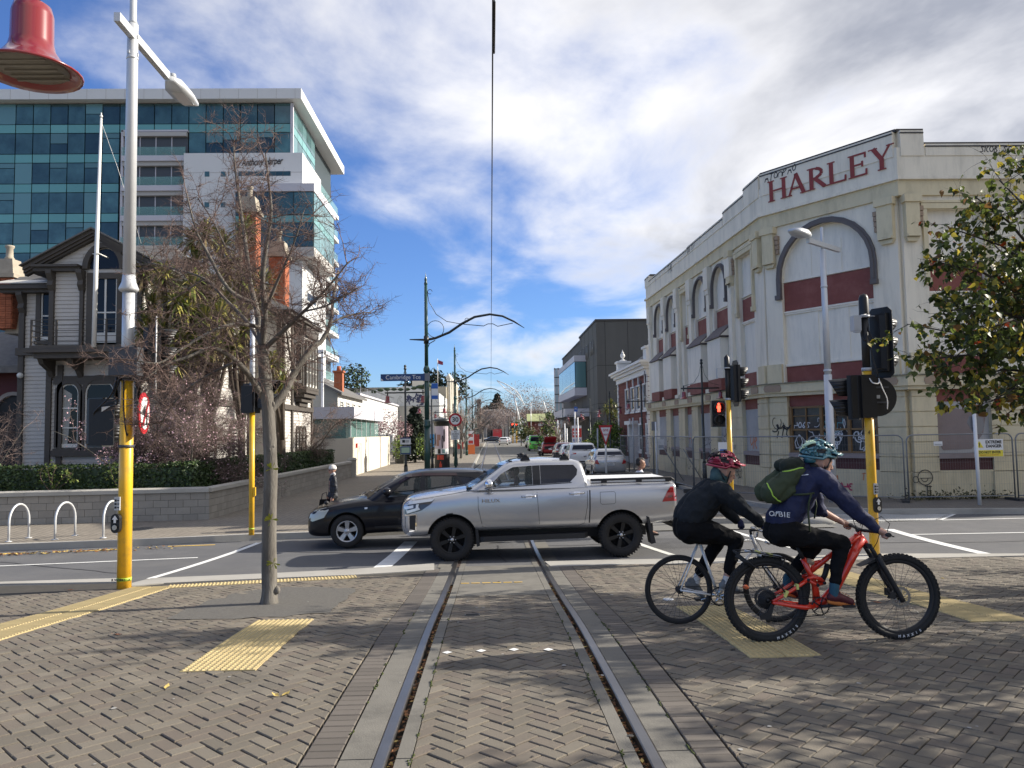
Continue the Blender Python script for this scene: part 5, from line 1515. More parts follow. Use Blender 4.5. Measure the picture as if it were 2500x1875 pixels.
for q in range(34):
 a=(9.9+tr.uniform(-1.3,1.3),7.4+tr.gauss(0,.28));ribbon(f,[a,(a[0]+tr.uniform(-.4,.4),a[1]+tr.uniform(-.4,.4)),(a[0]+tr.uniform(-.5,.5),a[1]+tr.uniform(-.5,.5))],tr.uniform(.1,.2),-.02-q*.002)
f.build('mural',mat('mural_blue',(.045,.05,.11),rough=.7),GHL,fix=False)
f=MBT(MTR(-GHL.location)@wallM((-20.5,110),(-7.2,110)));scrawl(f,'R',7.4,6.9,1.1,.08,-.02,tr,0);f.build('graffiti',m_soffit,GHL,fix=False)
f=MB()
for k in range(9):f.ball((-16.5+k*.95,110.6,8.5+.15*sin(k*.9)+k*.09),(.8,.8,.35),8,6)
rel(GHL,f).build('roof_creeper',m_hl[0],GHL)
CF=thing('civic_front','pale stone civic front with tall columns behind the bare street trees','building',(-9,150,0))
f=MB();f.box2((-26,132,.1),(-7.5,170,10.5));rel(CF,f).build('wall',mat('limestone',(.42,.38,.3),rough=.9,var=.1,vscale=.5),CF)
for k in range(5):
 f=MB();f.lathe([(.55,0),(.45,.4),(.38,11.6),(.5,11.8),(.5,12.2),(.0,12.7)],(-7.,133+k*7,.1),10);rel(CF,f).build('column',mat('pale_column',(.66,.62,.53),rough=.8),CF)
f=MB();f.box2((-13.2,131.4,.1),(-11,132,12.6));rel(CF,f).build('pier',MATS['pale_column'],CF)
fl_=thing('flagpole','flagpole with a small red and blue flag above the far roofs','flagpole',(X(1070,140),140,10.5))
f=MB();f.tube([(0,0,0),(0,0,5.6)],.07,6);f.build('pole',MATS['white_pole'],fl_)
f=MB();f.add([(0,0,5.4),(.5,.1,5.2),(1.,-.1,5.),(1.,-.1,4.4),(.5,.1,4.5),(0,0,4.7)],[(0,1,4,5),(1,2,3,4)]);f.build('flag',mat('flag_red',(.25,.04,.08),rough=.7),fl_)
for k,(x0,y0,y1,h,lb_)in enumerate(((-7.35,60.5,64.5,1.9,'pale grey gate panel between concrete posts beside the bin'),(-7.2,67,75,1.25,'low white picket style wall beyond the dark bin'),(-7.2,78,90,1.5,'white arched fence sections along the far pavement'))):
 t=thing('low_fence',lb_,'fence',(x0,y0,.12))
 for q in range(int((y1-y0)/1.3)):
  f=MB();f.prism([(0,q*1.3,0),(0,q*1.3+1.15,0),(0,q*1.3+1.15,h),(0,q*1.3+.58,h+.18),(0,q*1.3,h)],(-.12,0,0));f.build('fence_panel',m_cladw if k else m_lw,t)
  # red brick house on the right
m_rb=mat('red_brick',(.145,.042,.03),rough=.9,var=.15,vscale=3)
def plain_brick(m):
 nt=m.node_tree;N,L=nt.nodes,nt.links;b=N['Principled BSDF']
 src=b.inputs['Base Color'].links[0].from_socket
 tc=N.new('ShaderNodeTexCoord');mp_=N.new('ShaderNodeMapping');mp_.inputs['Rotation'].default_value=(radians(90),0,radians(90))
 L.new(tc.outputs['Object'],mp_.inputs['Vector'])
 br=N.new('ShaderNodeTexBrick');br.inputs['Scale'].default_value=1;br.inputs['Brick Width'].default_value=.23;br.inputs['Row Height'].default_value=.08;br.inputs['Mortar Size'].default_value=.01
 br.inputs['Color1'].default_value=(1.25,1.2,1.2,1);br.inputs['Color2'].default_value=(.75,.7,.7,1);br.inputs['Mortar'].default_value=(1.6,2.2,2.4,1)
 L.new(mp_.outputs[0],br.inputs['Vector'])
 mx=N.new('ShaderNodeMix');mx.data_type='RGBA';mx.blend_type='MULTIPLY';mx.inputs['Factor'].default_value=.8
 L.new(src,mx.inputs['A']);L.new(br.outputs['Color'],mx.inputs['B']);L.new(mx.outputs['Result'],b.inputs['Base Color'])
plain_brick(m_rb)
m_wtrim=mat('white_stucco',(.66,.65,.62),rough=.7,var=.04,vscale=2)
BH=thing('brick_house','two storey red brick house with white quoins, sash windows and roof urns','house',(10.2,49,0))
b0,b1,bX=49.,60.5,10.15
f=MB();f.box2((bX,b0,.1),(bX+12,b1,6.3));rel(BH,f).build('wall',m_rb,BH)
MBH=MTR(-BH.location)@wallM((bX,b1),(bX,b0));LB=b1-b0
MBF=MTR(-BH.location)@wallM((bX,b0),(bX+12,b0))
for(o,h,a)in((.62,.16,6.72),(.48,.16,6.56),(.3,.2,6.36),(.12,.36,6.)):
 f=MB();f.box2((bX-o,b0-o,a),(bX+12,b1+o,a+h));rel(BH,f).build('cornice',m_wtrim,BH)
f=MB();f.prism([(bX+.1,b0,6.88),(bX+12,b0,6.88),(bX+12,b0,9.6),(bX+3.4,b0,9.3)],(0,LB,0));rel(BH,f).build('roof',m_slate,BH)
for u0,M in((0,MBH),(LB-.5,MBH),(0,MBF)):
 for k in range(19):
  w_=.5 if k%2 else .34
  f=MBT(M);uu=(u0 if u0==0 else u0+.5-w_);f.box2((uu,0,.35+k*.305),(uu+w_,-.06,.35+k*.305+.27));f.build('quoin',m_wtrim,BH)
f=MBT(MBH);f.box2((-.05,0,.1),(LB,-.1,.5));f.build('plinth',m_wtrim,BH)
by=lambda px:LB-((X(px,1)and(bX*1877/(px-1189.5)))-b0)
for px0,px1 in((1525,1532),(1539,1547),(1552.5,1561),(1569,1577.5)):
 u0,u1=by(px0),by(px1)
 window(MBH,u0,u1,3.75,5.35,BH,trimw=.1,bars=1,mt=m_wtrim)
 f=MBT(MBH);f.box2(((u0+u1)/2-.1,0,5.45),((u0+u1)/2+.1,-.08,5.98));f.build('keystone',m_wtrim,BH)
for px0,px1 in((1529,1537),(1556,1563),(1574,1580)):
 u0,u1=by(px0),by(px1)
 window(MBH,u0,u1,1.,2.75,BH,trimw=.1,bars=1,mt=m_wtrim)
 f=MBT(MBH);f.box2(((u0+u1)/2-.1,0,2.85),((u0+u1)/2+.1,-.08,3.25));f.build('keystone',m_wtrim,BH)
ud0,ud1=by(1541),by(1550)
f=MBT(MBH);f.box2((ud0-.2,0,.1),(ud0,-.35,2.8));f.box2((ud1,0,.1),(ud1+.2,-.35,2.8));f.box2((ud0-.4,0,2.8),(ud1+.4,-.6,3.05));f.build('door_surround',m_wtrim,BH)
f=MBT(MBH);f.box2((ud0,-.01,.1),(ud1,-.06,2.5));f.build('door',m_winwhite,BH)
urn=[(.0,0),(.26,0),(.26,.06),(.1,.12),(.08,.2),(.2,.34),(.27,.5),(.24,.66),(.13,.74),(.19,.78),(.1,.9),(.03,1.05),(.05,1.12),(0,1.2)]
for y in(b0+.3,b1-.5):
 f=MB();f.box2((bX-.1,y-.55,6.88),(bX+.8,y+.45,7.65));f.box2((bX-.2,y-.67,7.65),(bX+.9,y+.57,7.8));f.box2((bX+.1,y-.3,7.8),(bX+.6,y+.3,7.9));rel(BH,f).build('pedestal',m_wtrim,BH)
 pe=BH.children[-1]
 f=MB();f.lathe([(r_*.72,z_*.72)for r_,z_ in urn],(bX+.35,y,7.9),14);rel(BH,f).build('urn',m_wtrim,pe)
f=MB();f.tube([(bX+.02,b0+.2,.2),(bX-.12,b0+.2,6.2)],.05,6);rel(BH,f).build('downpipe',m_arch,BH)
# dark concrete gallery
m_gal=mat('dark_board_concrete',(.088,.088,.083),rough=.85,var=.12,vscale=.35,stretch=(1,1,.3),dirt=(.13,.13,.12),dscale=.15,damt=.35)
m_galj=mat('gallery_joint',(.04,.04,.038),rough=.8)
GA=thing('concrete_gallery','dark grey windowless concrete gallery with a projecting glass bay','building',(12.7,90,0))
gX,gH=12.7,15.4
g1=gX*1877/(1413-1190)
f=MB();f.box2((gX,90,0),(40,g1,gH));rel(GA,f).build('wall',m_gal,GA)
f=MB();f.box2((gX+.15,g1+.6,0),(40,134,gH-.4));rel(GA,f).build('wall',m_gal,GA)
f=MB();f.box2((gX-.12,89.88,gH),(40,g1,gH+.22));rel(GA,f).build('capping',m_cap,GA)
f=MB();f.box2((gX+.03,g1+.6,gH-.4),(40,134,gH-.2));rel(GA,f).build('capping',m_cap,GA)
f=MB();f.box2((gX+.3,g1,0),(20,g1+.6,gH-.6));rel(GA,f).build('slot',m_cladg,GA)
jb=MB()
for z in(5.6,10.1):jb.box2((gX-.012,89.988,z),(40,90.,z+.07));jb.box2((gX-.012,90,z),(gX,g1,z+.07))
for k,x in enumerate((13.7,16.4,19.6,21.5,23.4,26)):jb.box2((x,89.985,.1),(x+.06,90,gH))
for y in(93,97,101,105):jb.box2((gX-.015,y,.1),(gX,y+.06,gH))
rel(GA,jb).build('panel_joint',m_galj,GA,kind='stuff')
tb_=MB();tr=random.Random(31)
for k in range(9):
 y0=92.+k*1.75
 if k==2:continue
 z0=11.7
 for q in range(2+k%2):
  tb_.tube([(gX-.12,y0+q*.45,z0),(gX-.12,y0+q*.45+(.5 if(q+k)%3==0 else 0),z0+1.7)],.05,5)
 tb_.tube([(gX-.12,y0,z0+(1.7 if k%2 else .8)),(gX-.12,y0+.9,z0+(1.7 if k%2 else .8))],.05,5)
for k in range(7):
 y0=g1+2+k*2.9;z0=11.2
 tb_.tube([(gX,y0,z0),(gX,y0,z0+1.8)],.05,5);tb_.tube([(gX,y0+.9,z0),(gX,y0+.4,z0+1.8)],.05,5)
rel(GA,tb_).build('tube_sign',mat('unlit_tube',(.17,.17,.165),rough=.4),GA)
ba_,bb_=gX*1877/(1430-1190),gX*1877/(1384-1190)
bz0,bz1=Z(1400,975,112),Z(1400,888,112)
f=MB();f.box2((gX-1.6,ba_+.5,bz0),(gX,bb_,bz0+1.));f.box2((gX-1.6,ba_+.5,bz1-.8),(gX,bb_,bz1));rel(GA,f).build('bay_frame',m_cladg,GA);bf=GA.children[-1]
f=MB();f.box2((gX-1.35,ba_+.7,bz0+1.),(gX,bb_-.2,bz1-.8));rel(GA,f).build('bay_core',m_galj,bf)
m_skyglass=mat('reflective_glass',(.2,.3,.36),rough=.03,metal=.7)
for k in range(4):
 L_=(bb_-ba_-.8)/4;y=ba_+.6+k*L_
 f=MB();f.box2((gX-1.55,y+.05,bz0+1.05),(gX-1.5,y+L_-.05,bz1-.85));rel(GA,f).build('pane',m_skyglass,bf)
f=MB();f.box2((gX-1.45,ba_+.55,bz0+1.05),(gX-.1,ba_+.58,bz1-.85));rel(GA,f).build('pane',m_gv2,bf)
f=MB();f.box2((gX-3.2,97,4.3),(gX,128,5.3));rel(GA,f).build('canopy',m_cladg,GA)
for k in range(5):
 f=MB();f.box2((gX-.03,91.5+k*1.4,.8),(gX,92.2+k*1.4,4.));rel(GA,f).build('slit_window',m_galj,GA)
LT=thing('lattice_frame','pale steel lattice frame with horizontal louvres beyond the gallery','screen',(12.5,146,0))
for x in(X(1357,146),X(1366,146),X(1375,146),X(1382,146)):
 f=MB();f.box2((x-.12,146,0),(x+.12,146.2,14.6));rel(LT,f).build('post',m_cladg,LT)
for k in range(8):
 f=MB();f.box2((X(1356,146),145.9,3.+k*1.62),(X(1384,146),146.1,3.16+k*1.62));rel(LT,f).build('louvre',m_galj,LT)
f=MB();f.box2((X(1357,147),147,1),(X(1384,147),147.1,14.4));rel(LT,f).build('glazing',mat('pale_blue_glass',(.34,.46,.55),rough=.2),LT)
SC=thing('arch_sculpture','leaning white steel arch sculpture on a tilted mast above the street trees','sculpture',(X(1290,170),170,0))
f=MB();f.tube([(X(1273,170)-0,170,Z(1273,1047,170)),(X(1256,170),170,Z(1256,965,170))],[.2,.15],8);rel(SC,f).build('mast',m_cladw,SC)
f=MB();ap=[(1213,929),(1235,938),(1256,951),(1270,967),(1278,985),(1281,988)]
ap2=[(1213,929),(1232,948),(1250,962),(1262,966),(1273,978),(1281,988)]
P_=lambda q,d=170:W(q[0],q[1],d)
f.tube([P_(q)for q in ap],.1,5);f.tube([P_(q,171.5)for q in ap2],.08,5)
for k in range(5):
 f.tube([P_(ap[k]),P_(ap2[k+1],171.5)],.045,4);f.tube([P_(ap2[k],171.5),P_(ap[k+1])],.045,4)
rel(SC,f).build('arch',m_cladw,SC)
GS=thing('green_roofed_shop','brick shop with a pale green metal roof beyond the parked cars','shop',(X(1320,190),190,0))
f=MB();f.box2((X(1290,190),190,0),(X(1352,190),215,Z(1320,1029,190)));rel(GS,f).build('wall',m_rb,GS)
f=MB();f.prism([(X(1287,189),189,Z(1320,1029,189)),(X(1354,189),189,Z(1320,1029,189)),(X(1354,196),197,Z(1320,1011,193)),(X(1287,196),197,Z(1320,1011,193))],(0,0,.2));rel(GS,f).build('roof',mat('green_iron',(.33,.36,.16),rough=.6),GS)
f=MB();f.box2((X(1316,186),186,Z(1330,1039,186)),(X(1362,186),189,Z(1330,1034,186)));rel(GS,f).build('awning',m_cladw,GS)
MU=thing('museum','grey stone gabled museum front that closes the far end of the street','museum',(X(1210,400),400,0))
mx_=lambda px:X(px,400);mz_=lambda py:Z(1210,py,400)
m_stone=mat('grey_stone',(.3,.285,.255),rough=.95,var=.15,vscale=.2)
f=MB();f.prism([(mx_(1160),400,0),(mx_(1240),400,0),(mx_(1240),400,mz_(1020)),(mx_(1208),400,mz_(1002)),(mx_(1180),400,mz_(1003)),(mx_(1160),400,mz_(1026))],(0,30,0));rel(MU,f).build('wall',m_stone,MU)
f=MB();f.prism([(mx_(1178),401,mz_(1018)),(mx_(1262),401,mz_(1018)),(mx_(1240),412,mz_(1000)),(mx_(1180),412,mz_(1000))],(0,0,.5));rel(MU,f).build('roof',m_slate,MU)
for c_,w_,h_ in((1208,5.5,14.5),(1193.5,3.,9.5),(1222,3.,9.5)):
 f=MBT(MTR(-MU.location)@wallM((mx_(c_),399.5),(mx_(c_)+1,399.5)))
 k_=h_*1.
 f.prism([(-w_/2,0,0),(w_/2,0,0),(w_/2,0,k_*.55),(w_*.3,0,k_*.82),(0,0,k_),(-w_*.3,0,k_*.82),(-w_/2,0,k_*.55)],(0,-.3,0));f.build('arch_surround',mat('pale_stone',(.5,.47,.4),rough=.9),MU)
 f=MBT(MTR(-MU.location)@wallM((mx_(c_),399.1),(mx_(c_)+1,399.1)))
 f.prism([(-w_*.3,0,0),(w_*.3,0,0),(w_*.3,0,k_*.45),(0,0,k_*.68),(-w_*.3,0,k_*.45)],(0,-.3,0));f.build('doorway',m_galj,MU)
f=MB();f.box2((mx_(1203),385,.3),(mx_(1224),385.3,4.4));f.build('banner',mat('banner_red',(.55,.05,.05),rough=.6),label='wide red banner hung across the far end of the street',cat='banner')
ST=thing('steeple','slim dark stone steeple far down the left side of the street','steeple',(X(1170,300),300,0))
f=MB();f.box2((X(1165,300),300,0),(X(1175,300),301.5,Z(1170,980,300)));rel(ST,f).build('shaft',mat('dark_stone',(.1,.09,.085),rough=.9),ST)
f=MB();f.box((X(1170,300),300.7,Z(1170,978,300)),(1.9,1.9,1.));rel(ST,f).build('cap',MATS['dark_stone'],ST)
# vehicles (local axes: nose at x = 0, tail at x = L, near side at -y)
from mathutils.bvhtree import BVHTree
m_silver=mat('silver_paint',(.47,.47,.48),rough=.27,metal=.65,coat=1.)
m_blackpaint=mat('black_car_paint',(.006,.006,.009),rough=.3,coat=.35,spec=.3)
m_tyre=mat('tyre_rubber',(.022,.021,.021),rough=.85,var=.25,vscale=12,bump=.4,bscale=120)
m_rimblack=mat('black_alloy',(.018,.018,.019),rough=.4,metal=.4)
m_rimsilver=mat('silver_alloy',(.55,.55,.56),rough=.3,metal=.8)
m_plastic=mat('black_plastic',(.018,.018,.02),rough=.6)
m_chrome=mat('chrome',(.75,.75,.77),rough=.08,metal=1.)
m_carglass=mat('car_glass',(.03,.045,.045),rough=.02,alpha=.42,spec=.9)
m_tint=mat('tinted_car_glass',(.01,.012,.022),rough=.03,alpha=.97,spec=.55)
m_lens=mat('lamp_lens',(.72,.74,.75),rough=.08,spec=.8,coat=1)
m_lensdark=mat('lamp_inside',(.05,.05,.055),rough=.15,coat=1)
m_taillight=mat('tail_lens',(.34,.012,.015),rough=.12,coat=1)
m_taildark=mat('tail_lens_dark',(.12,.004,.006),rough=.12,coat=1)
m_seam=mat('panel_gap',(.015,.015,.017),rough=.8)
m_inside=mat('car_interior',(.02,.02,.022),rough=.9)
m_plate=mat('number_plate',(.62,.63,.64),rough=.4)
def section(x,zb,zt,w,cr=.03):
 h=zt-zb
 hp=[(0,zb),(.8*w,zb),(.955*w,zb+.07*h),(.995*w,zb+.28*h),(w,zb+.52*h),(.992*w,zb+.74*h),(.968*w,zb+.9*h),(.9*w,zb+.985*h),(.5*w,zt+cr),(0,zt+cr*1.3)]
 r=[V3((x,-a,b))for a,b in hp]+[V3((x,a,b))for a,b in reversed(hp[1:-1])]
 return r
def roundring(x0,x1,hw,z,rf=.25,rr=.12,bow=.07,n=5):
 """plan outline of the cabin at one height: bowed nose edge, rounded corners"""
 pts=[]
 def corner(cx,cy,a0,r):
  for k in range(n+1):
   a=a0+(pi/2)*k/n;pts.append(V3((cx+r*cos(a),cy+r*sin(a),z)))
 corner(x1-rr,hw-rr,0,rr);corner(x0+rf,hw-rf,pi/2,rf)
 pts.append(V3((x0-bow,0,z)))
 corner(x0+rf,-hw+rf,pi,rf);corner(x1-rr,-hw+rr,3*pi/2,rr)
 return pts
def apply_bool(o,cutters,op='DIFFERENCE'):
 for c in cutters:
  m=o.modifiers.new('b','BOOLEAN');m.operation=op;m.object=c;m.solver='EXACT'
 evald(o)
 for c in cutters:bpy.data.objects.remove(c,do_unlink=True)
def cyl_cutter(x,z,r,y0,y1):
 f=MB();f.lathe([(r,y0),(r,y1)],(x,0,z),32,R=MRO(-pi/2,3,'X'));return f.build('cut',m_plastic)
def prism_cutter(poly,y0,y1):
 f=MB();f.prism([(p[0],y0,p[1])for p in poly],(0,y1-y0,0));return f.build('cut',m_plastic)
def bvh_of(o):
 bm=bmesh.new();bm.from_mesh(o.data);bm.transform(o.matrix_basis)
 t=BVHTree.FromBMesh(bm);bm.free();return t
def skin(f,poly,bvh,off=.004,axis='side',sgn=-1,cell=.07,mi=0):
 """a polygon drawn in (x, z) (side) or (y, z) (end) and laid over the body surface"""
 a0,a1=min(p[0]for p in poly),max(p[0]for p in poly);b0_,b1_=min(p[1]for p in poly),max(p[1]for p in poly)
 na,nb_=max(1,int((a1-a0)/cell)),max(1,int((b1_-b0_)/cell))
 for i in range(na):
  for j in range(nb_):
   ca=a0+(a1-a0)*i/na;cb=a0+(a1-a0)*(i+1)/na
   da=b0_+(b1_-b0_)*j/nb_;db=b0_+(b1_-b0_)*(j+1)/nb_
   cl=clip_poly(list(poly),[(ca,da),(cb,da),(cb,db),(ca,db)])
   if len(cl)<3:continue
   vs_=[]
   for(a,b)in cl:
    if axis=='side':o,d=V3((a,sgn*4,b)),V3((0,-sgn,0))
    else:o,d=V3((sgn*9 if sgn>0 else-4,a,b)),V3((-sgn,0,0))
    h=bvh.ray_cast(o,d)
    if h[0]is None:vs_=None;break
    vs_.append(h[0]-d*off)
   if vs_:f.add(vs_,[tuple(range(len(vs_)))],mi,True)
def line_skin(f,pts,w,bvh,off=.002,sgn=-1,axis='side'):
 P=[]
 for i in range(len(pts)-1):
  a,b=V3(pts[i]),V3(pts[i+1]);n=max(1,int((b-a).length/.06))
  for k in range(n):P.append(a.lerp(b,k/n))
 P.append(V3(pts[-1]))
 L_,R_=[],[]
 for i,p in enumerate(P):
  t=(P[min(i+1,len(P)-1)]-P[max(i-1,0)]).normalized();n=V3((-t.y,t.x))*w/2
  for lst,q in((L_,p+n),(R_,p-n)):
   if axis=='side':o,d=V3((q.x,sgn*4,q.y)),V3((0,-sgn,0))
   else:o,d=V3((sgn*9 if sgn>0 else-4,q.x,q.y)),V3((-sgn,0,0))
   h=bvh.ray_cast(o,d);lst.append(h[0]-d*off if h[0]is not None else None)
 for i in range(len(P)-1):
  q=(L_[i],L_[i+1],R_[i+1],R_[i])
  if all(v is not None for v in q):f.add(q,[(0,1,2,3)],0,True)
def wheel(parent,x,y,R,wd,rim,style,sgn,knobs=False):
 """tyre (part) with rim and hub (sub-parts); sgn -1 faces the near side"""
 Rm=MRO(-pi/2*sgn,3,'X')
 f=MB();h=wd/2
 f.lathe([(rim,-h*.8),(rim+.02,-h),(R-.035,-h*1.02),(R-.008,-h*.82),(R,-h*.5),(R,h*.5),(R-.008,h*.82),(R-.035,h*1.02),(rim+.02,h),(rim,h*.8)],(0,0,0),36,R=Rm,cap=False)
 if knobs:
  for k in range(44):
   a=2*pi*k/44
   for q,s in((1,.72),(-1,.72),(1,.2),(-1,.2)):
    aa=a+(.07 if q>0 else 0)
    p=Rm@V3((cos(aa)*(R+.004),sin(aa)*(R+.004),q*h*s))
    f.box(p,(.016,.026,wd*.17),rot=Rm@MRO(aa,3,'Z'))
    if s>.5:
     p=Rm@V3((cos(aa)*(R-.03),sin(aa)*(R-.03),q*h*1.02));f.box(p,(.035,.018,.006),rot=Rm@MRO(aa,3,'Z'))
 w=f.build('wheel',m_tyre,parent,loc=(x,y,R))
 f=MB();hz=h*.72
 f.lathe([(0,hz-.1),(rim*.8,hz-.1),(rim*.93,hz-.02),(rim*.95,hz+.01),(rim+.012,hz+.015),(rim+.014,hz-.03),(rim,hz-.12),(rim,-h*.8)],(0,0,0),36,mi=1,R=Rm,cap=False)
 f.lathe([(rim*.9,hz-.02),(rim*.94,hz+.012),(rim+.013,hz+.016),(rim+.013,hz)],(0,0,0),36,mi=0,R=Rm,cap=False)
 n=style
 for k in range(n):
  a=2*pi*k/n+.3
  c,s=cos(a),sin(a)
  def pt(r,t,z):return Rm@V3((c*r-s*t,s*r+c*t,z))
  w0,w1=rim*(.17 if n>5 else .2),rim*(.24 if n>5 else .3)
  if n==6:w0,w1=rim*.13,rim*.2
  f.add([pt(rim*.18,-w0,hz-.09),pt(rim*.95,-w1,hz-.09),pt(rim*.95,w1,hz-.09),pt(rim*.18,w0,hz-.09),pt(rim*.2,-w0*.8,hz-.008),pt(rim*.96,-w1*.75,hz+.004),pt(rim*.96,w1*.75,hz+.004),pt(rim*.2,w0*.8,hz-.008)],[(4,5,6,7),(0,1,5,4),(2,3,7,6),(1,2,6,5)],0)
 f.lathe([(rim*.3,hz-.06),(rim*.28,hz-.005),(rim*.2,hz+.004),(0,hz+.006)],(0,0,0),18,mi=0,R=Rm)
 r_=f.build('rim',[m_rimblack if style==6 else m_rimsilver,m_rimblack],w)
 f=MB();f.lathe([(rim*.14,hz),(rim*.13,hz+.016),(0,hz+.018)],(0,0,0),14,R=Rm)
 for k in range(6 if style==6 else 5):
  a=2*pi*k/(6 if style==6 else 5);f.lathe([(.011,hz-.01),(.011,hz+.008),(0,hz+.01)],Rm@V3((cos(a)*rim*.25,sin(a)*rim*.25,0)),6,R=Rm)
 f.build('hub_cap',m_rimsilver,w)
 return w
def build_car(name,label,cat,S,group=None):
 """S: dictionary of sizes. Returns the Empty at ground level under the nose."""
 t=thing(name,label,cat,group=group)
 paint=S['paint']
 f=MB();f.loft([section(*s)for s in S['body']],0,True,True)
 body=f.build('body',[paint,m_plastic],t)
 sub=body.modifiers.new('s','SUBSURF');sub.levels=S.get('sub',2);sub.render_levels=sub.levels
 evald(body)
 cut=[]
 for wx in S['wheels']:
  for sg in(-1,1):cut.append(cyl_cutter(wx,S['R']+.01,S['R']*S.get('arch',1.19),sg*(S['hw']-.42),sg*(S['hw']+.6)))
 if S.get('cutlow'):cut+=[prism_cutter(p,-3,3)for p in S['cutlow']]
 apply_bool(body,cut)
 for p in body.data.polygons:p.use_smooth=True
 body.data.materials.clear();body.data.materials.append(paint);body.data.materials.append(m_plastic)
 for p in body.data.polygons:
  c=p.center
  for wx in S['wheels']:
   d=sqrt((c.x-wx)**2+(c.z-S['R']-.01)**2)
   if d<S['R']*S.get('arch',1.19)+.004 and abs(c.y)<S['hw']-.03 or(abs(d-S['R']*S.get('arch',1.19))<.003):p.material_index=1
  if S.get('cladding')and c.z<S['cladding'](c.x):p.material_index=1
 bm=bmesh.new();bm.from_mesh(body.data)
 for e in bm.edges:
  if len(e.link_faces)==2 and e.calc_face_angle(0)>.6:e.smooth=False
 bm.to_mesh(body.data);bm.free()
 bv=bvh_of(body)
 f=MB()
 rings=[roundring(*r)for r in S['cabin']]
 n=len(rings[0])
 f.loft(rings,0,False,True);top=[p for p in rings[-1]]
 cen=sum(top,V3())/n;f.add(top+[cen+V3((0,0,S.get('crown',.02)))],[(i,(i+1)%n,n)for i in range(n)],0,True)
 cab=f.build('cabin',paint,t)
 bm=bmesh.new();bm.from_mesh(cab.data);bmesh.ops.remove_doubles(bm,verts=bm.verts,dist=.0005);bmesh.ops.recalc_face_normals(bm,faces=bm.faces);bm.to_mesh(cab.data);bm.free()
 cv0=bvh_of(cab)
 if S.get('open'):
  sd=cab.modifiers.new('t','SOLIDIFY');sd.thickness=.045;sd.offset=-1
  evald(cab)
  cut=[prism_cutter(p,-3,3)for p in S['side_win']]
  fw=S['wind']
  f=MB();f.prism([(-1.5,-fw[0],fw[1]),(-1.5,fw[0],fw[1]),(-1.5,fw[2],fw[3]),(-1.5,-fw[2],fw[3])],(fw[4]+1.5,0,0));cut.append(f.build('cut',m_plastic))
  apply_bool(cab,cut)
 cab.name='cabin'
 for p in cab.data.polygons:p.use_smooth=True
 bm=bmesh.new();bm.from_mesh(cab.data)
 for e in bm.edges:
  if len(e.link_faces)==2 and e.calc_face_angle(0)>.5:e.smooth=False
 bm.to_mesh(cab.data);bm.free()
 for k,p in enumerate(S['side_win']):
  for sg in(-1,1):
   f=MB();skin(f,p,cv0,-.012 if S.get('open')else .004,'side',sg)
   if f.f:f.build('side_window',S['glass'][k],t)
 f=MB();fw=S['wind'];skin(f,[(-fw[0],fw[1]),(fw[0],fw[1]),(fw[2],fw[3]),(-fw[2],fw[3])],cv0,-.012 if S.get('open')else .004,'end',-1)
 f.build('windscreen',m_carglass if S.get('open')else m_tint,t)
 if S.get('rear_win'):
  f=MB();skin(f,S['rear_win'],cv0,.005,'end',1);f.build('rear_window',m_tint,t)
 for i,wx in enumerate(S['wheels']):
  for sg in(-1,1):wheel(t,wx,sg*(S['hw']-S['tw']/2-.02),S['R'],S['tw'],S['rim'],S.get('spokes',5),sg,S.get('knobs',False))
 f=MB()
 for(pts,w)in S.get('lines',[]):
  for sg in(-1,1):line_skin(f,pts,w,bv,.0015,sg)
 if f.f:f.build('panel_gap',m_seam,t,kind='stuff')
 return t,bv,cv0
PB=[(.0,.6,.95,.58),(.05,.5,1.06,.76),(.16,.43,1.13,.87),(.36,.43,1.17,.905),(.7,.47,1.21,.925),(1.25,.5,1.285,.93),(1.5,.5,1.29,.93),(2.5,.5,1.3,.93),(3.35,.5,1.335,.93),(3.6,.5,1.345,.93),(4.3,.53,1.345,.93),(4.95,.58,1.345,.925),(5.06,.6,1.34,.91),(5.11,.64,1.31,.88)]
SW=[[(1.6,1.305),(2.43,1.345),(2.43,1.685),(2.08,1.665),(1.86,1.55)],[(2.58,1.35),(3.12,1.375),(3.25,1.5),(3.27,1.6),(3.2,1.685),(2.58,1.69)]]
ute,ubv,ucv=build_car('pickup_truck','silver double cab pickup truck with black alloy wheels crossing the tram tracks','pickup truck',dict(paint=m_silver,body=PB,hw=.93,wheels=(.95,4.035),R=.392,tw=.26,rim=.245,spokes=6,knobs=True,arch=1.17,open=True,side_win=SW,glass=[m_carglass,m_tint],wind=(.74,1.36,.62,1.7,2.2),cabin=[(1.2,3.46,.885,1.27,.25,.08,.1),(1.52,3.44,.835,1.45,.25,.1,.1),(1.86,3.38,.735,1.69,.22,.12,.09),(1.96,3.33,.69,1.745,.2,.14,.08),(2.12,3.2,.6,1.785,.2,.2,.06)],crown=.03,lines=[([(1.43,1.27),(1.43,.95),(1.5,.62),(1.62,.555),(2.2,.55)],.008),([(2.5,1.33),(2.52,.9),(2.54,.57)],.008),([(1.62,.555),(3.22,.575),(3.36,.63),(3.42,.95),(3.43,1.33)],.008),([(3.475,1.34),(3.465,.9),(3.44,.52)],.022),([(.12,1.095),(.6,1.16),(1.,1.215),(1.28,1.265)],.007),([(3.66,1.18),(3.92,1.185),(3.94,1.16),(3.94,.99),(3.91,.965),(3.69,.96),(3.66,.985),(3.66,1.18)],.007)]))
ute.location=(0,0,0)
def add(f,name,m,parent):return f.build(name,m,parent)
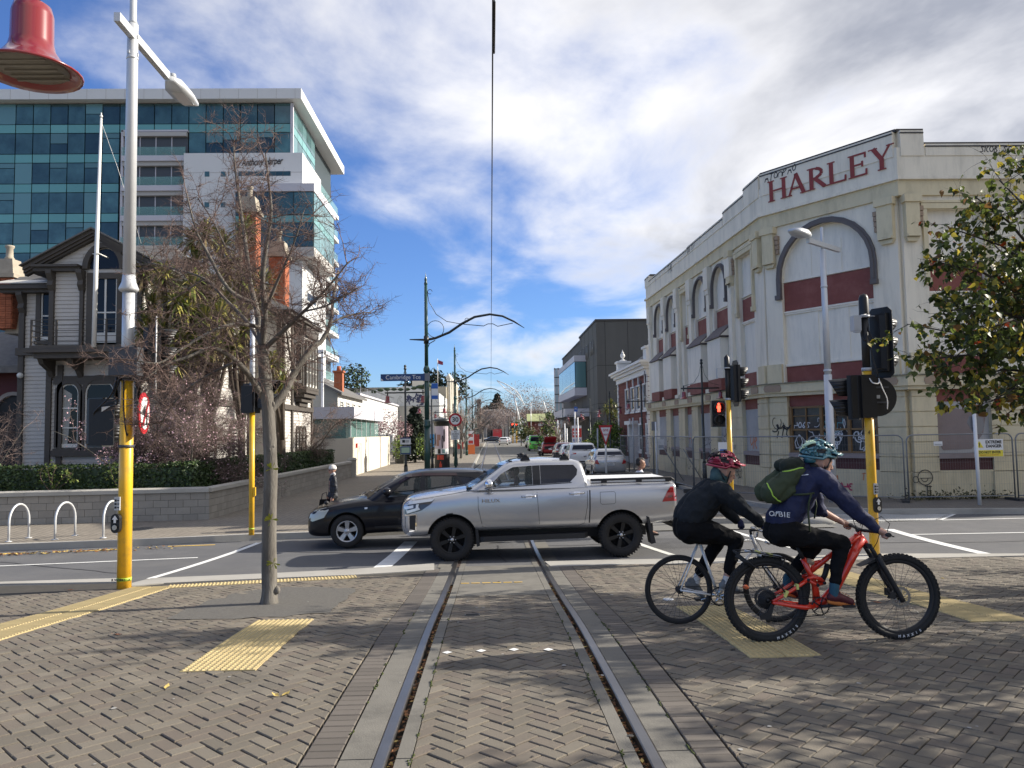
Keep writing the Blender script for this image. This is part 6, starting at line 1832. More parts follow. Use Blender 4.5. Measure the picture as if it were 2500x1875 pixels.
for sg in(-1,1):
 f=MB();skin(f,[(.02,.9),(.14,.86),(.4,.93),(.58,1.05),(.64,1.13),(.1,1.085),(.03,1.05)],ubv,.006,'side',sg);h_=add(f,'headlight',m_lensdark,ute)
 f=MB();skin(f,[(.1,1.03),(.6,1.095),(.64,1.135),(.1,1.09)],ubv,.012,'side',sg);skin(f,[(.14,.88),(.38,.95),(.36,.99),(.14,.93)],ubv,.012,'side',sg);skin(f,[(.3,.95),(.34,.95),(.36,1.05),(.31,1.04)],ubv,.013,'side',sg);skin(f,[(.1,.95),(.26,.98),(.26,1.03),(.1,1.)],ubv,.012,'side',sg);f.build('lens',m_lens,h_)
 f=MB();skin(f,[(.1,.62),(.3,.58),(.31,.86),(.1,.82)],ubv,.005,'side',sg);fg=add(f,'fog_lamp_bezel',m_plastic,ute)
 f=MB();line_skin(f,[(.1,.845),(.29,.865),(.315,.85),(.3,.58),(.18,.56)],.022,ubv,.012,sg);f.build('chrome_trim',m_chrome,fg)
 f=MB();skin(f,[(4.8,.98),(5.07,.99),(5.1,1.27),(5.02,1.31),(4.9,1.16)],ubv,.01,'side',sg);tl=add(f,'tail_light',m_taillight,ute)
 f=MB();skin(f,[(4.9,1.05),(5.07,1.06),(5.08,1.1),(4.92,1.09)],ubv,.016,'side',sg);skin(f,[(4.95,1.17),(5.08,1.18),(5.09,1.22),(4.99,1.21)],ubv,.016,'side',sg);f.build('lens',m_taildark,tl)
 for x0 in(2.22,3.1):
  f=MB();z=1.135+(.03 if x0>3 else 0);y=sg*.955
  f.tube([(x0,sg*.92,z),(x0+.03,y,z+.008),(x0+.23,y,z+.012),(x0+.27,sg*.92,z+.01)],.017,8);skin(f,[(x0+.08,z-.03),(x0+.19,z-.03),(x0+.19,z+.035),(x0+.08,z+.035)],ubv,.003,'side',sg)
  add(f,'door_handle',m_chrome,ute)
 f=MB();f.ball((1.63,sg*1.06,1.385),(.09,.12,.088),14,10);f.tube([(1.62,sg*.88,1.3),(1.63,sg*1.,1.33)],.03,6,mi=1);mr=f.build('mirror',[m_chrome,m_plastic],ute)
 f=MB();f.prism([(1.4,sg*.86,.42),(1.52,sg*.98,.44),(3.35,sg*.98,.46),(3.42,sg*.86,.46),(3.42,sg*.7,.46),(1.4,sg*.7,.42)],(0,0,-.09));add(f,'side_step',m_plastic,ute)
 f=MB();f.prism([(1.37,sg*.93,.58),(1.42,sg*.93,.56),(1.45,sg*.93,.28),(1.39,sg*.93,.26)],(0,-sg*.26,0));add(f,'mud_flap',m_plastic,ute)
 f=MB();f.prism([(4.5,sg*.93,.72),(4.55,sg*.93,.7),(4.66,sg*.93,.24),(4.58,sg*.93,.22)],(0,-sg*.28,0));add(f,'mud_flap',m_plastic,ute)
 f=MB();f.tube([(3.5,sg*.84,1.4),(5.,sg*.82,1.41),(5.06,sg*.82,1.36)],.022,8)
 for x in(3.75,4.4,4.95):f.box((x,sg*.83,1.375),(.1,.05,.06))
 f.build('bed_rail',m_plastic,ute)
 f=MB();skin(f,[(2.435,1.345),(2.575,1.35),(2.575,1.69),(2.435,1.685)],ucv,.004,'side',sg);add(f,'door_pillar',m_plastic,ute)
 f=MB();line_skin(f,[(1.55,1.292),(2.5,1.338),(3.15,1.366)],.014,ucv,.006,sg);add(f,'window_seal',m_chrome if False else m_plastic,ute)
for x,y in((3.55,0),):
 f=MB();f.box((4.27,0,1.37),(1.5,1.5,.05));add(f,'tray_cover',mat('white_cover',(.7,.7,.7),rough=.4),ute)
f=MB();skin(f,[(-.46,.7),(.46,.7),(.55,.95),(.5,1.06),(-.5,1.06),(-.55,.95)],ubv,.01,'end',-1);gq=add(f,'grille',m_plastic,ute)
f=MB();line_skin(f,[(-.5,1.06),(-.58,.93),(-.46,.68),(.46,.68),(.58,.93),(.5,1.06),(-.5,1.06)],.05,ubv,.02,-1,'end');f.build('chrome_trim',m_chrome,gq)
f=MB();f.box((5.16,0,.66),(.16,1.6,.14));f.box((5.13,0,.5),(.1,1.1,.08));f.tube([(5.15,0,.5),(5.3,0,.5),(5.33,0,.56)],.025,8);add(f,'rear_bumper',m_plastic,ute)
f=MB()
for sg in(-1,1):f.box((5.17,sg*.78,.72),(.14,.22,.16))
bp_=add(f,'bumper_cap',m_silver,ute)
f=MB();f.box((1.,0,.42),(.9,1.1,.2));f.box((3.,0,.4),(3.2,.8,.16));f.tube([(.95,-.75,.39),(.95,.75,.39)],.06,8);f.tube([(4.035,-.75,.39),(4.035,.75,.39)],.07,8);add(f,'chassis',m_plastic,ute)
for x in(2.32,3.05):
 for sg in(-1,1):
  f=MB();f.prism([(x-.1,sg*.62,1.76),(x+.1,sg*.62,1.76),(x+.07,sg*.62,1.84),(x-.05,sg*.62,1.85)],(0,-sg*.12,0));f.ball((x+.02,sg*.58,1.865),(.045,.05,.03),10,6);f.tube([(x-.08,sg*.58,1.85),(x+.05,sg*.58,1.885)],.012,6);add(f,'rack_foot',m_plastic,ute)
f=MB();f.tube([(2.,-.55,1.775),(2.05,-.55,1.8),(2.22,-.55,1.835)],[.014,.01,.006],6);f.box((2.02,-.55,1.77),(.12,.03,.02));add(f,'aerial',m_plastic,ute)
f=MB();f.tube([(1.3,-.72,1.31),(1.34,-.2,1.33),(1.32,.35,1.335)],.012,6);f.box((1.27,-.55,1.3),(.1,.5,.03));add(f,'wiper',m_plastic,ute)
tm_=text_mesh('badge','HILUX',.085,m_chrome,ute,None,.004,xs=1.35,bold=.002)
tm_.matrix_basis=frame((1.66,-.938,1.075),(1,0,0),(0,0,1))
f=MB()
for x,y in((2.45,-.42),(2.45,.42),(3.05,-.42),(3.05,.42)):
 f.box((x,y,1.3),(.13,.46,.4),taper=.85);f.ball((x,y,1.54),(.055,.13,.09),10,8)
f.box((1.62,0,1.3),(.3,1.4,.06));f.lathe([(.19,-.01),(.19,.01)],(1.92,.42,1.3),18,R=MRO(1.1,3,'Y'));add(f,'seats',m_inside,ute)
ute.location=(X(965,13.9)+.02,13.98+.93,.045);ute.rotation_euler=(0,radians(-.3),radians(1.6))
BBd=[(.0,.34,.6,.52),(.05,.26,.72,.7),(.18,.22,.8,.83),(.45,.22,.88,.875),(.9,.24,.96,.885),(1.3,.26,1.01,.89),(1.8,.28,1.01,.89),(2.6,.28,1.06,.89),(3.4,.28,1.15,.885),(4.,.32,1.22,.86),(4.2,.4,1.18,.8),(4.28,.5,1.05,.7)]
BSW=[[(1.72,1.03),(2.4,1.08),(2.4,1.44),(2.2,1.415),(1.98,1.28)],[(2.5,1.09),(3.28,1.19),(3.12,1.44),(2.5,1.45)],[(3.34,1.22),(3.66,1.29),(3.5,1.41),(3.2,1.43)]]
blk,bbv,bcv=build_car('crossover_car','black crossover car with silver five spoke wheels behind the pickup nose','car',dict(paint=m_blackpaint,body=BBd,hw=.885,wheels=(.87,3.5),R=.345,tw=.215,rim=.215,spokes=5,arch=1.13,open=True,side_win=BSW,glass=[m_carglass,m_carglass,m_tint],wind=(.68,1.12,.58,1.44,2.1),cabin=[(1.18,4.12,.84,.96,.3,.15,.15),(1.48,4.06,.79,1.18,.3,.15,.13),(1.98,3.86,.7,1.46,.28,.2,.12),(2.12,3.8,.66,1.515,.25,.2,.1),(2.35,3.6,.56,1.56,.25,.25,.08)],crown=.03,lines=[([(1.42,1.05),(1.4,.7),(1.5,.36)],.007),([(2.45,1.13),(2.46,.7),(2.42,.36)],.007),([(1.5,.36),(3.1,.38)],.007)]))
for sg in(-1,1):
 f=MB();skin(f,[(.05,.58),(.16,.56),(.4,.64),(.5,.8),(.44,.845),(.2,.79),(.09,.7)],bbv,.008,'side',sg);add(f,'headlight',mat('hazy_lamp',(.42,.43,.38),rough=.2,coat=1),blk)
 f=MB();f.ball((1.72,sg*.99,1.16),(.1,.13,.085),12,8);f.tube([(1.7,sg*.84,1.08),(1.7,sg*.95,1.11)],.035,6);add(f,'mirror',m_blackpaint,blk)
 f=MB();skin(f,[(1.24,.8),(1.3,.805),(1.3,.84),(1.24,.835)],bbv,.008,'side',sg);add(f,'side_repeater',m_lens,blk)
 f=MB();skin(f,[(1.95,1.3),(2.18,1.44),(2.43,1.465),(2.43,1.52),(2.15,1.49),(1.93,1.345)],bcv,.02,'side',sg);skin(f,[(2.46,1.465),(3.18,1.455),(3.16,1.51),(2.46,1.52)],bcv,.02,'side',sg);add(f,'wind_deflector',mat('smoked_plum',(.035,.018,.018),rough=.2,coat=.5),blk)
 f=MB();line_skin(f,[(1.45,.42),(3.,.45)],.05,bbv,.012,sg);add(f,'door_moulding',m_plastic,blk)
 f=MB();f.tube([(2.28,sg*.9,.98),(2.32,sg*.915,.985),(2.46,sg*.915,.99)],.014,6);add(f,'door_handle',m_blackpaint,blk)
 f=MB();line_skin(f,[(1.2,1.04),(1.5,1.19),(1.86,1.38),(2.02,1.47)],.03,bcv,.006,sg);add(f,'pillar_trim',m_blackpaint,blk)
f=MB();f.prism([(3.72,-.6,1.5),(3.98,-.6,1.47),(3.98,-.6,1.5),(3.75,-.6,1.54)],(0,1.2,0));add(f,'spoiler',m_blackpaint,blk)
f=MB();f.ball((.42,-.66,.93),(.05,.045,.045),10,8);add(f,'bonnet_mirror',m_plastic,blk)
f=MB();f.tube([(1.1,-.5,1.07),(1.16,0,1.09)],.015,6);add(f,'wiper',m_plastic,blk)
f=MB();f.tube([(3.55,-.2,1.56),(3.72,-.2,1.7)],.006,5);add(f,'aerial',m_plastic,blk)
f=MB()
for x,y in((2.3,-.38),(2.3,.38),(3.1,-.38),(3.1,.38)):f.box((x,y,1.1),(.13,.44,.4),taper=.85);f.ball((x,y,1.33),(.05,.12,.08),10,8)
add(f,'seats',m_inside,blk)
blk.location=(X(738,16.2),16.2+.885,.012);blk.rotation_euler=(0,0,radians(2.5))
def paint(nm,c,metal=.3,rough=.28):return mat(nm,c,rough=rough,metal=metal,coat=1)
def tail_car(name,label,cat,p,x,y,L=4.3,hw=.86,H=1.48,belt=.95,R=.31,van=False,hatch_open=False,face=-1,group='cars parked along the street',lod=1,suv=False,lights='side'):
 zc=.2 if not suv else .28
 body=[(0,.34,.6,hw*.6),(.06,.25,.72,hw*.82),(.3,zc,belt*.84,hw*.97),(.9,zc,belt*.92,hw),(1.6,zc,belt,hw),(L-1.,zc,belt+.06,hw),(L-.2,zc+.05,belt+.06,hw*.985),(L-.06,zc+.12,belt+.02,hw*.95),(L,zc+.2,belt-.08,hw*.88)]
 k=.9 if not van else .98
 if van:cab=[(.25,L-.05,hw*.97,belt-.05,.2,.1,.05),(.95,L-.08,hw*.93,H-.3,.2,.12,.06),(1.15,L-.14,hw*.86,H-.08,.2,.15,.05),(1.4,L-.3,hw*.72,H,.2,.2,.04)]
 else:cab=[(1.05,L-.1,hw*.95,belt-.02,.25,.12,.1),(1.4,L-.16,hw*.9,belt+.16,.25,.14,.1),(1.95,L-.42,hw*.78,H-.09,.22,.16,.08),(2.15,L-.62,hw*.66,H-.01,.22,.22,.06)]
 zb=belt+(.1 if not van else .12);zt=H-.16
 if van:sw=[[(1.,zb),(1.9,zb),(1.9,zt-.05),(1.25,zt-.05)],[(2.,zb),(L-.4,zb),(L-.4,zt-.05),(2.,zt-.05)]]
 else:sw=[[(1.6,zb),(2.35,zb+.02),(2.35,zt),(2.,zt-.03)],[(2.42,zb+.02),(L-.75,zb+.04),(L-.85,zt),(2.42,zt)]]
 t,bv,cv=build_car(name,label,cat,dict(paint=p,body=body,hw=hw,wheels=(.85,L-.85),R=R,tw=.2,rim=R*.62,spokes=5,arch=1.15,sub=1,side_win=sw,glass=[m_tint]*3,wind=(hw*.78,belt+.12,hw*.68,H-.17,2.4),cabin=cab,rear_win=None if hatch_open else[(-hw*.8,zb+.02),(hw*.8,zb+.02),(hw*.66,zt+.02),(-hw*.66,zt+.02)]),group)
 for sg in(-1,1):
  f=MB()
  if lights=='side':skin(f,[(sg*hw*.66,belt-.26),(sg*hw*.93,belt-.24),(sg*hw*.93,belt+.02),(sg*hw*.8,belt+.02)],bv,.012,'end',1)
  else:skin(f,[(sg*hw*.5,belt-.08),(sg*hw*.93,belt-.1),(sg*hw*.93,belt+.01),(sg*hw*.5,belt-.0)],bv,.012,'end',1)
  if f.f:f.build('tail_light',m_taillight,t)
  f=MB();f.ball((1.55,sg*(hw+.08),belt+.08),(.07,.1,.07),8,6);f.build('mirror',p,t)
 f=MB();f.box((L+.005,0,belt-.26),(.012,.37,.13));pl_=f.build('number_plate',m_plate,t)
 f=MB();skin(f,[(-hw*.9,zc+.1),(hw*.9,zc+.1),(hw*.9,zc+.26),(-hw*.9,zc+.26)],bv,.006,'end',1)
 if f.f:f.build('rear_bumper',m_plastic if suv else p,t)
 if not van and not hatch_open:
  f=MB();f.tube([(L-.13,-.05,belt+.14),(L-.15,.25,belt+.17)],.01,5);f.build('wiper',m_plastic,t)
 if hatch_open:
  f=MB();skin(f,[(-hw*.78,belt-.3),(hw*.78,belt-.3),(hw*.74,belt+.1),(-hw*.74,belt+.1)],bv,.01,'end',1);f.box((L-.3,0,belt+.2),(.1,hw*1.5,.35));f.build('boot_opening',m_inside,t)
  f=MB();f.prism([(L-.5,-hw*.75,H-.06),(L-.5,hw*.75,H-.06),(L+.25,hw*.72,H+.42),(L+.25,-hw*.72,H+.42)],(0,0,.05));f.build('tailgate',p,t)
 t.rotation_euler=(0,0,radians(-90)if face<0 else radians(90))
 t.location=(x,y+L,0)if face<0 else(x,y-L,0)
 return t
wag=tail_car('station_wagon','silver station wagon with roof bars parked nearest behind the pickup tray','car',m_silver,X(1489,38.6),38.6,4.4,.85,1.47,.97)
for sg in(-1,1):
 f=MB();f.tube([(1.9,sg*.58,1.47),(2.,sg*.58,1.53),(3.6,sg*.58,1.53),(3.8,sg*.58,1.45)],.018,6);f.build('roof_bar',m_plastic,wag)
pt_=text_mesh('plate_text','JDZ251',.11,mat('plate_ink',(.03,.03,.03)),[c for c in wag.children if c.name.startswith('number_plate')][0],None,.002)
pt_.matrix_basis=MTR((4.414,0,.71))@Matrix(((0,0,1),(1,0,0),(0,1,0))).to_4x4()
f=MB();f.box((4.35,0,.8),(.1,.6,.03));f.build('tailgate_strip',m_chrome,wag)
tail_car('white_suv','white sport utility car with dark rear trim parked beyond the silver wagon','car',paint('white_car',(.7,.71,.72),0),X(1424,48),48,4.6,.92,1.66,1.05,.35,suv=True,lights='wide')
tail_car('white_hatchback','small white hatchback parked between the white utility car and maroon car','car',MATS['white_car'],X(1398,55.5),55.5,4.,.85,1.5,.95)
tail_car('maroon_car','dark maroon car parked ahead of the small white hatchback','car',paint('maroon_car',(.1,.018,.03)),X(1381,62.5),62.5,4.3,.86,1.5,.95)
tail_car('red_hatchback','red hatchback parked with its tailgate raised open','car',paint('red_car',(.28,.012,.02)),X(1343,77),77,4.,.85,1.45,.95,hatch_open=True)
gv=tail_car('green_van','bright green and white van parked down the right of the street','van',paint('green_van',(.13,.55,.07),0),X(1308,97),97,4.6,.9,1.98,1.12,.33,van=True)
f=MB();f.box((2.8,0,2.),(3.4,1.3,.06));f.build('roof_panel',m_cladw,gv)
f=MB();f.box((4.63,0,.82),(.02,1.,.1));f.build('stripe',m_plastic,gv)
tail_car('grey_suv','dark grey tall vehicle parked beyond the green van','car',paint('grey_car',(.12,.13,.15)),X(1330,112),113,4.7,.92,1.8,1.1,.35,suv=True)
tail_car('grey_suv','pale grey tall vehicle parked beyond the green van on the kerb side','car',paint('pale_grey_car',(.4,.41,.42)),X(1300,118),120,4.7,.92,1.8,1.1,.35,suv=True)
tail_car('white_sedan','white car driving away down the street beside the rails','car',MATS['white_car'],X(1229,150),150,4.5,.9,1.55,.97,group=None)
tail_car('white_sedan','second white car half hidden ahead of the white car on the rails','car',MATS['white_car'],X(1236,166),166,4.5,.9,1.5,.97,group=None)
dk=tail_car('dark_car','dark car crossing sideways at the far end of the street','car',paint('dark_blue_car',(.02,.025,.04)),0,0,4.6,.9,1.5,.95,group=None)
dk.rotation_euler=(0,0,0);dk.location=(X(1178,205),205,0)
sc_=thing('scooter','black scooter parked beside the red hatchback','scooter',(X(1318,76),76,0))
f=MB();Ry=MRO(pi/2,3,'X')
for y in(0,1.25):
 f.lathe([(.14,-.05),(.23,-.05),(.25,0),(.23,.05),(.14,.05)],(0,y,.25),16,R=MRO(pi/2,3,'Y'),cap=False)
wq=f.build('wheel',m_tyre,sc_)
f=MB();f.loft([[V3((sx*w,y,z))for sx,z in((-1,zb),(1,zb),(1,zt),(-1,zt))]for y,w,zb,zt in((-.3,.1,.45,.72),(.1,.17,.35,.78),(.5,.16,.22,.45),(.9,.12,.2,.34),(1.05,.2,.25,.9),(1.2,.12,.3,.95))]);f.build('body',m_blackpaint,sc_)
f=MB();f.ball((0,.05,.82),(.15,.42,.08),10,6);f.tube([(0,1.2,.9),(0,1.1,1.08)],.03,6);f.tube([(-.32,1.05,1.1),(.32,1.05,1.1)],.02,6);f.build('seat',m_plastic,sc_)
f=MB();f.box((-.05,-.32,.62),(.2,.02,.16));f.build('number_plate',m_plate,sc_)
# people and bicycles
import numpy as np
def capsule(f,p0,r0_,p1,r1_,n=14):
 p0,p1=V3(p0),V3(p1);d=p1-p0
 L_=d.length
 if L_<1e-5:return f.ball(p0,r0_,n,8)
 t=d/L_;pts,rs=[],[]
 for k in range(5):
  a=pi/2*(1-k/4);pts.append(p0-t*r0_*sin(a));rs.append(max(r0_*cos(a),.0008))
 for k in range(5):
  a=pi/2*k/4;pts.append(p1+t*r1_*sin(a));rs.append(max(r1_*cos(a),.0008))
 return f.tube(pts,rs,n)
def blob(name,caps,voxel,mats,parent,smooth=4,wrinkle=.0,wscale=9,balls=()):
 """one continuous surface grown round tapered limbs (p0, r0, p1, r1, material) and ellipsoids (centre, radii, material)"""
 f=MB()
 for c in caps:capsule(f,c[0],c[1],c[2],c[3])
 for b in balls:f.ball(b[0],b[1],18,12)
 o=f.build(name,mats[0],parent)
 m=o.modifiers.new('r','REMESH');m.mode='VOXEL';m.voxel_size=voxel;m.use_smooth_shade=True
 if smooth:
  s=o.modifiers.new('s','SMOOTH');s.factor=.5;s.iterations=smooth
 evald(o)
 me=o.data
 if wrinkle:
  n_=len(me.vertices)
  co,no=np.zeros(n_*3),np.zeros(n_*3)
  me.vertices.foreach_get('co',co);me.vertices.foreach_get('normal',no)
  w=np.array([(.5-abs(noise.noise(V3((p[0]*wscale*.8+p[2]*5,p[1]*wscale*.7,p[2]*wscale*.9-p[0]*4))))*2.4)*.75+noise.noise(V3(p)*wscale)*.35+noise.noise(V3((p[0]*wscale*2.3+7,p[1]*wscale+3,p[2]*wscale*1.6+1)))*.4 for p in co.reshape(-1,3).tolist()])
  me.vertices.foreach_set('co',(co.reshape(-1,3)+no.reshape(-1,3)*w[:,None]*wrinkle).ravel())
 me.materials.clear()
 for m_ in mats:me.materials.append(m_)
 if len(mats)>1:
  C=np.zeros(len(me.polygons)*3);me.polygons.foreach_get('center',C);C=C.reshape(-1,3)
  best=np.full(len(C),1e9);idx=np.zeros(len(C),int)
  for c in caps:
   a,b=np.array(c[0]),np.array(c[2]);d=b-a;L2=max(d@d,1e-9)
   t=np.clip(((C-a)@d)/L2,0,1);dist=np.linalg.norm(C-a-t[:,None]*d,axis=1)-(c[1]+(c[3]-c[1])*t)
   k=dist<best;best[k]=dist[k];idx[k]=c[4]
  for b in balls:
   q=(C-np.array(b[0]))/np.array(b[1]if isinstance(b[1],(tuple,list))else(b[1],)*3)
   dist=(np.linalg.norm(q,axis=1)-1)*min(b[1]if isinstance(b[1],(tuple,list))else(b[1],))
   k=dist<best;best[k]=dist[k];idx[k]=b[2]
  me.polygons.foreach_set('material_index',idx.astype(np.int32))
 me.polygons.foreach_set('use_smooth',[True]*len(me.polygons))
 me.update()
 return o
m_skin=mat('skin',(.46,.26,.19),rough=.5,var=.08,vscale=12)
m_skin2=mat('darker_skin',(.28,.15,.1),rough=.5,var=.08,vscale=12)
m_navy=mat('navy_jacket',(.02,.024,.06),rough=.7,var=.2,vscale=6,bump=.9,bscale=22,spec=.25)
m_black_cloth=mat('black_cloth',(.01,.01,.011),rough=.9,var=.3,vscale=5,bump=.9,bscale=16,spec=.12)
m_char=mat('charcoal_wool',(.022,.025,.029),rough=.95,var=.25,vscale=8,bump=.9,bscale=24,spec=.15)
m_teal_sock=mat('teal_sock',(.03,.09,.13),rough=.9,var=.2,vscale=20)
m_sock=mat('white_sock',(.6,.59,.57),rough=.9)
m_hair=mat('dark_hair',(.018,.014,.012),rough=.6,bump=.5,bscale=200)
m_eye=mat('eye',(.02,.02,.02),rough=.1)
def face(c,s=1.,f=V3((1,0,0)),u=V3((0,0,1))):
 """tapered pieces and ellipsoids of a head looking along f; s = 1 for a 0.23 m head"""
 l=u.cross(f)
 P=lambda a,b,d:tuple(V3(c)+f*a*s+l*b*s+u*d*s)
 caps=[(P(-.012,0,.03),.098*s,P(.012,0,.03),.094*s,0),(P(.0,.012,.045),.088*s,P(.0,-.012,.045),.088*s,0),(P(.035,0,-.005),.066*s,P(.05,0,-.075),.042*s,0),(P(.06,.018,-.085),.024*s,P(.06,-.018,-.085),.024*s,0),(P(-.01,.045,-.03),.03*s,P(.05,.02,-.08),.026*s,0),(P(-.01,-.045,-.03),.03*s,P(.05,-.02,-.08),.026*s,0),(P(.1,0,.01),.01*s,P(.115,0,-.025),.013*s,0),(P(.108,.01,-.03),.009*s,P(.108,-.01,-.03),.009*s,0),(P(.094,.014,-.055),.01*s,P(.094,-.014,-.055),.01*s,0),(P(.09,.012,-.066),.01*s,P(.09,-.012,-.066),.01*s,0),(P(.088,.04,.025),.012*s,P(.092,.015,.022),.012*s,0),(P(.088,-.04,.025),.012*s,P(.092,-.015,.022),.012*s,0),(P(-.005,.088,.012),.012*s,P(.006,.086,-.025),.009*s,0),(P(-.005,-.088,.012),.012*s,P(.006,-.086,-.025),.009*s,0)]
 return caps,P
def eyes(P,parent,s=1.):
 f=MB()
 for q in(-1,1):f.ball(P(.086,q*.032,.004),.0115*s,8,6)
 f.build('eye',m_eye,parent)
def hand_caps(w,h,grip=V3((0,1,0)),down=V3((.3,0,-1)),s=1.,mi=0,side=1):
 """palm from wrist w to knuckles h; four bent fingers wrapped round a bar and a thumb closing from the side"""
 w,h=V3(w),V3(h);d=(h-w).normalized();g=(grip-d*grip.dot(d)).normalized();n=d.cross(g).normalized()
 if n.dot(down)<0:n=-n
 caps=[(tuple(w),.028*s,tuple(h-d*.01),.027*s,mi),(tuple(w+g*.015),.022*s,tuple(h+g*.022),.018*s,mi),(tuple(w-g*.015),.022*s,tuple(h-g*.022),.018*s,mi)]
 for k,off in enumerate((-.033,-.011,.011,.033)):
  L_=(.034,.04,.038,.029)[k]*s
  a=h+g*off*s;b=a+d*L_*.8+n*.006;c=b+n*L_*.8-d*.004;e=c-d*L_*.75+n*.003
  for p,q,r_ in((a,b,.0095),(b,c,.009),(c,e,.0082)):caps.append((tuple(p),r_*s,tuple(q),r_*s*.95,mi))
 t0=w+d*.02+g*side*.026;t1=t0+g*side*.022+d*.028+n*.014;t2=t1+d*.022+n*.026-g*side*.012
 caps+=[(tuple(t0),.014*s,tuple(t1),.012*s,mi),(tuple(t1),.011*s,tuple(t2),.0085*s,mi)]
 return caps
def helmet(parent,c,mats,L_=.155,Wd=.105,H=.135,tilt=.0,visor=True,bands=7):
 """vented cycling helmet: dark liner, raised ribs with gaps between them, peak, straps"""
 R=MRO(tilt,3,'Y')
 c=V3(c)
 f=MB()
 n,m=24,8
 rings=[]
 for i in range(m+1):
  ph=pi/2*i/m
  rings.append([c+R@V3((L_*.95*cos(ph)*cos(2*pi*j/n),Wd*.95*cos(ph)*sin(2*pi*j/n),H*.93*sin(ph)-.01))for j in range(n)])
 f.loft(rings,0,True,True);liner=f.build('helmet',m_plastic,parent)
 nt_,na_=22,15
 g=[[c+R@V3((L_*sin(t),Wd*cos(t)*sin(al)*1.01,max(H*cos(t)*cos(al),-.02)))for al in[radians(-92+184*j/na_)for j in range(na_+1)]]for t in[radians(-82+164*i/nt_)for i in range(nt_+1)]]
 f=MB()
 vents={(j,i)for j,a,e in((1,8,12),(1,15,18),(3,4,8),(3,11,16),(5,7,12),(5,15,19),(7,4,9),(7,12,17),(9,7,12),(9,15,19),(11,4,8),(11,11,16),(13,8,12),(13,15,18))for i in range(a,e)}
 for i in range(nt_):
  for j in range(na_):
   if(j,i)in vents:continue
   f.add([g[i][j],g[i+1][j],g[i+1][j+1],g[i][j+1]],[(0,1,2,3)],1 if len(mats)>1 and(i<8 and 3<j<12 or(bands==1 and j in(2,6,8,12)and i%7<4))else 0,True)
 o=f.build('shell',mats,liner)
 bm=bmesh.new();bm.from_mesh(o.data);bmesh.ops.remove_doubles(bm,verts=bm.verts,dist=.0006);bm.to_mesh(o.data);bm.free()
 sd=o.modifiers.new('t','SOLIDIFY');sd.thickness=.014;sd.offset=1
 sb=o.modifiers.new('s','SUBSURF');sb.levels=sb.render_levels=1
 evald(o)
 f=MB();f.tube([c+R@V3((L_*.98*cos(2*pi*j/24),Wd*.99*sin(2*pi*j/24),-.004+(.012 if cos(2*pi*j/24)>0 else-.02)))for j in range(24)],.013,6,closed=True);f.build('rim_band',mats[-1]if len(mats)<2 else mats[0],liner)
 if visor:
  f=MB();top=[c+R@V3((L_*.86+.085*(1-(k/4.)**2*.7),Wd*.8*k/4,.045-.02*(k/4)**2))for k in range(-4,5)]
  back=[c+R@V3((L_*.8-.05*abs(k)/4,Wd*.9*k/4,.06-.02*(k/4)**2))for k in range(-4,5)]
  for i in range(8):f.add([back[i],back[i+1],top[i+1],top[i]],[(0,1,2,3)],0,True)
  o=f.build('peak',mats[0],liner);s=o.modifiers.new('t','SOLIDIFY');s.thickness=.008;evald(o)
 return liner
def strap(parent,pts,w=.008,m=None):
 f=MB();f.tube(pts,w,5);return f.build('strap',m or m_plastic,parent)
def spoke_wheel(parent,c,R,tw,n_sp,tyre_m,rim_m,knobs=False,rim_h=.022,disc=0,name='wheel'):
 """tyre with rim, spokes and hub as sub-parts; axle along y"""
 RX=MRO(pi/2,3,'X')
 f=MB();k_=10;prof=[(R-tw/2+tw/2*cos(2*pi*q/k_),tw/2*sin(2*pi*q/k_))for q in range(k_+1)]
 f.lathe(prof,(0,0,0),56,R=RX,cap=False)
 if knobs:
  nk=58
  for q in range(nk):
   a=2*pi*q/nk
   for yy,rr,dz in((.0,R+.001,0),(-.017,R-.004,.5),(.017,R-.004,.5),(-.027,R-.014,0),(.027,R-.014,0)):
    aa=a+dz*2*pi/nk
    f.box((rr*cos(aa),yy,rr*sin(aa)),(.01,.011,.019),rot=MRO(-aa,3,'Y'))
 w=f.build(name,tyre_m,parent,loc=c)
 f=MB();ri=R-tw-rim_h
 f.lathe([(R-tw+.006,-.014),(R-tw-.002,-.015),(ri,-.011),(ri,.011),(R-tw-.002,.015),(R-tw+.006,.014)],(0,0,0),56,R=RX,cap=False);f.build('rim',rim_m,w)
 f=MB()
 for q in range(n_sp):
  a=2*pi*q/n_sp;s=1 if q%2 else-1;t=a+(.55 if(q//2)%2 else-.55)
  f.tube([(.022*cos(t),s*.03,.022*sin(t)),(ri*cos(a),s*.003,ri*sin(a))],.0016,4,cap=False)
 f.build('spokes',mat('spoke_steel',(.1,.1,.105),rough=.35,metal=.7),w,kind='stuff')
 f=MB();f.lathe([(.012,-.055),(.012,-.035),(.03,-.034),(.03,-.028),(.016,-.02),(.016,.02),(.03,.028),(.03,.034),(.012,.035),(.012,.055)],(0,0,0),14,R=RX);f.build('hub',m_plastic,w)
 if disc:
  f=MB();y=disc
  for q in range(40):
   a,b=2*pi*q/40,2*pi*(q+1)/40;ra=.09+.004*(q%2);
   f.add([(ra*cos(a),y,ra*sin(a)),(ra*cos(b),y,ra*sin(b)),(.068*cos(b),y,.068*sin(b)),(.068*cos(a),y,.068*sin(a))],[(0,1,2,3)])
  for q in range(6):
   a=q*pi/3;f.tube([(.02*cos(a),y,.02*sin(a)),(.07*cos(a+.4),y,.07*sin(a+.4))],.004,4)
  o=f.build('brake_disc',mat('brake_steel',(.35,.35,.35),rough=.3,metal=.9),w)
 return w
K2=.001136
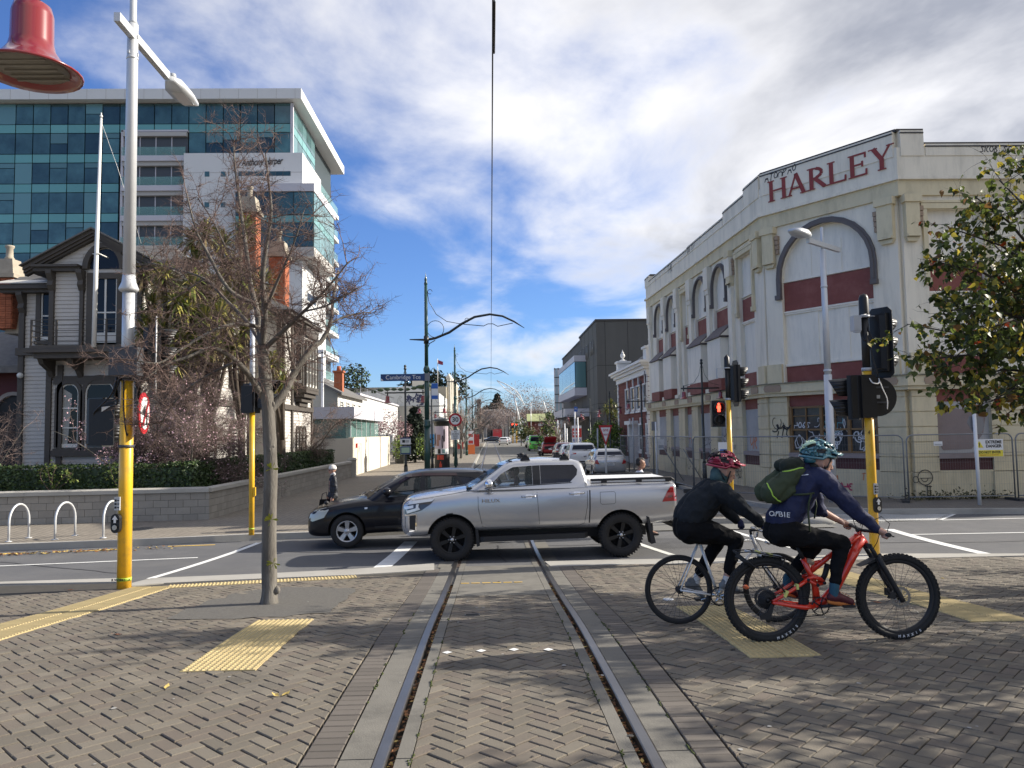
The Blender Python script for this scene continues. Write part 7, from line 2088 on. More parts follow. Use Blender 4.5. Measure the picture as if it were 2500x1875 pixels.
def A(x,y,yl=.0):return V3(((x-435)*K2,yl,(1605-(y+.016*(x-435)))*K2))
m_redframe=mat('red_frame',(.72,.035,.012),rough=.3,coat=1)
m_tyre_b=mat('bicycle_tyre',(.018,.018,.018),rough=.8,var=.2,vscale=20)
MTB=thing('mountain_bicycle','red full suspension mountain bicycle with knobbly tyres and a rear rack','bicycle',(X(1856,6.82),6.82,gz(6.82)))
RWc,FWc=V3((0,0,.37)),V3((1.178,0,.37))
wr_=spoke_wheel(MTB,RWc,.372,.058,28,m_tyre_b,m_plastic,True,.024,.045);wf_=spoke_wheel(MTB,FWc,.372,.058,28,m_tyre_b,m_plastic,True,.024,-.045)
for w_,a0 in((wr_,-1.03),(wf_,-1.33)):
 for k,ch in enumerate('MAXXIS'):
  a=a0+(.115*k-.29);r=.372-.031
  o=text_mesh('tyre_print',ch,.03,m_white_paint,w_,None,.001,bold=.001)
  pos=V3((r*cos(a),-.03,r*sin(a)));t=V3((-sin(a),0,cos(a)));up=V3((-cos(a),0,-sin(a)))
  o.matrix_basis=frame(pos,t,up)
def tubes(name,segs,m,parent):
 f=MB()
 for s in segs:f.tube(s[0],s[1],s[2]if len(s)>2 else 10)
 return f.build(name,m,parent)
BBp=A(838,1318)
tubes('frame',[([A(1205,812),A(1100,985),A(985,1190),A(890,1290),BBp],[.046,.044,.042,.042,.045],12),([A(1185,795),A(1062,868),A(935,960),A(800,1062)],[.034,.028,.024,.024],12),([A(735,968),A(790,1090),A(822,1180),A(830,1300)],[.026,.025,.03,.036],12),([A(1172,765),A(1230,855)],[.03,.031],14),([A(800,1062),A(822,1000),A(900,985)],[.018,.016,.016],8),([A(828,1318,-.045),A(828,1318,.045)],[.032,.032],14)],m_redframe,MTB)
for s in(-1,1):
 y=s*.065
 tubes('rear_stay',[([A(462,1292,y),A(600,1318,y),A(720,1335,y*.8),A(790,1328,y*.55)],[.016,.017,.022,.026],8),([A(465,1285,y),A(560,1235,y),A(668,1172,y),A(745,1120,y*.9)],[.014,.015,.017,.018],8)],m_redframe,MTB)
 tubes('shock_link',[([A(738,1118,y*.9),A(790,1105,y*.7),A(850,1118,y*.6),A(884,1150,y*.5)],[.016,.018,.018,.016],8),([A(745,1122,y*.9),A(815,1165,y*.6),A(884,1155,y*.5)],[.012,.014,.014],8)],m_redframe,MTB)
 f=MB();
 for p in(A(825,1165,s*.05),A(745,1122,s*.07),A(880,1150,s*.045),A(668,1178,s*.07)):f.lathe([(.014,-.01),(.014,.01)],p,10,R=MRO(pi/2,3,'X'))
 f.build('pivot_bolt',m_plastic,MTB)
 tubes('fork_leg',[([A(1242,865,s*.062),A(1300,965,s*.062)],[.018,.018],10),([A(1298,945,s*.062),A(1345,1035,s*.062),A(1470,1262,s*.062),A(1482,1290,s*.06)],[.026,.025,.021,.024],10)],m_plastic,MTB)
tubes('fork_crown',[([A(1236,868,-.075),A(1236,868,.075)],.024,8),([A(1318,935,-.06),A(1350,985,0),A(1318,935,.06)],.016,8)],m_plastic,MTB)
tubes('shock',[([A(875,1150),A(905,1090),A(930,1010)],[.022,.024,.026],10)],m_plastic,MTB)
tubes('seat_post',[([A(738,975),A(688,868)],[.0155,.0155],10)],m_plastic,MTB)
f=MB();f.loft([[V3((A(x,y).x,sx*w,A(x,y).z+dz))for sx,dz in((-1,-.02),(-.9,.012),(0,.022),(.9,.012),(1,-.02),(0,-.03))]for x,y,w in((570,848,.07),(620,850,.075),(690,858,.045),(760,860,.022),(800,862,.012))]);f.build('saddle',m_plastic,MTB)
tubes('handlebar',[([A(1168,758),A(1200,745)],[.02,.018],8),([A(1250,745,-.385),A(1228,738,-.25),A(1205,748,-.06),A(1200,750,0),A(1205,748,.06),A(1228,738,.25),A(1250,745,.385)],.0145,8)],m_plastic,MTB)
for s in(-1,1):
 tubes('grip',[([A(1252,746,s*.39),A(1240,742,s*.27)],.018,10)],m_plastic,MTB)
 tubes('brake_lever',[([A(1232,748,s*.24),A(1275,748,s*.25),A(1312,765,s*.33)],[.01,.008,.006],6),([A(1190,790,s*.02),A(1175,640 if s>0 else 700,s*.1),A(1290,630,s*.18),A(1335,680,s*.22),A(1300,740,s*.24)],.0035,5)],m_plastic,MTB)
tubes('brake_hose',[([A(1260,760,-.2),A(1275,830,-.12),A(1255,900,-.07),A(1310,1050,-.09),A(1335,1180,-.09),A(1390,1250,-.07)],.0035,5)],m_plastic,MTB)
f=MB();f.box(A(1395,1245,-.062),(.06,.03,.05));f.box(A(1360,1215,-.06),(.035,.03,.06));f.build('brake_caliper',m_plastic,MTB)
f=MB()
for k in range(9):
 R_=.035+k*.006;f.lathe([(R_-.008,-.001),(R_,-.001),(R_,.001),(R_-.008,.001)],(0,-.018-.0038*(8-k),.37),24,R=MRO(pi/2,3,'X'),cap=False)
 for q in range(14+k*2):
  a=2*pi*q/(14+k*2);f.box((cos(a)*R_,-.018-.0038*(8-k),.37+sin(a)*R_),(.006,.002,.005),rot=MRO(-a,3,'Y'))
f.build('cassette',m_plastic,MTB,fix=False)
f=MB();f.lathe([(.07,-.002),(.078,-.002),(.078,.002),(.07,.002)],A(838,1325,-.055),32,R=MRO(pi/2,3,'X'),cap=False)
for q in range(5):
 a=q*2*pi/5;p=A(838,1325,-.055);f.tube([p,p+V3((cos(a)*.072,0,sin(a)*.072))],.006,5)
for q in range(32):
 a=q*2*pi/32;p=A(838,1325,-.055);f.box(p+V3((cos(a)*.081,0,sin(a)*.081)),(.007,.003,.006),rot=MRO(-a,3,'Y'))
f.build('chainring',m_plastic,MTB)
tubes('chain',[([A(838,1255,-.055),A(640,1262,-.05),A(430,1215,-.04)],.004,4),([A(838,1394,-.055),A(620,1415,-.05),A(420,1430,-.045),A(398,1400,-.045),A(425,1345,-.042)],.004,4)],m_plastic,MTB)
f=MB()
for p in(A(385,1395,-.05),A(430,1425,-.05)):f.lathe([(.026,-.004),(.026,.004)],p,14,R=MRO(pi/2,3,'X'))
f.prism([A(455,1300,-.06),A(475,1320,-.06),A(445,1420,-.06),A(370,1425,-.06),A(365,1390,-.06),A(420,1370,-.06)],(0,.02,0));f.build('derailleur',m_plastic,MTB)
for s,px,py in((-1,1015,1305),(1,650,1335)):
 tubes('crank',[([A(838,1325,s*.07),A(px,py,s*.085)],[.014,.012],8)],m_plastic,MTB)
 f=MB();f.box(A(px,py,s*.14),(.1,.095,.018));f.build('pedal',m_plastic,MTB)
m_yell=mat('yellow_strap',(.62,.6,.18),rough=.7)
f=MB()
for s in(-1,1):
 f.tube([A(200,912,s*.06),A(330,908,s*.06),A(572,955,s*.06)],.006,6);f.tube([A(205,918,s*.06),A(345,1030,s*.07),A(540,1025,s*.07),A(575,960,s*.06)],.007,6);f.tube([A(225,950,s*.05),A(330,1025,s*.05)],.016,6)
 f.tube([A(430,1030,s*.07),A(500,1130,s*.075),A(575,1235,s*.075)],.007,6)
for x,y in((205,913),(330,910),(450,932),(570,955)):f.tube([A(x,y,-.06),A(x,y,.06)],.006,6)
f.build('rack',m_plastic,MTB)
f=MB();f.prism([A(290,915,-.045),A(560,958,-.045),A(560,948,-.045),A(290,903,-.045)],(0,.09,0));o=f.build('rack_plate',m_white_paint,MTB)
f=MB();f.box(A(470,935),(.03,.1,.02),rot=MRO(.15,3,'Y'));f.box(A(380,918),(.02,.1,.02));f.box(A(655,1172,-.07),(.02,.04,.045));f.box(A(565,1225,-.07),(.025,.04,.06),rot=MRO(.5,3,'Y'));f.build('lashing',m_yell,MTB)
f=MB();f.tube([A(760,985),A(815,1000)],[.026,.026],10);f.build('tool_roll',m_tan,MTB)
f=MB();f.prism([A(1165,1028,-.05),A(1290,965,-.05),A(1345,990,-.05),A(1300,985,-.05)],(0,.1,0));f.build('mudguard',m_plastic,MTB)
R2=thing('person','cyclist in navy jacket and teal helmet carrying a green backpack, riding the red bicycle','person',MTB.location)
hc_=A(893,232);s2=1.
fdir=V3((.985,-.04,-.17)).normalized();fup=V3((.17,0,.985)).normalized()
hcaps,HP=face(hc_,1.02,fdir,fup)
body_c=list(hcaps)
body_c+=[(A(865,300),.062,A(800,335),.068,0),(A(775,370),.085,A(650,580),.08,0),(A(610,640),.08,A(585,735),.085,0)]
for s,kn,an,el,wr,hd,sh in((-1,(1005,838),(928,1170),(1040,560),(1200,712),(1248,738),(862,352)),(1,(868,905),(655,1165),(968,612),(1140,700),(1228,738),(850,350))):
 yh=s*.1
 body_c+=[(A(585,755,yh),.06,A(*kn,s*.12),.055,0),(A(*kn,s*.12),.052,A(*an,s*.125),.036,0),(A(*sh,s*.18),.055,A(*el,s*.25),.042,0),(A(*el,s*.25),.04,A(*wr,s*.305),.029,0)]
 body_c+=hand_caps(A(*wr,s*.305),A(*hd,s*.325),V3((.05,1,0)),V3((.4,0,-1)),1.,0,-s)
blob('body',body_c,.0068,[m_skin],R2,3)
eyes(HP,R2)
jc=[(A(770,385,-.075),.125,A(630,605,-.06),.125,0),(A(770,385,.075),.125,A(630,605,.06),.125,0),(A(620,610,-.06),.112,A(578,668,-.06),.12,0),(A(620,610,.06),.112,A(578,668,.06),.12,0),(A(830,330,-.13),.085,A(830,330,.13),.085,0),(A(835,300),.085,A(800,330),.095,0),(A(725,470),.15,A(675,570),.145,0),(A(800,240),.045,A(770,275),.07,0),(A(870,305,-.02),.06,A(830,330),.075,0)]
for s,el,wr,sh in((-1,(1040,562),(1195,707),(858,352)),(1,(968,612),(1010,640),(846,352))):
 jc+=[(A(*sh,s*.165),.094,A(*el,s*.25),.07,0),(A(*el,s*.25),.07,A(*wr,s*.302 if s<0 else s*.26),.042,0)]
blob('jacket',jc,.008,[m_navy],R2,3,.0125,9)
tc=[(A(590,700,-.06),.125,A(560,765,-.07),.125,0),(A(590,700,.06),.125,A(560,765,.07),.125,0)]
for s,kn,an in((-1,(1008,836),(932,1128)),(1,(868,905),(672,1120))):
 tc+=[(A(575,765,s*.095),.112,A(760,795,s*.11),.098,0),(A(760,795,s*.11)if s<0 else A(740,840,s*.11),.096,A(*kn,s*.12),.07,0),(A(*kn,s*.12),.066,(A(*kn,s*.12)*.5+A(*an,s*.125)*.5+V3((-.012,0,0))),.06,0),((A(*kn,s*.12)*.5+A(*an,s*.125)*.5+V3((-.012,0,0))),.058,A(*an,s*.125),.047,0)]
blob('trousers',tc,.008,[m_black_cloth],R2,3,.011,9)
m_shoe2=mat('maroon_shoe',(.085,.012,.018),rough=.6,var=.3,vscale=14);m_sole2=mat('orange_sole',(.62,.2,.05),rough=.6)
for s,an,he,to in((-1,(928,1165),(878,1255),(1070,1285)),(1,(655,1165),(600,1240),(745,1280))):
 y=s*.128
 f=MB();capsule(f,A(an[0],an[1]-30,y),.044,A(an[0]-12,an[1]+60,y),.041);f.build('sock',m_teal_sock,R2)
 sc=[(A(he[0]+18,he[1]-12,y),.04,A(he[0]+80,he[1]-10,y),.042,0),(A(he[0]+80,he[1]-8,y),.041,A(to[0]-25,to[1]-8,y),.031,0),(A(he[0]+38,he[1]-45,y),.034,A(he[0]+62,he[1]-35,y),.034,0),(A(he[0]+8,he[1]+18,y),.026,A(he[0]+100,he[1]+32,y),.028,1),(A(he[0]+100,he[1]+30,y),.026,A(to[0]-10,to[1]+12,y),.02,1)]
 sh_=blob('shoe',sc,.006,[m_shoe2,m_sole2],R2,3)
 f=MB()
 for q in range(4):f.tube([A(he[0]+88+q*20,he[1]-52+q*9,y-.022),A(he[0]+95+q*20,he[1]-50+q*9,y+.022)],.0035,5)
 f.build('lace',m_orange_paint,sh_)
m_teal_h=mat('teal_helmet',(.045,.155,.19),rough=.25,coat=1);m_mint=mat('mint_helmet',(.5,.68,.46),rough=.3,coat=.6)
hel2=helmet(R2,A(885,172),[m_teal_h,m_mint],.16,.114,.152,.17,True)
f=MB();f.loft([[A(770,195)+V3((0,.07*sx,.05*sz))for sx,sz in((-1,-.6),(1,-.6),(1,.6),(-1,.6))],[A(830,190)+V3((0,.1*sx,.06*sz))for sx,sz in((-1,-.6),(1,-.6),(1,.6),(-1,.6))]]);f.build('rear_shell',m_teal_h,hel2)
for s in(-1,1):
 strap(R2,[A(880,190,s*.085),A(905,260,s*.083),A(935,318,s*.03),A(938,325,0)]);strap(R2,[A(960,190,s*.085),A(925,260,s*.083),A(905,270,s*.083)])
f=MB();f.ball(HP(-.055,0,-.03),(.06,.088,.06),14,10);f.build('hair',m_hair,R2)
for tx_,px,pm in(('OBBIE',512,m_white_paint),):
 o=text_mesh('jacket_print',tx_,.062,pm,R2,None,0,bold=.0003,space=1.15)
 o.matrix_basis=frame(A(507,612,-.19)+V3((0,.012,0)),V3((1,-.12,-.1)),V3((.06,.05,1)))
jbv=bvh_of([c for c in R2 .children if c.name.startswith('jacket')][0])
def shrink(o,bv,off=.009):
 mw_=o.matrix_basis
 inv=mw_.inverted()
 for v in o.data.vertices:
  p=mw_@v.co;h=bv.ray_cast(V3((p.x,-2,p.z)),V3((0,1,0)))
  if h[0]is not None:v.co=inv@(h[0]+V3((0,-off,0)))
shrink(o,jbv)
f=MB();f.prism([A(695,312,-.2),A(745,306,-.2),A(742,313,-.2),A(700,318,-.2)],(0,-.003,0));fo=f.build('shoulder_flash',m_white_paint,R2);shrink(fo,jbv)
m_olive=mat('olive_pack',(.036,.05,.024),rough=.8,var=.25,vscale=6);m_olive_d=mat('dark_pack_top',(.012,.018,.012),rough=.8,var=.2,vscale=8);m_lime=mat('lime_piping',(.38,.62,.08),rough=.6)
BK=thing('backpack','olive green backpack with lime piping worn by the navy jacketed cyclist','backpack',MTB.location)
bc=[(A(480,455,-.08),.095,A(640,330,-.08),.085,0),(A(480,455,.08),.095,A(640,330,.08),.085,0),(A(520,480,-.08),.075,A(600,440,-.08),.09,0),(A(520,480,.08),.075,A(600,440,.08),.09,0),(A(640,335,-.07),.09,A(700,300,-.06),.07,0),(A(640,335,.07),.09,A(700,300,.06),.07,0)]
pk_=blob('bag',bc,.009,[m_olive],BK,4,.013,10)
blob('lid',[(A(610,248,-.06),.062,A(700,222,-.05),.05,0),(A(610,248,.06),.062,A(700,222,.05),.05,0),(A(600,265,-.05),.05,A(720,250,-.05),.05,0)],.009,[m_olive_d],BK,4,.008,14)
pbv=bvh_of(pk_)
def piping(pts,w):
 q=[]
 for i in range(len(pts)-1):
  for k in range(6):q.append(V3(pts[i]).lerp(V3(pts[i+1]),k/6))
 out=[]
 for p in q:
  P_=A(*p);h=pbv.ray_cast(V3((P_.x,-2,P_.z)),V3((0,1,0)))
  if h[0]is not None:out.append(h[0]+V3((0,-.002,0)))
 f=MB();f.tube(out,w,5);return f.build('piping',m_lime,BK)
piping([(505,300),(600,285),(700,262),(735,262)],.006);piping([(448,375),(443,410),(462,470),(500,505),(540,522)],.006);piping([(505,302),(470,330),(448,375)],.0035)
for s in(-1,):
 f=MB();f.tube([A(620,462,-.17),A(700,458,-.2),A(772,448,-.2)],[.008,.01,.008],5);f.tube([A(748,455,-.2),A(728,520,-.195),A(722,610,-.19),A(730,740,-.19)],.009,5);f.tube([A(840,480,-.02),A(850,560,-.02),A(838,660,0)],.008,5);f.tube([A(545,300,-.1),A(520,330,-.12),A(436,330,-.1),A(432,380,-.1)],.003,4);f.build('strap',m_olive,BK)
K1=.0012285
def B(x,y,yl=.0):return V3(((x-350)*K1,yl,(1500-(y+.016*(x-350)))*K1))
m_whiteframe=mat('white_frame',(.74,.74,.73),rough=.3,coat=1)
RB=thing('road_bicycle','white fixed gear road bicycle with black tyres and drop bars','bicycle',(X(1646,7.66),7.66,gz(7.66)))
R1r=spoke_wheel(RB,V3((0,0,.338)),.338,.03,32,m_tyre_b,m_plastic,False,.024);R1f=spoke_wheel(RB,V3((.978,0,.338)),.338,.03,32,m_tyre_b,m_plastic,False,.024)
BB1=B(668,1275)
tubes('frame',[([B(528,842),BB1],.0155,10),([B(975,905),BB1],.0165,10),([B(545,850),B(965,835)],.0135,10),([B(952,790),B(992,905)],.0175,12),([BB1+V3((0,-.035,0)),BB1+V3((0,.035,0))],.02,12)],m_whiteframe,RB)
for s in(-1,1):
 tubes('stay',[([B(522,848,s*.012),B(352,1222,s*.06)],[.008,.0075],8),([BB1+V3((0,s*.03,0)),B(352,1222,s*.06)],[.0105,.009],8)],m_whiteframe,RB)
 tubes('fork_blade',[([B(992,905,s*.03),B(1030,1000,s*.052),B(1090,1120,s*.052),B(1146,1205,s*.05)],[.012,.012,.01,.008],8)],m_whiteframe,RB)
f=MB();f.loft([[V3((B(x,y).x,sx*w,B(x,y).z+dz))for sx,dz in((-1,-.018),(-.9,.01),(0,.018),(.9,.01),(1,-.018),(0,-.026))]for x,y,w in((440,838,.065),(490,842,.068),(560,850,.035),(620,852,.015))]);f.build('saddle',m_plastic,RB)
m_silverpart=mat('silver_part',(.5,.5,.5),rough=.25,metal=.9)
tubes('seat_post',[([B(532,850),B(520,838)],.0135,8)],m_silverpart,RB)
tubes('stem',[([B(955,800),B(945,755)],.013,8),([B(945,758),B(1010,752)],.013,8)],m_plastic,RB)
for s in(-1,1):
 tubes('drop_bar',[([B(1008,755,0),B(1010,755,s*.19),B(1045,752,s*.205),B(1068,785,s*.21),B(1060,830,s*.215),B(1030,838,s*.22),B(1000,822,s*.22)],.0125,8)],m_silverpart,RB)
tubes('brake',[([B(1000,930,-.02),B(1040,955,0),B(1000,930,.02)],.01,6),([B(1010,760,.1),B(985,800,.06),B(1030,880,.03),B(1040,920,0)],.003,5)],m_plastic,RB)
f=MB();f.lathe([(.078,-.002),(.09,-.002),(.09,.002),(.078,.002)],BB1+V3((.0,-.045,-.0)),36,R=MRO(pi/2,3,'X'),cap=False)
for q in range(36):
 a=q*2*pi/36;f.box(BB1+V3((cos(a)*.093,-.045,sin(a)*.093)),(.007,.003,.006),rot=MRO(-a,3,'Y'))
f.build('chainring',m_plastic,RB)
f=MB()
for q in range(5):
 a=q*2*pi/5+.3;p=BB1+V3((0,-.047,0));f.tube([p,p+V3((cos(a)*.08,0,sin(a)*.08))],[.02,.011],6)
f.lathe([(.035,-.004),(.035,.004)],BB1+V3((0,-.05,0)),18,R=MRO(pi/2,3,'X'));f.build('crank_spider',m_silverpart,RB)
tubes('chain',[([BB1+V3((0,-.045,.092)),B(350,1195,-.045)],.004,4),([BB1+V3((0,-.045,-.092)),B(350,1260,-.045)],.004,4)],m_plastic,RB)
f=MB();f.lathe([(.03,-.003),(.036,0),(.03,.003)],(0,-.045,.338),18,R=MRO(pi/2,3,'X'));f.build('sprocket',m_plastic,RB)
for s,px,py in((-1,700,1222+190),(1,636,1150)):
 pass
for s,px,py in((-1,792,1225),(1,545,1325)):
 tubes('crank',[([BB1+V3((0,s*.06,0)),B(px,py,s*.075)],[.012,.01],8)],m_silverpart,RB)
 f=MB();f.box(B(px,py,s*.13),(.09,.09,.02));f.build('pedal',m_plastic,RB)
f=MB();f.ball(B(862,1190,-.12),(.03,.05,.02),10,6);f.build('pedal_strap',mat('orange_part',(.75,.16,.05),rough=.5),RB)
c=G(1632,1464);f=MB();f.lathe([(0,.008),(.06,.008),(.066,.0)],(0,0,0),20);f.build('road_stud',m_white_paint,loc=(c.x,c.y,gz(c.y)+.002),label='round white stud on the bricks seen through the white bicycle rear wheel',cat='road stud')
R1=thing('person','cyclist in charcoal jumper, cropped black trousers and dark red helmet riding the white bicycle','person',RB.location)
h1=B(748,292);fd1=V3((.96,-.04,-.28)).normalized();fu1=V3((.28,0,.96)).normalized()
hc1,HP1=face(h1,.98,fd1,fu1)
bc1=list(hc1)+[(B(725,370),.056,B(670,400),.06,0),(B(640,450),.085,B(495,590),.08,0),(B(475,620),.08,B(440,700),.085,0)]
for s,kn,an,el,wr,hd,sh in((-1,(800,822),(712,1112),(852,575),(985,690),(1025,728),(690,440)),(1,(705,860),(530,1145),(800,600),(890,690),(930,718),(690,440))):
 bc1+=[(B(450,725,s*.095),.06,B(*kn,s*.115),.052,0),(B(*kn,s*.115),.05,B(*an,s*.12),.034,0),(B(*sh,s*.165),.055,B(*el,s*.21),.042,0),(B(*el,s*.21),.04,B(*wr,s*.2),.029,0)]
 bc1+=hand_caps(B(*wr,s*.2),B(*hd,s*.205),V3((.5,.6,0)),V3((.2,0,-1)),1.,0,-s)
blob('body',bc1,.0068,[m_skin],R1,3);eyes(HP1,R1,.98)
m_glove=mat('navy_glove',(.015,.017,.06),rough=.9)
for s,wr,hd in((-1,(985,690),(1025,728)),(1,(890,690),(930,718))):
 blob('glove',hand_caps(B(*wr,s*.2),B(*hd,s*.205),V3((.5,.6,0)),V3((.2,0,-1)),1.18,0,-s),.006,[m_glove],R1,2)
jc1=[(B(640,445,-.075),.132,B(510,565,-.07),.148,0),(B(640,445,.075),.132,B(510,565,.07),.148,0),(B(510,565,-.07),.148,B(448,640,-.07),.138,0),(B(510,565,.07),.148,B(448,640,.07),.138,0),(B(590,540),.15,B(520,605),.145,0),(B(665,420,-.12),.085,B(665,420,.12),.085,0),(B(700,375),.072,B(660,410),.09,0)]
for s,el,wr,sh in((-1,(852,575),(980,685),(690,440)),(1,(800,600),(885,686),(690,440))):
 jc1+=[(B(*sh,s*.155),.098,B(*el,s*.21),.074,0),(B(*el,s*.21),.074,B(*wr,s*.2),.047,0)]
blob('jumper',jc1,.008,[m_char],R1,3,.012,9)
tc1=[(B(450,660,-.06),.135,B(438,745,-.07),.138,0),(B(450,660,.06),.135,B(438,745,.07),.138,0)]
for s,kn,an in((-1,(800,822),(728,1065)),(1,(705,860),(552,1105))):
 tc1+=[(B(435,745,s*.09),.125,B(620,765,s*.1),.108,0),(B(620,765,s*.1),.106,B(*kn,s*.115),.076,0),(B(*kn,s*.115),.072,B(*an,s*.12),.055,0)]
blob('trousers',tc1,.008,[m_black_cloth],R1,3,.011,9)
m_gshoe=mat('grey_trainer',(.16,.17,.175),rough=.7,var=.2,vscale=14);m_sole1=mat('white_sole',(.45,.45,.44),rough=.6)
for s,an,he,to in((-1,(712,1125),(662,1185),(815,1215)),(1,(530,1150),(440,1215),(590,1300))):
 y=s*.122
 f=MB();capsule(f,B(an[0],an[1]-10,y),.036,B(an[0]-10,an[1]+35,y),.038);f.build('sock',m_sock,R1)
 sc=[(B(he[0]+16,he[1]-8,y),.04,B(he[0]+70,he[1]-4,y),.042,0),(B(he[0]+70,he[1]-4,y),.041,B(to[0]-25,to[1]-8,y),.03,0),(B(he[0]+35,he[1]-38,y),.036,B(he[0]+60,he[1]-28,y),.036,0),(B(he[0]+8,he[1]+18,y),.024,B(to[0]-10,to[1]+10,y),.019,1)]
 blob('shoe',sc,.006,[m_gshoe,m_sole1],R1,3)
m_red_h=mat('dark_red_helmet',(.33,.018,.05),rough=.35,coat=.6,var=.2,vscale=9);m_blk_h=mat('black_helmet',(.02,.012,.014),rough=.4)
helmet(R1,B(742,232),[m_red_h,m_blk_h],.162,.114,.146,.22,True,1)
blob('headscarf',[(B(705,300),.085,B(725,335),.08,0),(B(690,320,-.02),.07,B(690,330,.02),.07,0)],.009,[mat('teal_scarf',(.06,.11,.11),rough=.9,var=.3,vscale=18)],R1,3)
for s in(-1,1):strap(R1,[B(690,270,s*.09),B(720,330,s*.088),B(750,370,s*.05),B(758,385,0)]);strap(R1,[B(780,275,s*.088),B(760,340,s*.075),B(752,372,s*.04)])
f=MB();f.ball(B(766,408,-.03),.014,8,6);f.build('zip_toggle',m_white_paint,R1)
def walker(label,loc,ht,face_dir,skin_m,top_m,leg_m,hair_m,stride=.22,arms=(.25,-.25),coat=1.,sleeve_wrinkle=.006):
 """a standing or walking figure, feet on the ground; face_dir is the way it walks"""
 t=thing('person',label,'person',loc,atan2(face_dir[1],face_dir[0]))
 s=ht/1.75
 V_=lambda x,y,z:(x*s,y*s,z*s)
 hc_,P_=face(V_(.02,0,1.63),.98*s)
 caps=list(hc_)+[(V_(0,0,1.52),.055*s,V_(-.01,0,1.44),.06*s,0),(V_(0,0,1.3),.11*s,V_(0,0,1.),.11*s,0)]
 top=[(V_(0,-.07,1.34),.105*s,V_(0,-.06,1.05),.105*s*coat,0),(V_(0,.07,1.34),.105*s,V_(0,.06,1.05),.105*s*coat,0),(V_(-.01,-.13,1.4),.07*s,V_(-.01,.13,1.4),.07*s,0),(V_(0,0,1.48),.06*s,V_(0,0,1.42),.08*s,0),(V_(0,-.06,1.),.115*s*coat,V_(0,.06,.92-.08*(coat-1)),.12*s*coat,0)]
 leg=[(V_(0,-.05,.98),.11*s,V_(0,.05,.92),.11*s,0)]
 for q,st,ar in((-1,stride,arms[0]),(1,-stride,arms[1])):
  kn=V_(.5*st+.06,q*.09,.5);an=V_(st-(.1 if st<0 else 0),q*.09,.1+(.06 if st<0 else 0))
  caps+=[(V_(0,q*.09,.9),.075*s,kn,.05*s,0),(kn,.05*s,an,.035*s,0),(an,.035*s,(an[0]+.14*s,an[1],an[2]-.06*s),.032*s,0)]
  leg+=[(V_(0,q*.085,.9),.095*s,kn,.066*s,0),(kn,.064*s,(an[0],an[1],an[2]+.02),.052*s,0)]
  el=V_(ar*.5-.04,q*.23,1.12);wr=V_(ar+.02,q*.22,.88);hd=V_(ar+.05,q*.21,.79)
  caps+=[(V_(0,q*.17,1.4),.05*s,el,.04*s,0),(el,.038*s,wr,.028*s,0)]+hand_caps(wr,hd,V3((1,0,0)),V3((0,-q,0)),s,0,1)
  top+=[(V_(0,q*.165,1.4),.075*s,el,.058*s,0),(el,.056*s,wr,.042*s,0)]
  f=MB();capsule(f,(an[0]-.03*s,an[1],an[2]-.055*s),.042*s,(an[0]+.15*s,an[1],an[2]-.065*s),.034*s);f.build('shoe',m_plastic,t)
 blob('body',caps,.011,[skin_m],t,2);eyes(P_,t,s)
 blob('top',top,.012,[top_m],t,3,sleeve_wrinkle,14);blob('trousers',leg,.012,[leg_m],t,3,.005,9)
 return t,P_,s
m_puffer=mat('dark_puffer',(.014,.016,.022),rough=.55,var=.2,vscale=10,bump=.8,bscale=30,stretch=(.4,.4,2))
wl_=V3((X(813,18.9),18.9,.12))
wo,WP,ws=walker('woman in white knitted hat and dark puffer jacket walking on the far left pavement',wl_,1.5,(-.9,-.35),m_skin,m_puffer,m_black_cloth,m_hair,.12,(.06,.02),1.12,.012)
f=MB();f.ball(WP(-.01,0,.06),(.112*ws,.105*ws,.1*ws),16,10);f.lathe([(.104*ws,0),(.112*ws,.0),(.112*ws,.05*ws),(.104*ws,.05*ws)],WP(-.01,0,.025),16);f.build('knitted_hat',mat('white_knit',(.62,.6,.56),rough=.95,bump=.8,bscale=90),wo)
f=MB();f.box(WP(.098,.035,.005),(.012,.05,.028));f.box(WP(.098,-.035,.005),(.012,.05,.028));f.build('sunglasses',m_plastic,wo)
blob('scarf',[(WP(-.03,-.03,-.1),.05*ws,WP(-.03,.03,-.1),.05*ws,0),(WP(.02,0,-.11),.045*ws,WP(-.05,0,-.12),.05*ws,0)],.012,[mat('pale_scarf',(.5,.5,.5),rough=.9)],wo,2)
HB=thing('handbag','black handbag carried by the woman in the white hat','handbag',wl_+V3((-.18,-.14,.62)))
f=MB();f.prism([(-.13,-.05,-.13),(.13,-.05,-.13),(.1,-.05,.09),(-.1,-.05,.09)],(0,.1,0));f.build('bag',m_black_cloth,HB)
f=MB();f.tube([(-.07,0,.09),(-.05,0,.22),(.05,0,.26),(.07,0,.09)],.01,5);f.build('strap',m_plastic,HB)
ml_=V3((X(1560,17.4),17.4,.0))
mo,MP_,ms=walker('dark haired man in white shirt walking past behind the pickup tray',ml_,1.72,(1,.05),m_skin2,mat('white_shirt',(.6,.61,.66),rough=.8,var=.06,vscale=8),m_black_cloth,m_hair,.2,(.2,-.2))
blob('hair',[(MP_(-.03,0,.07),.085*ms,MP_(.03,0,.085),.07*ms,0),(MP_(-.05,-.03,.02),.065*ms,MP_(-.05,.03,.02),.065*ms,0),(MP_(.04,-.03,.085),.045*ms,MP_(.05,.03,.085),.045*ms,0)],.01,[m_hair],mo,2)
DV=thing('person','driver in a dark cap seated behind the front window of the silver pickup','person',ute.location,ute.rotation_euler.z)
hcd,DP=face((2.16,.36,1.52),.98,V3((-1,0,0)))
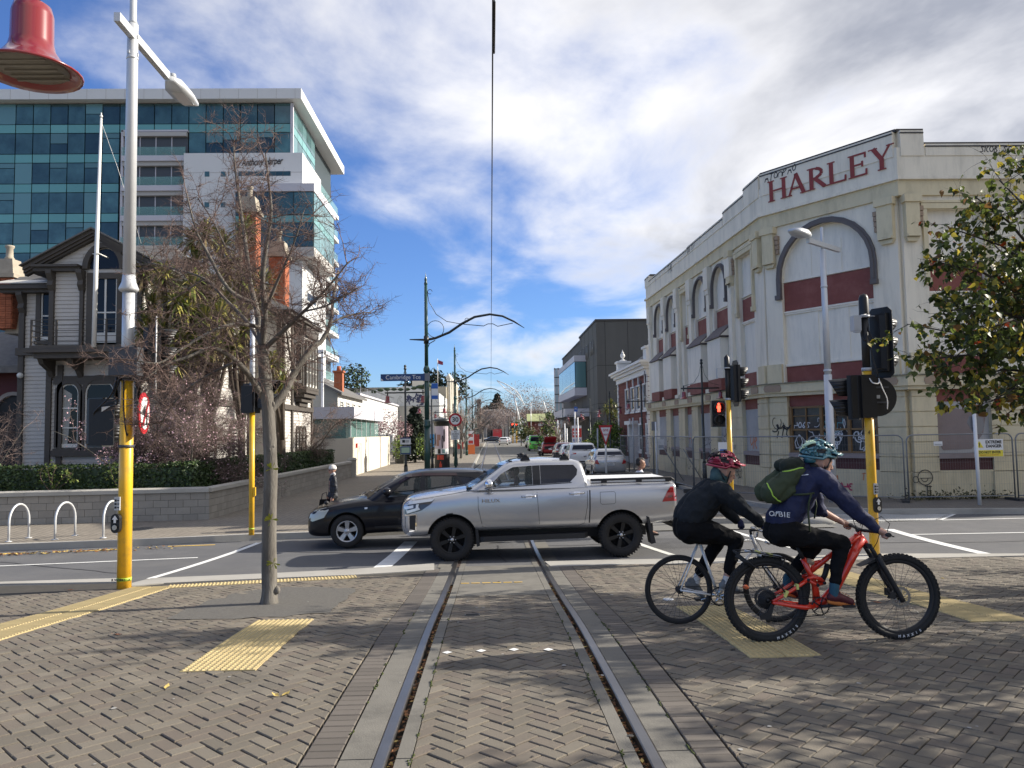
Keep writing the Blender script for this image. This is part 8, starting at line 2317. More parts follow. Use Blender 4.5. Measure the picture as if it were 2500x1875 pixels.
blob('body',list(hcd)+[((2.2,.36,1.42),.05,(2.22,.36,1.34),.06,0),((2.25,.16,1.25),.09,(2.25,.56,1.25),.09,1),((2.25,.36,1.2),.14,(2.27,.36,1.),.14,1),((2.2,.14,1.22),.06,(1.98,.2,1.12),.045,1),((1.98,.2,1.12),.042,(1.86,.36,1.3),.032,1),((2.2,.58,1.22),.06,(1.98,.56,1.12),.045,1),((1.98,.56,1.12),.042,(1.86,.5,1.3),.032,1)]+hand_caps((1.86,.36,1.3),(1.85,.36,1.36),V3((0,1,0)),V3((-1,0,0)))+hand_caps((1.86,.5,1.3),(1.85,.5,1.36),V3((0,1,0)),V3((-1,0,0))),.01,[m_skin,m_char],DV,2)
f=MB();f.ball((2.16,.36,1.57),(.105,.098,.085),14,8);f.box((2.03,.36,1.565),(.12,.14,.012));f.build('cap',m_black_cloth,DV)
# poles, lamps, signals, signs, fence
m_ypole=mat('yellow_pole',(.74,.42,.02),rough=.4,coat=.4,var=.08,vscale=3,dirt=(.36,.23,.06),dscale=5,damt=.6,bump=.1,bscale=60)
m_wpole=mat('galvanised_white',(.56,.57,.58),rough=.4,metal=.25,var=.06,vscale=3)
m_green=mat('dark_green_paint',(.012,.055,.045),rough=.35,coat=.5,var=.1,vscale=5)
m_gblack=mat('lamp_post_black',(.012,.017,.016),rough=.4,coat=.3)
m_bell=mat('bell_red',(.2,.01,.013),rough=.28,coat=1,var=.08,vscale=6)
m_sig=mat('signal_black',(.012,.012,.013),rough=.45)
m_grey=mat('grey_box',(.42,.43,.44),rough=.5)
m_dgrey=mat('charcoal_box',(.055,.058,.066),rough=.5)
m_signw=mat('sign_white',(.72,.72,.71),rough=.4);m_signr=mat('sign_red',(.42,.015,.02),rough=.4);m_signb=mat('sign_blue',(.015,.05,.16),rough=.4);m_ink=mat('sign_ink',(.015,.015,.016),rough=.5)
m_sback=mat('sign_back',(.2,.2,.21),rough=.5,metal=.4)
RXp=MRO(pi/2,3,'X')
BELL=[(.0,.335),(.05,.33),(.078,.31),(.088,.27),(.09,.14),(.1,.1),(.135,.05),(.19,.015),(.215,.0),(.212,-.008),(.185,.0),(.13,.03),(.085,.09)]
def bell(parent,p,k=1.,panel=True):
 f=MB();f.lathe([(r*k,z*k)for r,z in BELL],p,28,cap=False);b=f.build('bell_shade',m_bell,parent)
 f=MB();f.lathe([(0,.012*k),(.155*k,.012*k),(.155*k,.02*k)],p,24)
 for q in range(5):f.box((p[0],p[1]+(q-2)*.05*k,p[2]+.008*k),(.24*k,.008,.006))
 f.build('lamp_panel',mat('frosted_panel',(.22,.205,.175),rough=.35,var=.12,vscale=20),b)
 return b
p0=W(76,176,3.5)
NB=thing('bell_lamp','big red bell street lamp hanging into the top left corner','street lamp',(p0 .x-.9,3.5,gz(3.5)))
lp=p0-NB.location
bell(NB,lp)
f=MB();f.tube([lp+V3((0,0,.33)),lp+V3((0,0,.62))],.027,12);f.tube([lp+V3((0,0,.36)),lp+V3((0,0,.41))],.034,12)
for a in(.5,2.2,4.4):f.ball(lp+V3((.036*cos(a),.036*sin(a),.385)),.012,8,6)
f.build('stem',m_green,NB)
f=MB();f.tube([(0,0,0),(0,0,lp.z+1.3)],[.07,.05],14);f.tube([(-1.,0,lp.z+.62),(1.,0,lp.z+.62)],.03,10);f.tube([(0,0,0),(0,0,.85)],.1,14);f.build('post',m_green,NB)
def bell_post(name_label,x,y,H=5.,span=.78,lean=.0,gname='bell lamps along the street'):
 t=thing('bell_lamp',name_label,'street lamp',(x,y,.12),group=gname)
 f=MB();f.tube([(0,0,0),(0,0,.85)],[.1,.085],12);f.tube([(0,0,.85),(0,0,.95),(0,0,H)],[.085,.055,.04],12);f.lathe([(.06,H),(.07,H+.05),(.04,H+.08),(.06,H+.14),(.045,H+.2),(0,H+.22)],(0,0,0),12);f.build('post',m_gblack,t)
 f=MB();z=H-1.02
 f.tube([(-span-.12,0,z),(span+.12,0,z)],.032,8)
 for s in(-1,1):
  f.tube([(s*.05,0,H-.1),(s*.12,0,H-.45),(s*.35,0,H-.8),(s*span,0,z+.1)],.008,5);f.tube([(s*span,0,z+.12),(s*span,0,z-.12)],.028,8)
 f.build('cross_arm',m_gblack,t)
 for s in(-1,1):bell(t,V3((s*span,0,z-.44)),.92)
 return t
LPs=[bell_post('bell lamp with blue notice on its post near the poster column',-3.72,34,5.1),bell_post('bell lamp right of the 30 sign pole line, nearest after the notice lamp',-3.62,48),bell_post('third bell lamp down the left pavement',-3.62,62),bell_post('fourth bell lamp down the left pavement',-3.62,76),bell_post('bell lamp standing before the white corner building',8.92,32,5.),bell_post('bell lamp beside the red brick house door',8.92,45),bell_post('bell lamp left of the brick house',8.92,57),bell_post('bell lamp before the gallery corner',8.92,68.5),bell_post('bell lamp under the gallery canopy',8.92,80)]
for k,y in enumerate((94,108,122,138)):bell_post(('bell lamp beside the green van','small bell lamp behind the green van','tiny bell lamp before the green roofed shop','tiniest bell lamp at the far end of the right pavement')[k],8.92,y)
nt=LPs[0]
f=MB();f.box((0,-.07,1.95),(.46,.02,.3));f.box((0,-.07,1.55),(.46,.02,.36));nb_=f.build('notice_board',m_signw,nt)
f=MB();f.box((0,-.083,2.08),(.44,.008,.05));f.box((0,-.083,1.55),(.44,.008,.34));f.build('blue_print',m_signb,nb_)
f=MB();f.box((0,-.09,1.55),(.36,.008,.24));f.build('map_print',mat('map_green',(.35,.48,.35),rough=.5),nb_)
f=MB();f.box((-.08,-.083,1.94),(.12,.008,.12));f.box((.08,-.083,1.96),(.16,.008,.02));f.box((.08,-.083,1.91),(.16,.008,.02));f.build('symbol_print',m_ink,nb_)
def tram_pole(label,y,x=-2.43,first=False):
 t=thing('tram_pole',label,'tram pole',(x,y,.12),group='tram wire poles')
 k=1
 f=MB();f.tube([(0,0,0),(0,0,.5),(0,0,.55)],[.15,.14,.12],14);f.tube([(0,0,.55),(0,0,2.5)],.115,14);f.lathe([(.115,2.5),(.145,2.53),(.145,2.6),(.12,2.66),(.14,2.72),(.1,2.8)],(0,0,0),14);f.tube([(0,0,2.8),(0,0,4.65)],.095,12);f.lathe([(.095,4.65),(.125,4.7),(.125,4.78),(.08,4.9)],(0,0,0),12)
 f.tube([(0,0,4.9),(0,0,8.1)],[.075,.062],12);f.lathe([(.062,8.1),(.075,8.15),(.045,8.22),(.06,8.3),(.02,8.42),(0,8.6)],(0,0,0),10);f.build('pole',m_green,t)
 z0=5.92
 f=MB();pts=[(-.65,0,z0+.02),(0,0,z0),(.35,0,z0+.06),(.9,0,z0+.28),(1.4,0,z0+.62),(1.9,0,z0+.88),(2.5,0,z0+.98),(3.,0,z0+.9),(3.45,0,z0+.68),(3.85,0,z0+.42)]
 f.tube(pts,[.02,.05,.05,.05,.05,.048,.045,.04,.035,.01],8);f.tube([(0,0,z0-.15),(0,0,z0+.15)],.1,12)
 f.tube([(1.45,0,z0+.6),(2.25,0,z0+.52),(2.42,0,z0+.6),(2.62,0,z0+.6),(2.8,0,z0+.5),(3.4,0,z0+.62)],.016,6);f.build('bracket_arm',m_gblack,t)
 f=MB();f.tube([(.36+.33*cos(a*pi/10),0,z0+.42+.33*sin(a*pi/10))for a in range(20)],.013,5,closed=True)
 f.tube([(.05,0,z0+1.9),(.12,0,z0+1.5),(.4,0,z0+1.),(.8,0,z0+.72),(1.3,0,z0+.62),(1.55,0,z0+.68)],.013,5)
 f.tube([(.16+.09*cos(a*pi/6),0,z0+1.9+.09*sin(a*pi/6))for a in range(11)],.012,5);f.tube([(1.6+.08*cos(a*pi/6),0,z0+.76+.08*sin(a*pi/6))for a in range(11)],.012,5);f.tube([(.02,0,z0-.4),(.12,0,z0-.15),(.35,0,z0-.02)],.02,6);f.build('scrollwork',m_gblack,t)
 return t
TPs=[tram_pole(('tall green tram pole carrying the street name sign','second green tram pole with scrolled arm, behind the 30 sign','third green tram pole down the left side','fourth green tram pole, slim with distance','fifth green tram pole, slim with distance','sixth green tram pole, slim with distance')[k],y,-2.45)for k,y in enumerate((30.,54.5,80,107,134,162))]
f=MB();f.tube([(.05,-12,6.55),(.08,0,6.53),(.1,30,6.5),(.12,54.5,6.5),(.14,80,6.5),(.15,107,6.5),(.16,162,6.5),(.2,300,6.5)],.0085,6)
f.tube([(.055,-6,6.575),(.1,7.4,6.55)],.006,5);f.tube([(.1,7.2,6.52),(.1,8.2,6.52)],.013,6);f.build('tram_wire',m_plastic,label='single tram wire running overhead down the middle of the street',cat='overhead wire')
ns=thing('street_sign','dark blue street name blade fixed to the first green pole','street sign',(-2.45,29.86,4.35))
bl0,bl1=X(930,29.86)+2.45,X(1038,29.86)+2.45;zc=Z(985,921.5,29.86)-4.35
f=MB();f.box(((bl0+bl1)/2,0,zc),(bl1-bl0,.03,.27));f.build('blade',m_signb,ns)
f=MB();f.box((.0,.05,zc),(.26,.06,.3));f.build('clamp',m_sback,ns)
text_mesh('sign_text','Cambridge Tce',.235,m_signw,ns,frame(((bl0+bl1)/2+.02,-.018,zc),(1,0,0),(0,0,1)),.002,xs=.93)
f=MB();f.prism([(bl0+.01,-.0165,zc-.12),(bl0+.12,-.0165,zc-.12),(bl0+.01,-.0165,zc-.02)],(0,-.003,0));f.build('emblem',m_signw,ns)
f=MB();f.box((.32,-.12,-1.),(.26,.02,.62));f.box((.32,-.135,-1.02),(.24,.006,.2));bs_=f.build('bus_flag',m_signw,TPs[0]);bs_.location=(0,0,4.9)
f=MB();f.box((.32,-.14,-.8),(.25,.01,.2));f.box((.32,-.14,-1.24),(.25,.01,.14));f.build('blue_print',mat('bus_blue',(.03,.12,.42),rough=.4),bs_)
def disc(f,r,y0,y1,c=(0,0,0),n=28):f.lathe([(r,y0),(r,y1)],c,n,R=MRO(-pi/2,3,'X'),smooth=False)
def ring_(f,ro,ri,y,c=(0,0,0),n=32):
 for q in range(n):
  a,b=2*pi*q/n,2*pi*(q+1)/n
  f.add([(c[0]+ro*cos(a),y,c[2]+ro*sin(a)),(c[0]+ro*cos(b),y,c[2]+ro*sin(b)),(c[0]+ri*cos(b),y,c[2]+ri*sin(b)),(c[0]+ri*cos(a),y,c[2]+ri*sin(a))],[(0,1,2,3)])
x3=X(1112,35)
s30=thing('speed_sign','round red and white 30 speed sign above a small white plate','traffic sign',(x3,35,.12))
f=MB();f.tube([(0,0,0),(0,0,3.1)],.055,10);f.build('post',m_green,s30)
zc=Z(1110,1025,35)-.12
f=MB();disc(f,.3,-.085,-.065,(0,0,zc));d3=f.build('disc',m_signr,s30)
f=MB();disc(f,.215,-.092,-.086,(0,0,zc));f.build('face',m_signw,d3)
text_mesh('sign_text','30',.3,m_ink,d3,frame((0,-.095,zc),(1,0,0),(0,0,1)),.002,bold=.006)
zc2=Z(1110,1062,35)-.12
f=MB();f.box((0,-.075,zc2),(.4,.02,.42));pl2=f.build('plate',m_signw,s30)
for k,tx_ in enumerate(('NO','CRUISING','ZONE','ENDS')):text_mesh('sign_text',tx_,.085,m_ink,pl2,frame((0,-.087,zc2+.14-k*.095),(1,0,0),(0,0,1)),.001,xs=.85,bold=.002)
PC=thing('poster_column','round advertising column with a lilac poster above a dark guitar poster','advertising column',(X(1079,48),48,.12))
pr=.47
f=MB();f.lathe([(.48,0),(.48,.1),(pr,.12),(pr,2.75),(.5,2.78),(.52,2.95),(.56,2.97),(.56,3.1),(.5,3.14),(0,3.25)],(0,0,0),32);pc=f.build('drum',m_gblack,PC)
def on_drum(name,a0,a1,z0,z1,m,off=.006):
 f=MB();n=8
 for q in range(n):
  a,b=a0+(a1-a0)*q/n,a0+(a1-a0)*(q+1)/n
  f.add([((pr+off)*cos(a),(pr+off)*sin(a),z0),((pr+off)*cos(b),(pr+off)*sin(b),z0),((pr+off)*cos(b),(pr+off)*sin(b),z1),((pr+off)*cos(a),(pr+off)*sin(a),z1)],[(0,1,2,3)])
 return f.build(name,m,pc)
A0,A1=-2.75,-.55
on_drum('poster',A0,A1,1.35,2.72,mat('poster_lilac',(.5,.42,.46),rough=.6));on_drum('poster',A0,A1,.12,.98,mat('poster_dark',(.012,.011,.012),rough=.5));on_drum('poster',A0,A1,1.,1.34,m_signw)
for a0,a1,z0,z1,m in((-2.1,-1.7,1.02,1.32,m_ink),(-1.5,-1.1,1.05,1.3,mat('poster_teal',(.16,.26,.26),rough=.6)),(-2.2,-1.7,1.85,2.2,mat('poster_brown',(.32,.18,.14),rough=.6)),(-2.3,-1.9,1.5,1.9,MATS['poster_brown']),(-2.2,-1.9,.66,.94,mat('poster_red',(.5,.06,.03),rough=.5)),(-1.85,-1.3,.66,.94,MATS['poster_red']),(-1.9,-1.55,.2,.42,MATS['poster_red']),(-1.8,-1.65,.42,.55,MATS['poster_red'])):
 on_drum('poster_print',a0,a1,z0,z1,m,.01)
for c_,z_ in((-1.45,1.75),(-1.2,2.15),(-2.55,1.9)):
 f=MB();f.tube([((pr+.012)*cos(c_+.08*cos(q*pi/8)),(pr+.012)*sin(c_+.08*cos(q*pi/8)),z_+.38*sin(q*pi/8))for q in range(16)],.02,4,closed=True);f.build('poster_print',m_ink,pc)
gx=X(1478,36)
gws=thing('give_way_sign','triangular red and white give way sign on a white post','traffic sign',(gx,36,.0))
zt_,zb_=Z(1478,1038,36),Z(1478,1089,36);hw_=(X(1496,36)-X(1462,36))/2
f=MB();f.tube([(0,0,0),(0,0,zt_-.05)],.045,10);f.build('post',m_signw,gws)
f=MB();f.prism([(-hw_,-.06,zt_),(hw_,-.06,zt_),(0,-.06,zb_)],(0,.015,0));tr_=f.build('triangle',m_signr,gws)
f=MB();k_=.7;cz_=zt_-(zt_-zb_)*.36
f.prism([(-hw_*k_,-.066,cz_+(zt_-cz_)*k_),(hw_*k_,-.066,cz_+(zt_-cz_)*k_),(0,-.066,cz_+(zb_-cz_)*k_)],(0,.005,0));f.build('face',m_signw,tr_)
text_mesh('sign_text','GIVE',.16,m_signr,tr_,frame((0,-.069,zt_-.24),(1,0,0),(0,0,1)),.001,xs=.8,bold=.003);text_mesh('sign_text','WAY',.13,m_signr,tr_,frame((0,-.069,zt_-.45),(1,0,0),(0,0,1)),.001,xs=.75,bold=.003)
def tf(f,M):f.v=[tuple(M@V3(p))for p in f.v];return f
def head(parent,p,ang,n=3,board=False,lit=None,s=.3,edge=None):
 """signal head; ang is the way the lamps face (0 = towards the camera's side, 90 = to the right)"""
 M=MTR(V3(p))@MRO(radians(ang),4,'Z');h=s*n+.05
 f=MB();f.box((0,.02,0),(s+.02,.18,h));f.prism([(-s/2,.11,-h/2+.03),(s/2,.11,-h/2+.03),(s*.3,.17,-h/2+.05),(-s*.3,.17,-h/2+.05)],(0,0,h-.08));hd_=tf(f,M).build('signal_head',m_sig,parent)
 if board:
  f=MB();w_,h_,c_=s*.72,h/2+.12,.08
  f.prism([(-w_+c_,.0,-h_),(w_-c_,.0,-h_),(w_,.0,-h_+c_),(w_,.0,h_-c_),(w_-c_,.0,h_),(-w_+c_,.0,h_),(-w_,.0,h_-c_),(-w_,.0,-h_+c_)],(0,.012,0));tf(f,M).build('target_board',m_sig,hd_)
  if edge:
   f=MB();f.tube([(-w_,-.004,-h_+c_),(-w_,-.004,h_-c_),(-w_+c_,-.004,h_),(w_-c_,-.004,h_),(w_,-.004,h_-c_),(w_,-.004,-h_+c_),(w_-c_,-.004,-h_),(-w_+c_,-.004,-h_)],.012,5,closed=True);tf(f,M).build('board_edge',m_signw,hd_)
 for k in range(n):
  z=h/2-.025-s*(k+.5);r=s*.42
  f=MB();ns_=12;L_=s*.85
  for q in range(ns_):
   a,b=radians(-70+320*q/ns_),radians(-70+320*(q+1)/ns_)
   la,lb=L_*(.74+.26*sin(a)),L_*(.74+.26*sin(b))
   f.add([(r*cos(a),-.07,z+r*sin(a)),(r*cos(b),-.07,z+r*sin(b)),(r*.95*cos(b),-.07-lb,z+r*.95*sin(b)),(r*.95*cos(a),-.07-la,z+r*.95*sin(a))],[(0,1,2,3)],0,True)
  v_=tf(f,M).build('visor',m_sig,hd_)
  sd=v_.modifiers.new('t','SOLIDIFY');sd.thickness=.006
  f=MB();disc(f,r*.95,-.074,-.06,(0,0,z));tf(f,M).build('lens',mat('dark_lens',(.02,.02,.022),rough=.2),hd_)
 return hd_
def cable(parent,pts,r=.011,m=None):
 P_=[V3(p)for p in pts];q=[]
 for i in range(len(P_)-1):
  a,b,c,d=P_[max(i-1,0)],P_[i],P_[i+1],P_[min(i+2,len(P_)-1)]
  for k in range(5):
   t=k/5;q.append(.5*((2*b)+(c-a)*t+(2*a-5*b+4*c-d)*t*t+(3*b-a-3*c+d)*t**3))
 f=MB();f.tube(q+[P_[-1]],r,6);return f.build('cable',m or m_plastic,parent)
def push_button(parent,p,ang=0):
 M=MTR(V3(p))@MRO(radians(ang),4,'Z')
 f=MB()
 for z in(-.07,.07):disc(f,.066,-.06,.0,(0,0,z))
 f.box((0,-.03,0),(.132,.06,.14));b=tf(f,M).build('push_button',m_sig,parent)
 f=MB();f.prism([(-.018,-.061,.01),(.018,-.061,.01),(.018,-.061,.06),(.045,-.061,.055),(0,-.061,.115),(-.045,-.061,.055),(-.018,-.061,.06)],(0,-.006,0));tf(f,M).build('arrow',m_signw,b)
 f=MB();disc(f,.036,-.075,-.055,(0,0,-.055));tf(f,M).build('button',m_silverpart,b)
 f=MB();f.box((0,-.012,.28),(.085,.02,.19));st=tf(f,M).build('instruction_plate',m_grey,parent)
 f=MB()
 for k in range(3):f.box((-.02,-.024,.225+k*.05),(.03,.004,.03));f.box((.022,-.024,.225+k*.05),(.035,.004,.012))
 tf(f,M).build('instruction_print',m_ink,st)
lx=W(303,1425,11.4).x
BPL=thing('lamp_pole','tall white lamp pole with a yellow lower half and grey control box','lamp pole',(lx,11.4,gz(11.4)))
zl=lambda py,px=310:Z(px,py,11.4)-BPL.location.z
f=MB();f.tube([(0,0,0),(0,0,zl(925))],[.098,.092],20);f.build('yellow_sleeve',m_ypole,BPL)
f=MB();f.tube([(0,0,zl(925)),(0,0,zl(705))],[.086,.084],18);f.tube([(0,0,zl(702)),(0,0,zl(145)),(0,0,zl(60))],[.088,.078,.076],18);f.tube([(0,0,zl(60)),(0,0,zl(50)),(0,0,12.5)],[.076,.05,.045],16)
f.lathe([(.12,zl(712)),(.14,zl(706)),(.1,zl(690)),(.088,zl(672))],(0,0,0),20);f.tube([(0,0,zl(146)),(0,0,zl(140))],.083,18)
for z in(zl(132),zl(88)):f.box((-.02,-.082,z),(.03,.02,.045));f.box((.08,-.01,z-.02),(.02,.03,.045))
f.build('mast',m_wpole,BPL)
za=zl(88)+.0
f=MB();f.box((.0,.38,za),(.09,1.85,.13),rz=radians(1.5));am=f.build('arm',m_wpole,BPL)
f=MB();f.loft([[V3((w*c+.02,y,za-.06+h*s_))for c,s_ in((-1,-1),(1,-1),(1.05,0),(.7,1),(-.7,1),(-1.05,0))]for y,w,h in((1.28,.07,.05),(1.5,.16,.09),(1.9,.17,.08),(2.25,.12,.045),(2.3,.06,.025))]);lh=f.build('lamp_head',m_wpole,BPL)
f=MB();f.box((.02,1.85,za-.145),(.2,.5,.015));f.build('lamp_glass',m_lens,lh);f=MB();f.lathe([(.05,za+.02),(.055,za+.05),(.05,za+.09),(0,za+.1)],(.02,1.42,0),12);f.build('sensor_cap',m_grey,lh)
bx_=(X(272,11.2)-lx,X(341,11.2)-lx)
f=MB();f.box(((bx_[0]+bx_[1])/2,-.2,(zl(853)+zl(920))/2),(bx_[1]-bx_[0],.24,zl(853)-zl(920)));f.build('control_box',m_dgrey,BPL)
f=MB();f.tube([(0,0,zl(930)),(0,0,zl(924))],.102,18);f.tube([(0,0,zl(1093)),(0,0,zl(1086))],.105,18);f.build('clamp',m_dgrey,BPL)
f=MB();f.tube([(0,0,zl(1417)),(0,0,zl(1409))],.0995,18);tp=f.build('tape',mat('lime_tape',(.4,.58,.06),rough=.5),BPL)
text_mesh('tape_print','R WORKS LA',.045,m_ink,tp,frame((0,-.102,zl(1413)),(1,0,0),(0,0,1)),.001,bold=.002)
push_button(BPL,(-.06,-.1,zl(1275)),-8)
hd1=head(BPL,(X(246,11.7)-lx,.32,(zl(972)+zl(1087))/2),150,2,False,s=.34)
f=MB();f.box((X(246,11.5)-lx,.12,(zl(972)+zl(1087))/2),(.36,.03,zl(972)-zl(1087)));mk=f.build('back_plate',m_sig,BPL)
f=MB();f.prism([(X(246,11.48)-lx,.095,zl(992)),(X(268,11.48)-lx,.095,zl(990)),(X(246,11.48)-lx,.095,zl(1004))],(0,-.004,0));f.build('mark',m_signw,mk)
head(BPL,(X(385,11.6)-lx,.1,(zl(785)+zl(945))/2),113,3,True,edge=True,s=.27)
rd=V3((X(352,11.3)-lx,-.12,zl(1010)));Mr=MTR(rd)@MRO(radians(100),4,'Z')
f=MB();disc(f,.3,-.01,.01);sg_=tf(f,Mr).build('ban_sign',m_signr,BPL)
f=MB();disc(f,.235,-.018,-.01);tf(f,Mr).build('face',m_signw,sg_)
f=MB();f.prism([(.05,-.022,-.16),(.1,-.022,-.16),(.1,-.022,.06),(-.02,-.022,.06),(-.02,-.022,.13),(-.15,-.022,.02),(-.02,-.022,-.07),(-.02,-.022,0),(.05,-.022,0)],(0,-.004,0));tf(f,Mr).build('arrow',m_ink,sg_)
f=MB();f.box((0,-.03,0),(.05,.006,.47),rot=MRO(.7,3,'Y'));tf(f,Mr).build('slash',m_signr,sg_)
cable(BPL,[(-.1,-.1,zl(922)),(-.16,-.12,zl(960)),(-.35,0,zl(985)),(-.52,.1,zl(1005)),(-.5,.12,zl(1020)),(-.36,.12,zl(1010))],.014);cable(BPL,[(-.05,-.1,zl(922)),(-.14,-.1,zl(965)),(-.08,-.12,zl(985)),(-.2,-.05,zl(992))],.016);cable(BPL,[(0,-.11,zl(930)),(.01,-.12,zl(1000)),(.05,-.11,zl(1060)),(.07,-.1,zl(1058))],.01)
rx=W(2136,1350,13.5).x
BPR=thing('signal_pole','yellow traffic signal pole with black heads and antenna on the near right kerb','traffic signal',(rx,13.5,gz(13.5)))
zr=lambda py,px=2110:Z(px,py,13.5)-BPR.location.z
xr=lambda px,py=900:W(px,py,13.5).x-rx
f=MB();f.tube([(0,0,0),(0,0,zr(905))],[.082,.078],18);f.build('yellow_sleeve',m_ypole,BPR)
f=MB();f.tube([(0,0,zr(905)),(0,0,zr(775))],.068,16);f.lathe([(.085,zr(776)),(.09,zr(770)),(.085,zr(762)),(.082,zr(728)),(.06,zr(720)),(0,zr(717))],(0,0,0),16);f.build('black_mast',m_sig,BPR)
f=MB();f.tube([(0,0,zr(906)),(0,0,zr(898))],.085,16);f.tube([(0,0,zr(776)),(0,0,zr(770))],.095,16);f.tube([(0,0,zr(772)),(.35,.05,zr(771))],.008,5);f.tube([(0,-.08,zr(769)),(-.1,-.1,zr(771)),(-.1,-.1,zr(778))],.01,5);f.build('clamp',m_grey,BPR)
f=MB();f.box((-.17,-.02,zr(790)),(.13,.16,.27));f.box((-.17,-.06,zr(810)),(.1,.08,.04));f.build('detector_box',m_grey,BPR)
head(BPR,(xr(2160,840),.12,zr(836)),118,3,True,s=.33)
hp_=head(BPR,(xr(2090,968),.15,zr(970)),-118,2,False,s=.37);
f=MB();f.box((-.03,-.02,zr(968)),(.26,.2,zr(917)-zr(1022)));f.box((-.2,-.05,zr(968)),(.24,.04,zr(917)-zr(1020)));f.build('terminal_box',m_sig,BPR)
f=MB();f.lathe([(.35,-.012),(.35,.012)],(.2,.06,zr(969)),32,R=MRO(-pi/2,3,'X')@MRO(.0,3,'Z'),smooth=False);rs2=f.build('round_sign',m_sig,BPR)
f=MB()
for z in(.17,-.1):f.box((.22,.035,zr(969)+z),(.36,.02,.03))
f.build('sign_rail',m_dgrey,rs2)
f=MB();f.box((.2,.03,zr(969)),(.06,.03,.06));f.build('sign_label',m_grey,rs2)
cable(BPR,[(.03,-.07,zr(800)),(.06,-.08,zr(860)),(.14,-.08,zr(905)),(.17,-.08,zr(930)),(.1,-.1,zr(925))],.012);cable(BPR,[(-.1,-.05,zr(800)),(-.1,-.08,zr(825)),(-.04,-.09,zr(832)),(.0,-.07,zr(815))],.012);cable(BPR,[(.04,-.07,zr(810)),(.12,-.08,zr(836)),(.26,0,zr(838))],.012);cable(BPR,[(.02,-.07,zr(820)),(.08,-.09,zr(880)),(.12,-.12,zr(915))],.014)
cable(BPR,[(-.02,-.13,zr(925)),(.02,-.16,zr(936)),(.12,-.15,zr(938)),(.16,-.12,zr(930))],.01,m_signw);cable(BPR,[(.16,-.1,zr(925)),(.22,-.1,zr(950)),(.32,-.05,zr(975)),(.33,-.02,zr(1000))],.009,m_signw)
push_button(BPR,(.02,-.085,zr(1232)),12)
text_mesh('pole_number','4',.1,m_ink,BPR,frame((-.05,-.088,zr(1056)),(1,0,0),(0,0,1)),.001)
sx_=W(1787,1255,19.6).x
SPR=thing('signal_pole','slim yellow signal pole with lit red standing man on the traffic island','traffic signal',(sx_,19.6,.12))
zs_=lambda py,px=1780:Z(px,py,19.6)-.12
xs_=lambda px,py=1000:W(px,py,19.6).x-sx_
f=MB();f.tube([(0,0,0),(0,0,zs_(976))],.065,14);f.build('yellow_sleeve',m_ypole,SPR)
f=MB();f.tube([(0,0,zs_(976)),(0,0,zs_(900))],.058,14);f.lathe([(.07,zs_(902)),(.075,zs_(896)),(.068,zs_(872)),(0,zs_(865))],(0,0,0),14);f.build('black_mast',m_sig,SPR)
f=MB();f.box((-.2,0,zs_(911)),(.14,.14,.25));f.build('detector_box',m_grey,SPR)
f=MB();f.tube([(0,0,zs_(900)),(0,0,zs_(897))],.085,14);f.tube([(0,0,zs_(977)),(0,0,zs_(972))],.07,14);f.build('clamp',m_grey,SPR)
head(SPR,(xs_(1798,940),.05,zs_(936)),92,3,True,s=.3)
ph=head(SPR,(xs_(1750,1010),-.1,zs_(1010)),-4,2,False,s=.31)
m_redlit=mat('lit_red_man',(1.,.06,.03),emit=3.)
f=MB();zc=zs_(997)+.015;xc=xs_(1749.5,997);yq=-.195
f.lathe([(.032,-.003),(.032,.003)],(xc,yq,zc+.088),12,R=RXp);f.prism([(xc-.045,yq,zc+.055),(xc+.045,yq,zc+.055),(xc+.05,yq,zc-.02),(xc+.036,yq,zc-.02),(xc+.034,yq,zc-.105),(xc+.008,yq,zc-.105),(xc,yq,zc-.03),(xc-.008,yq,zc-.105),(xc-.034,yq,zc-.105),(xc-.036,yq,zc-.02),(xc-.05,yq,zc-.02)],(0,-.006,0));f.build('lit_figure',m_redlit,ph)
f=MB();f.prism([(xc-.03,yq,zc-.36),(xc+.03,yq,zc-.36),(xc+.02,yq,zc-.2),(xc-.02,yq,zc-.2)],(0,-.004,0));f.build('unlit_figure',mat('unlit_symbol',(.045,.045,.05),rough=.6),ph)
ux=W(614,1298,17.9).x
SPL=thing('signal_pole','slim yellow signal pole behind the bare tree trunk on the far left corner','traffic signal',(ux,17.9,.12))
zu=lambda py,px=614:Z(px,py,17.9)-.12
f=MB();f.tube([(0,0,0),(0,0,zu(1005))],.062,14);f.build('yellow_sleeve',m_ypole,SPL)
f=MB();f.tube([(0,0,zu(1005)),(0,0,zu(765))],[.06,.055],14);f.lathe([(.06,zu(765)),(.05,zu(758)),(0,zu(756))],(0,0,0),12);f.build('mast',m_wpole,SPL)
head(SPL,(-.05,.16,zu(972)),160,2,False,s=.32);head(SPL,(.3,.05,zu(960)),75,2,False,s=.32);f=MB();f.box((-.08,-.1,zu(975)),(.26,.12,.62));f.build('terminal_box',m_sig,SPL)
f=MB();f.tube([(0,0,zu(1292)),(0,0,zu(1289))],.064,14);f.build('tape',MATS['lime_tape'],SPL);f=MB();f.box((.07,-.02,zu(1200)),(.05,.06,.2));f.build('button_box',m_ypole,SPL)
wlx=W(2034,1225,23.).x
WLP=thing('lamp_pole','slim pale grey lamp pole in front of the arched corner window','lamp pole',(wlx,23.,.12))
zw=lambda py,px=2010:Z(px,py,23.)-.12
f=MB();f.tube([(0,0,0),(0,0,zw(915))],[.125,.12],14);f.tube([(0,0,zw(915)),(0,0,zw(610))],[.1,.085],14);f.tube([(0,0,zw(610)),(0,0,zw(555))],.045,12)
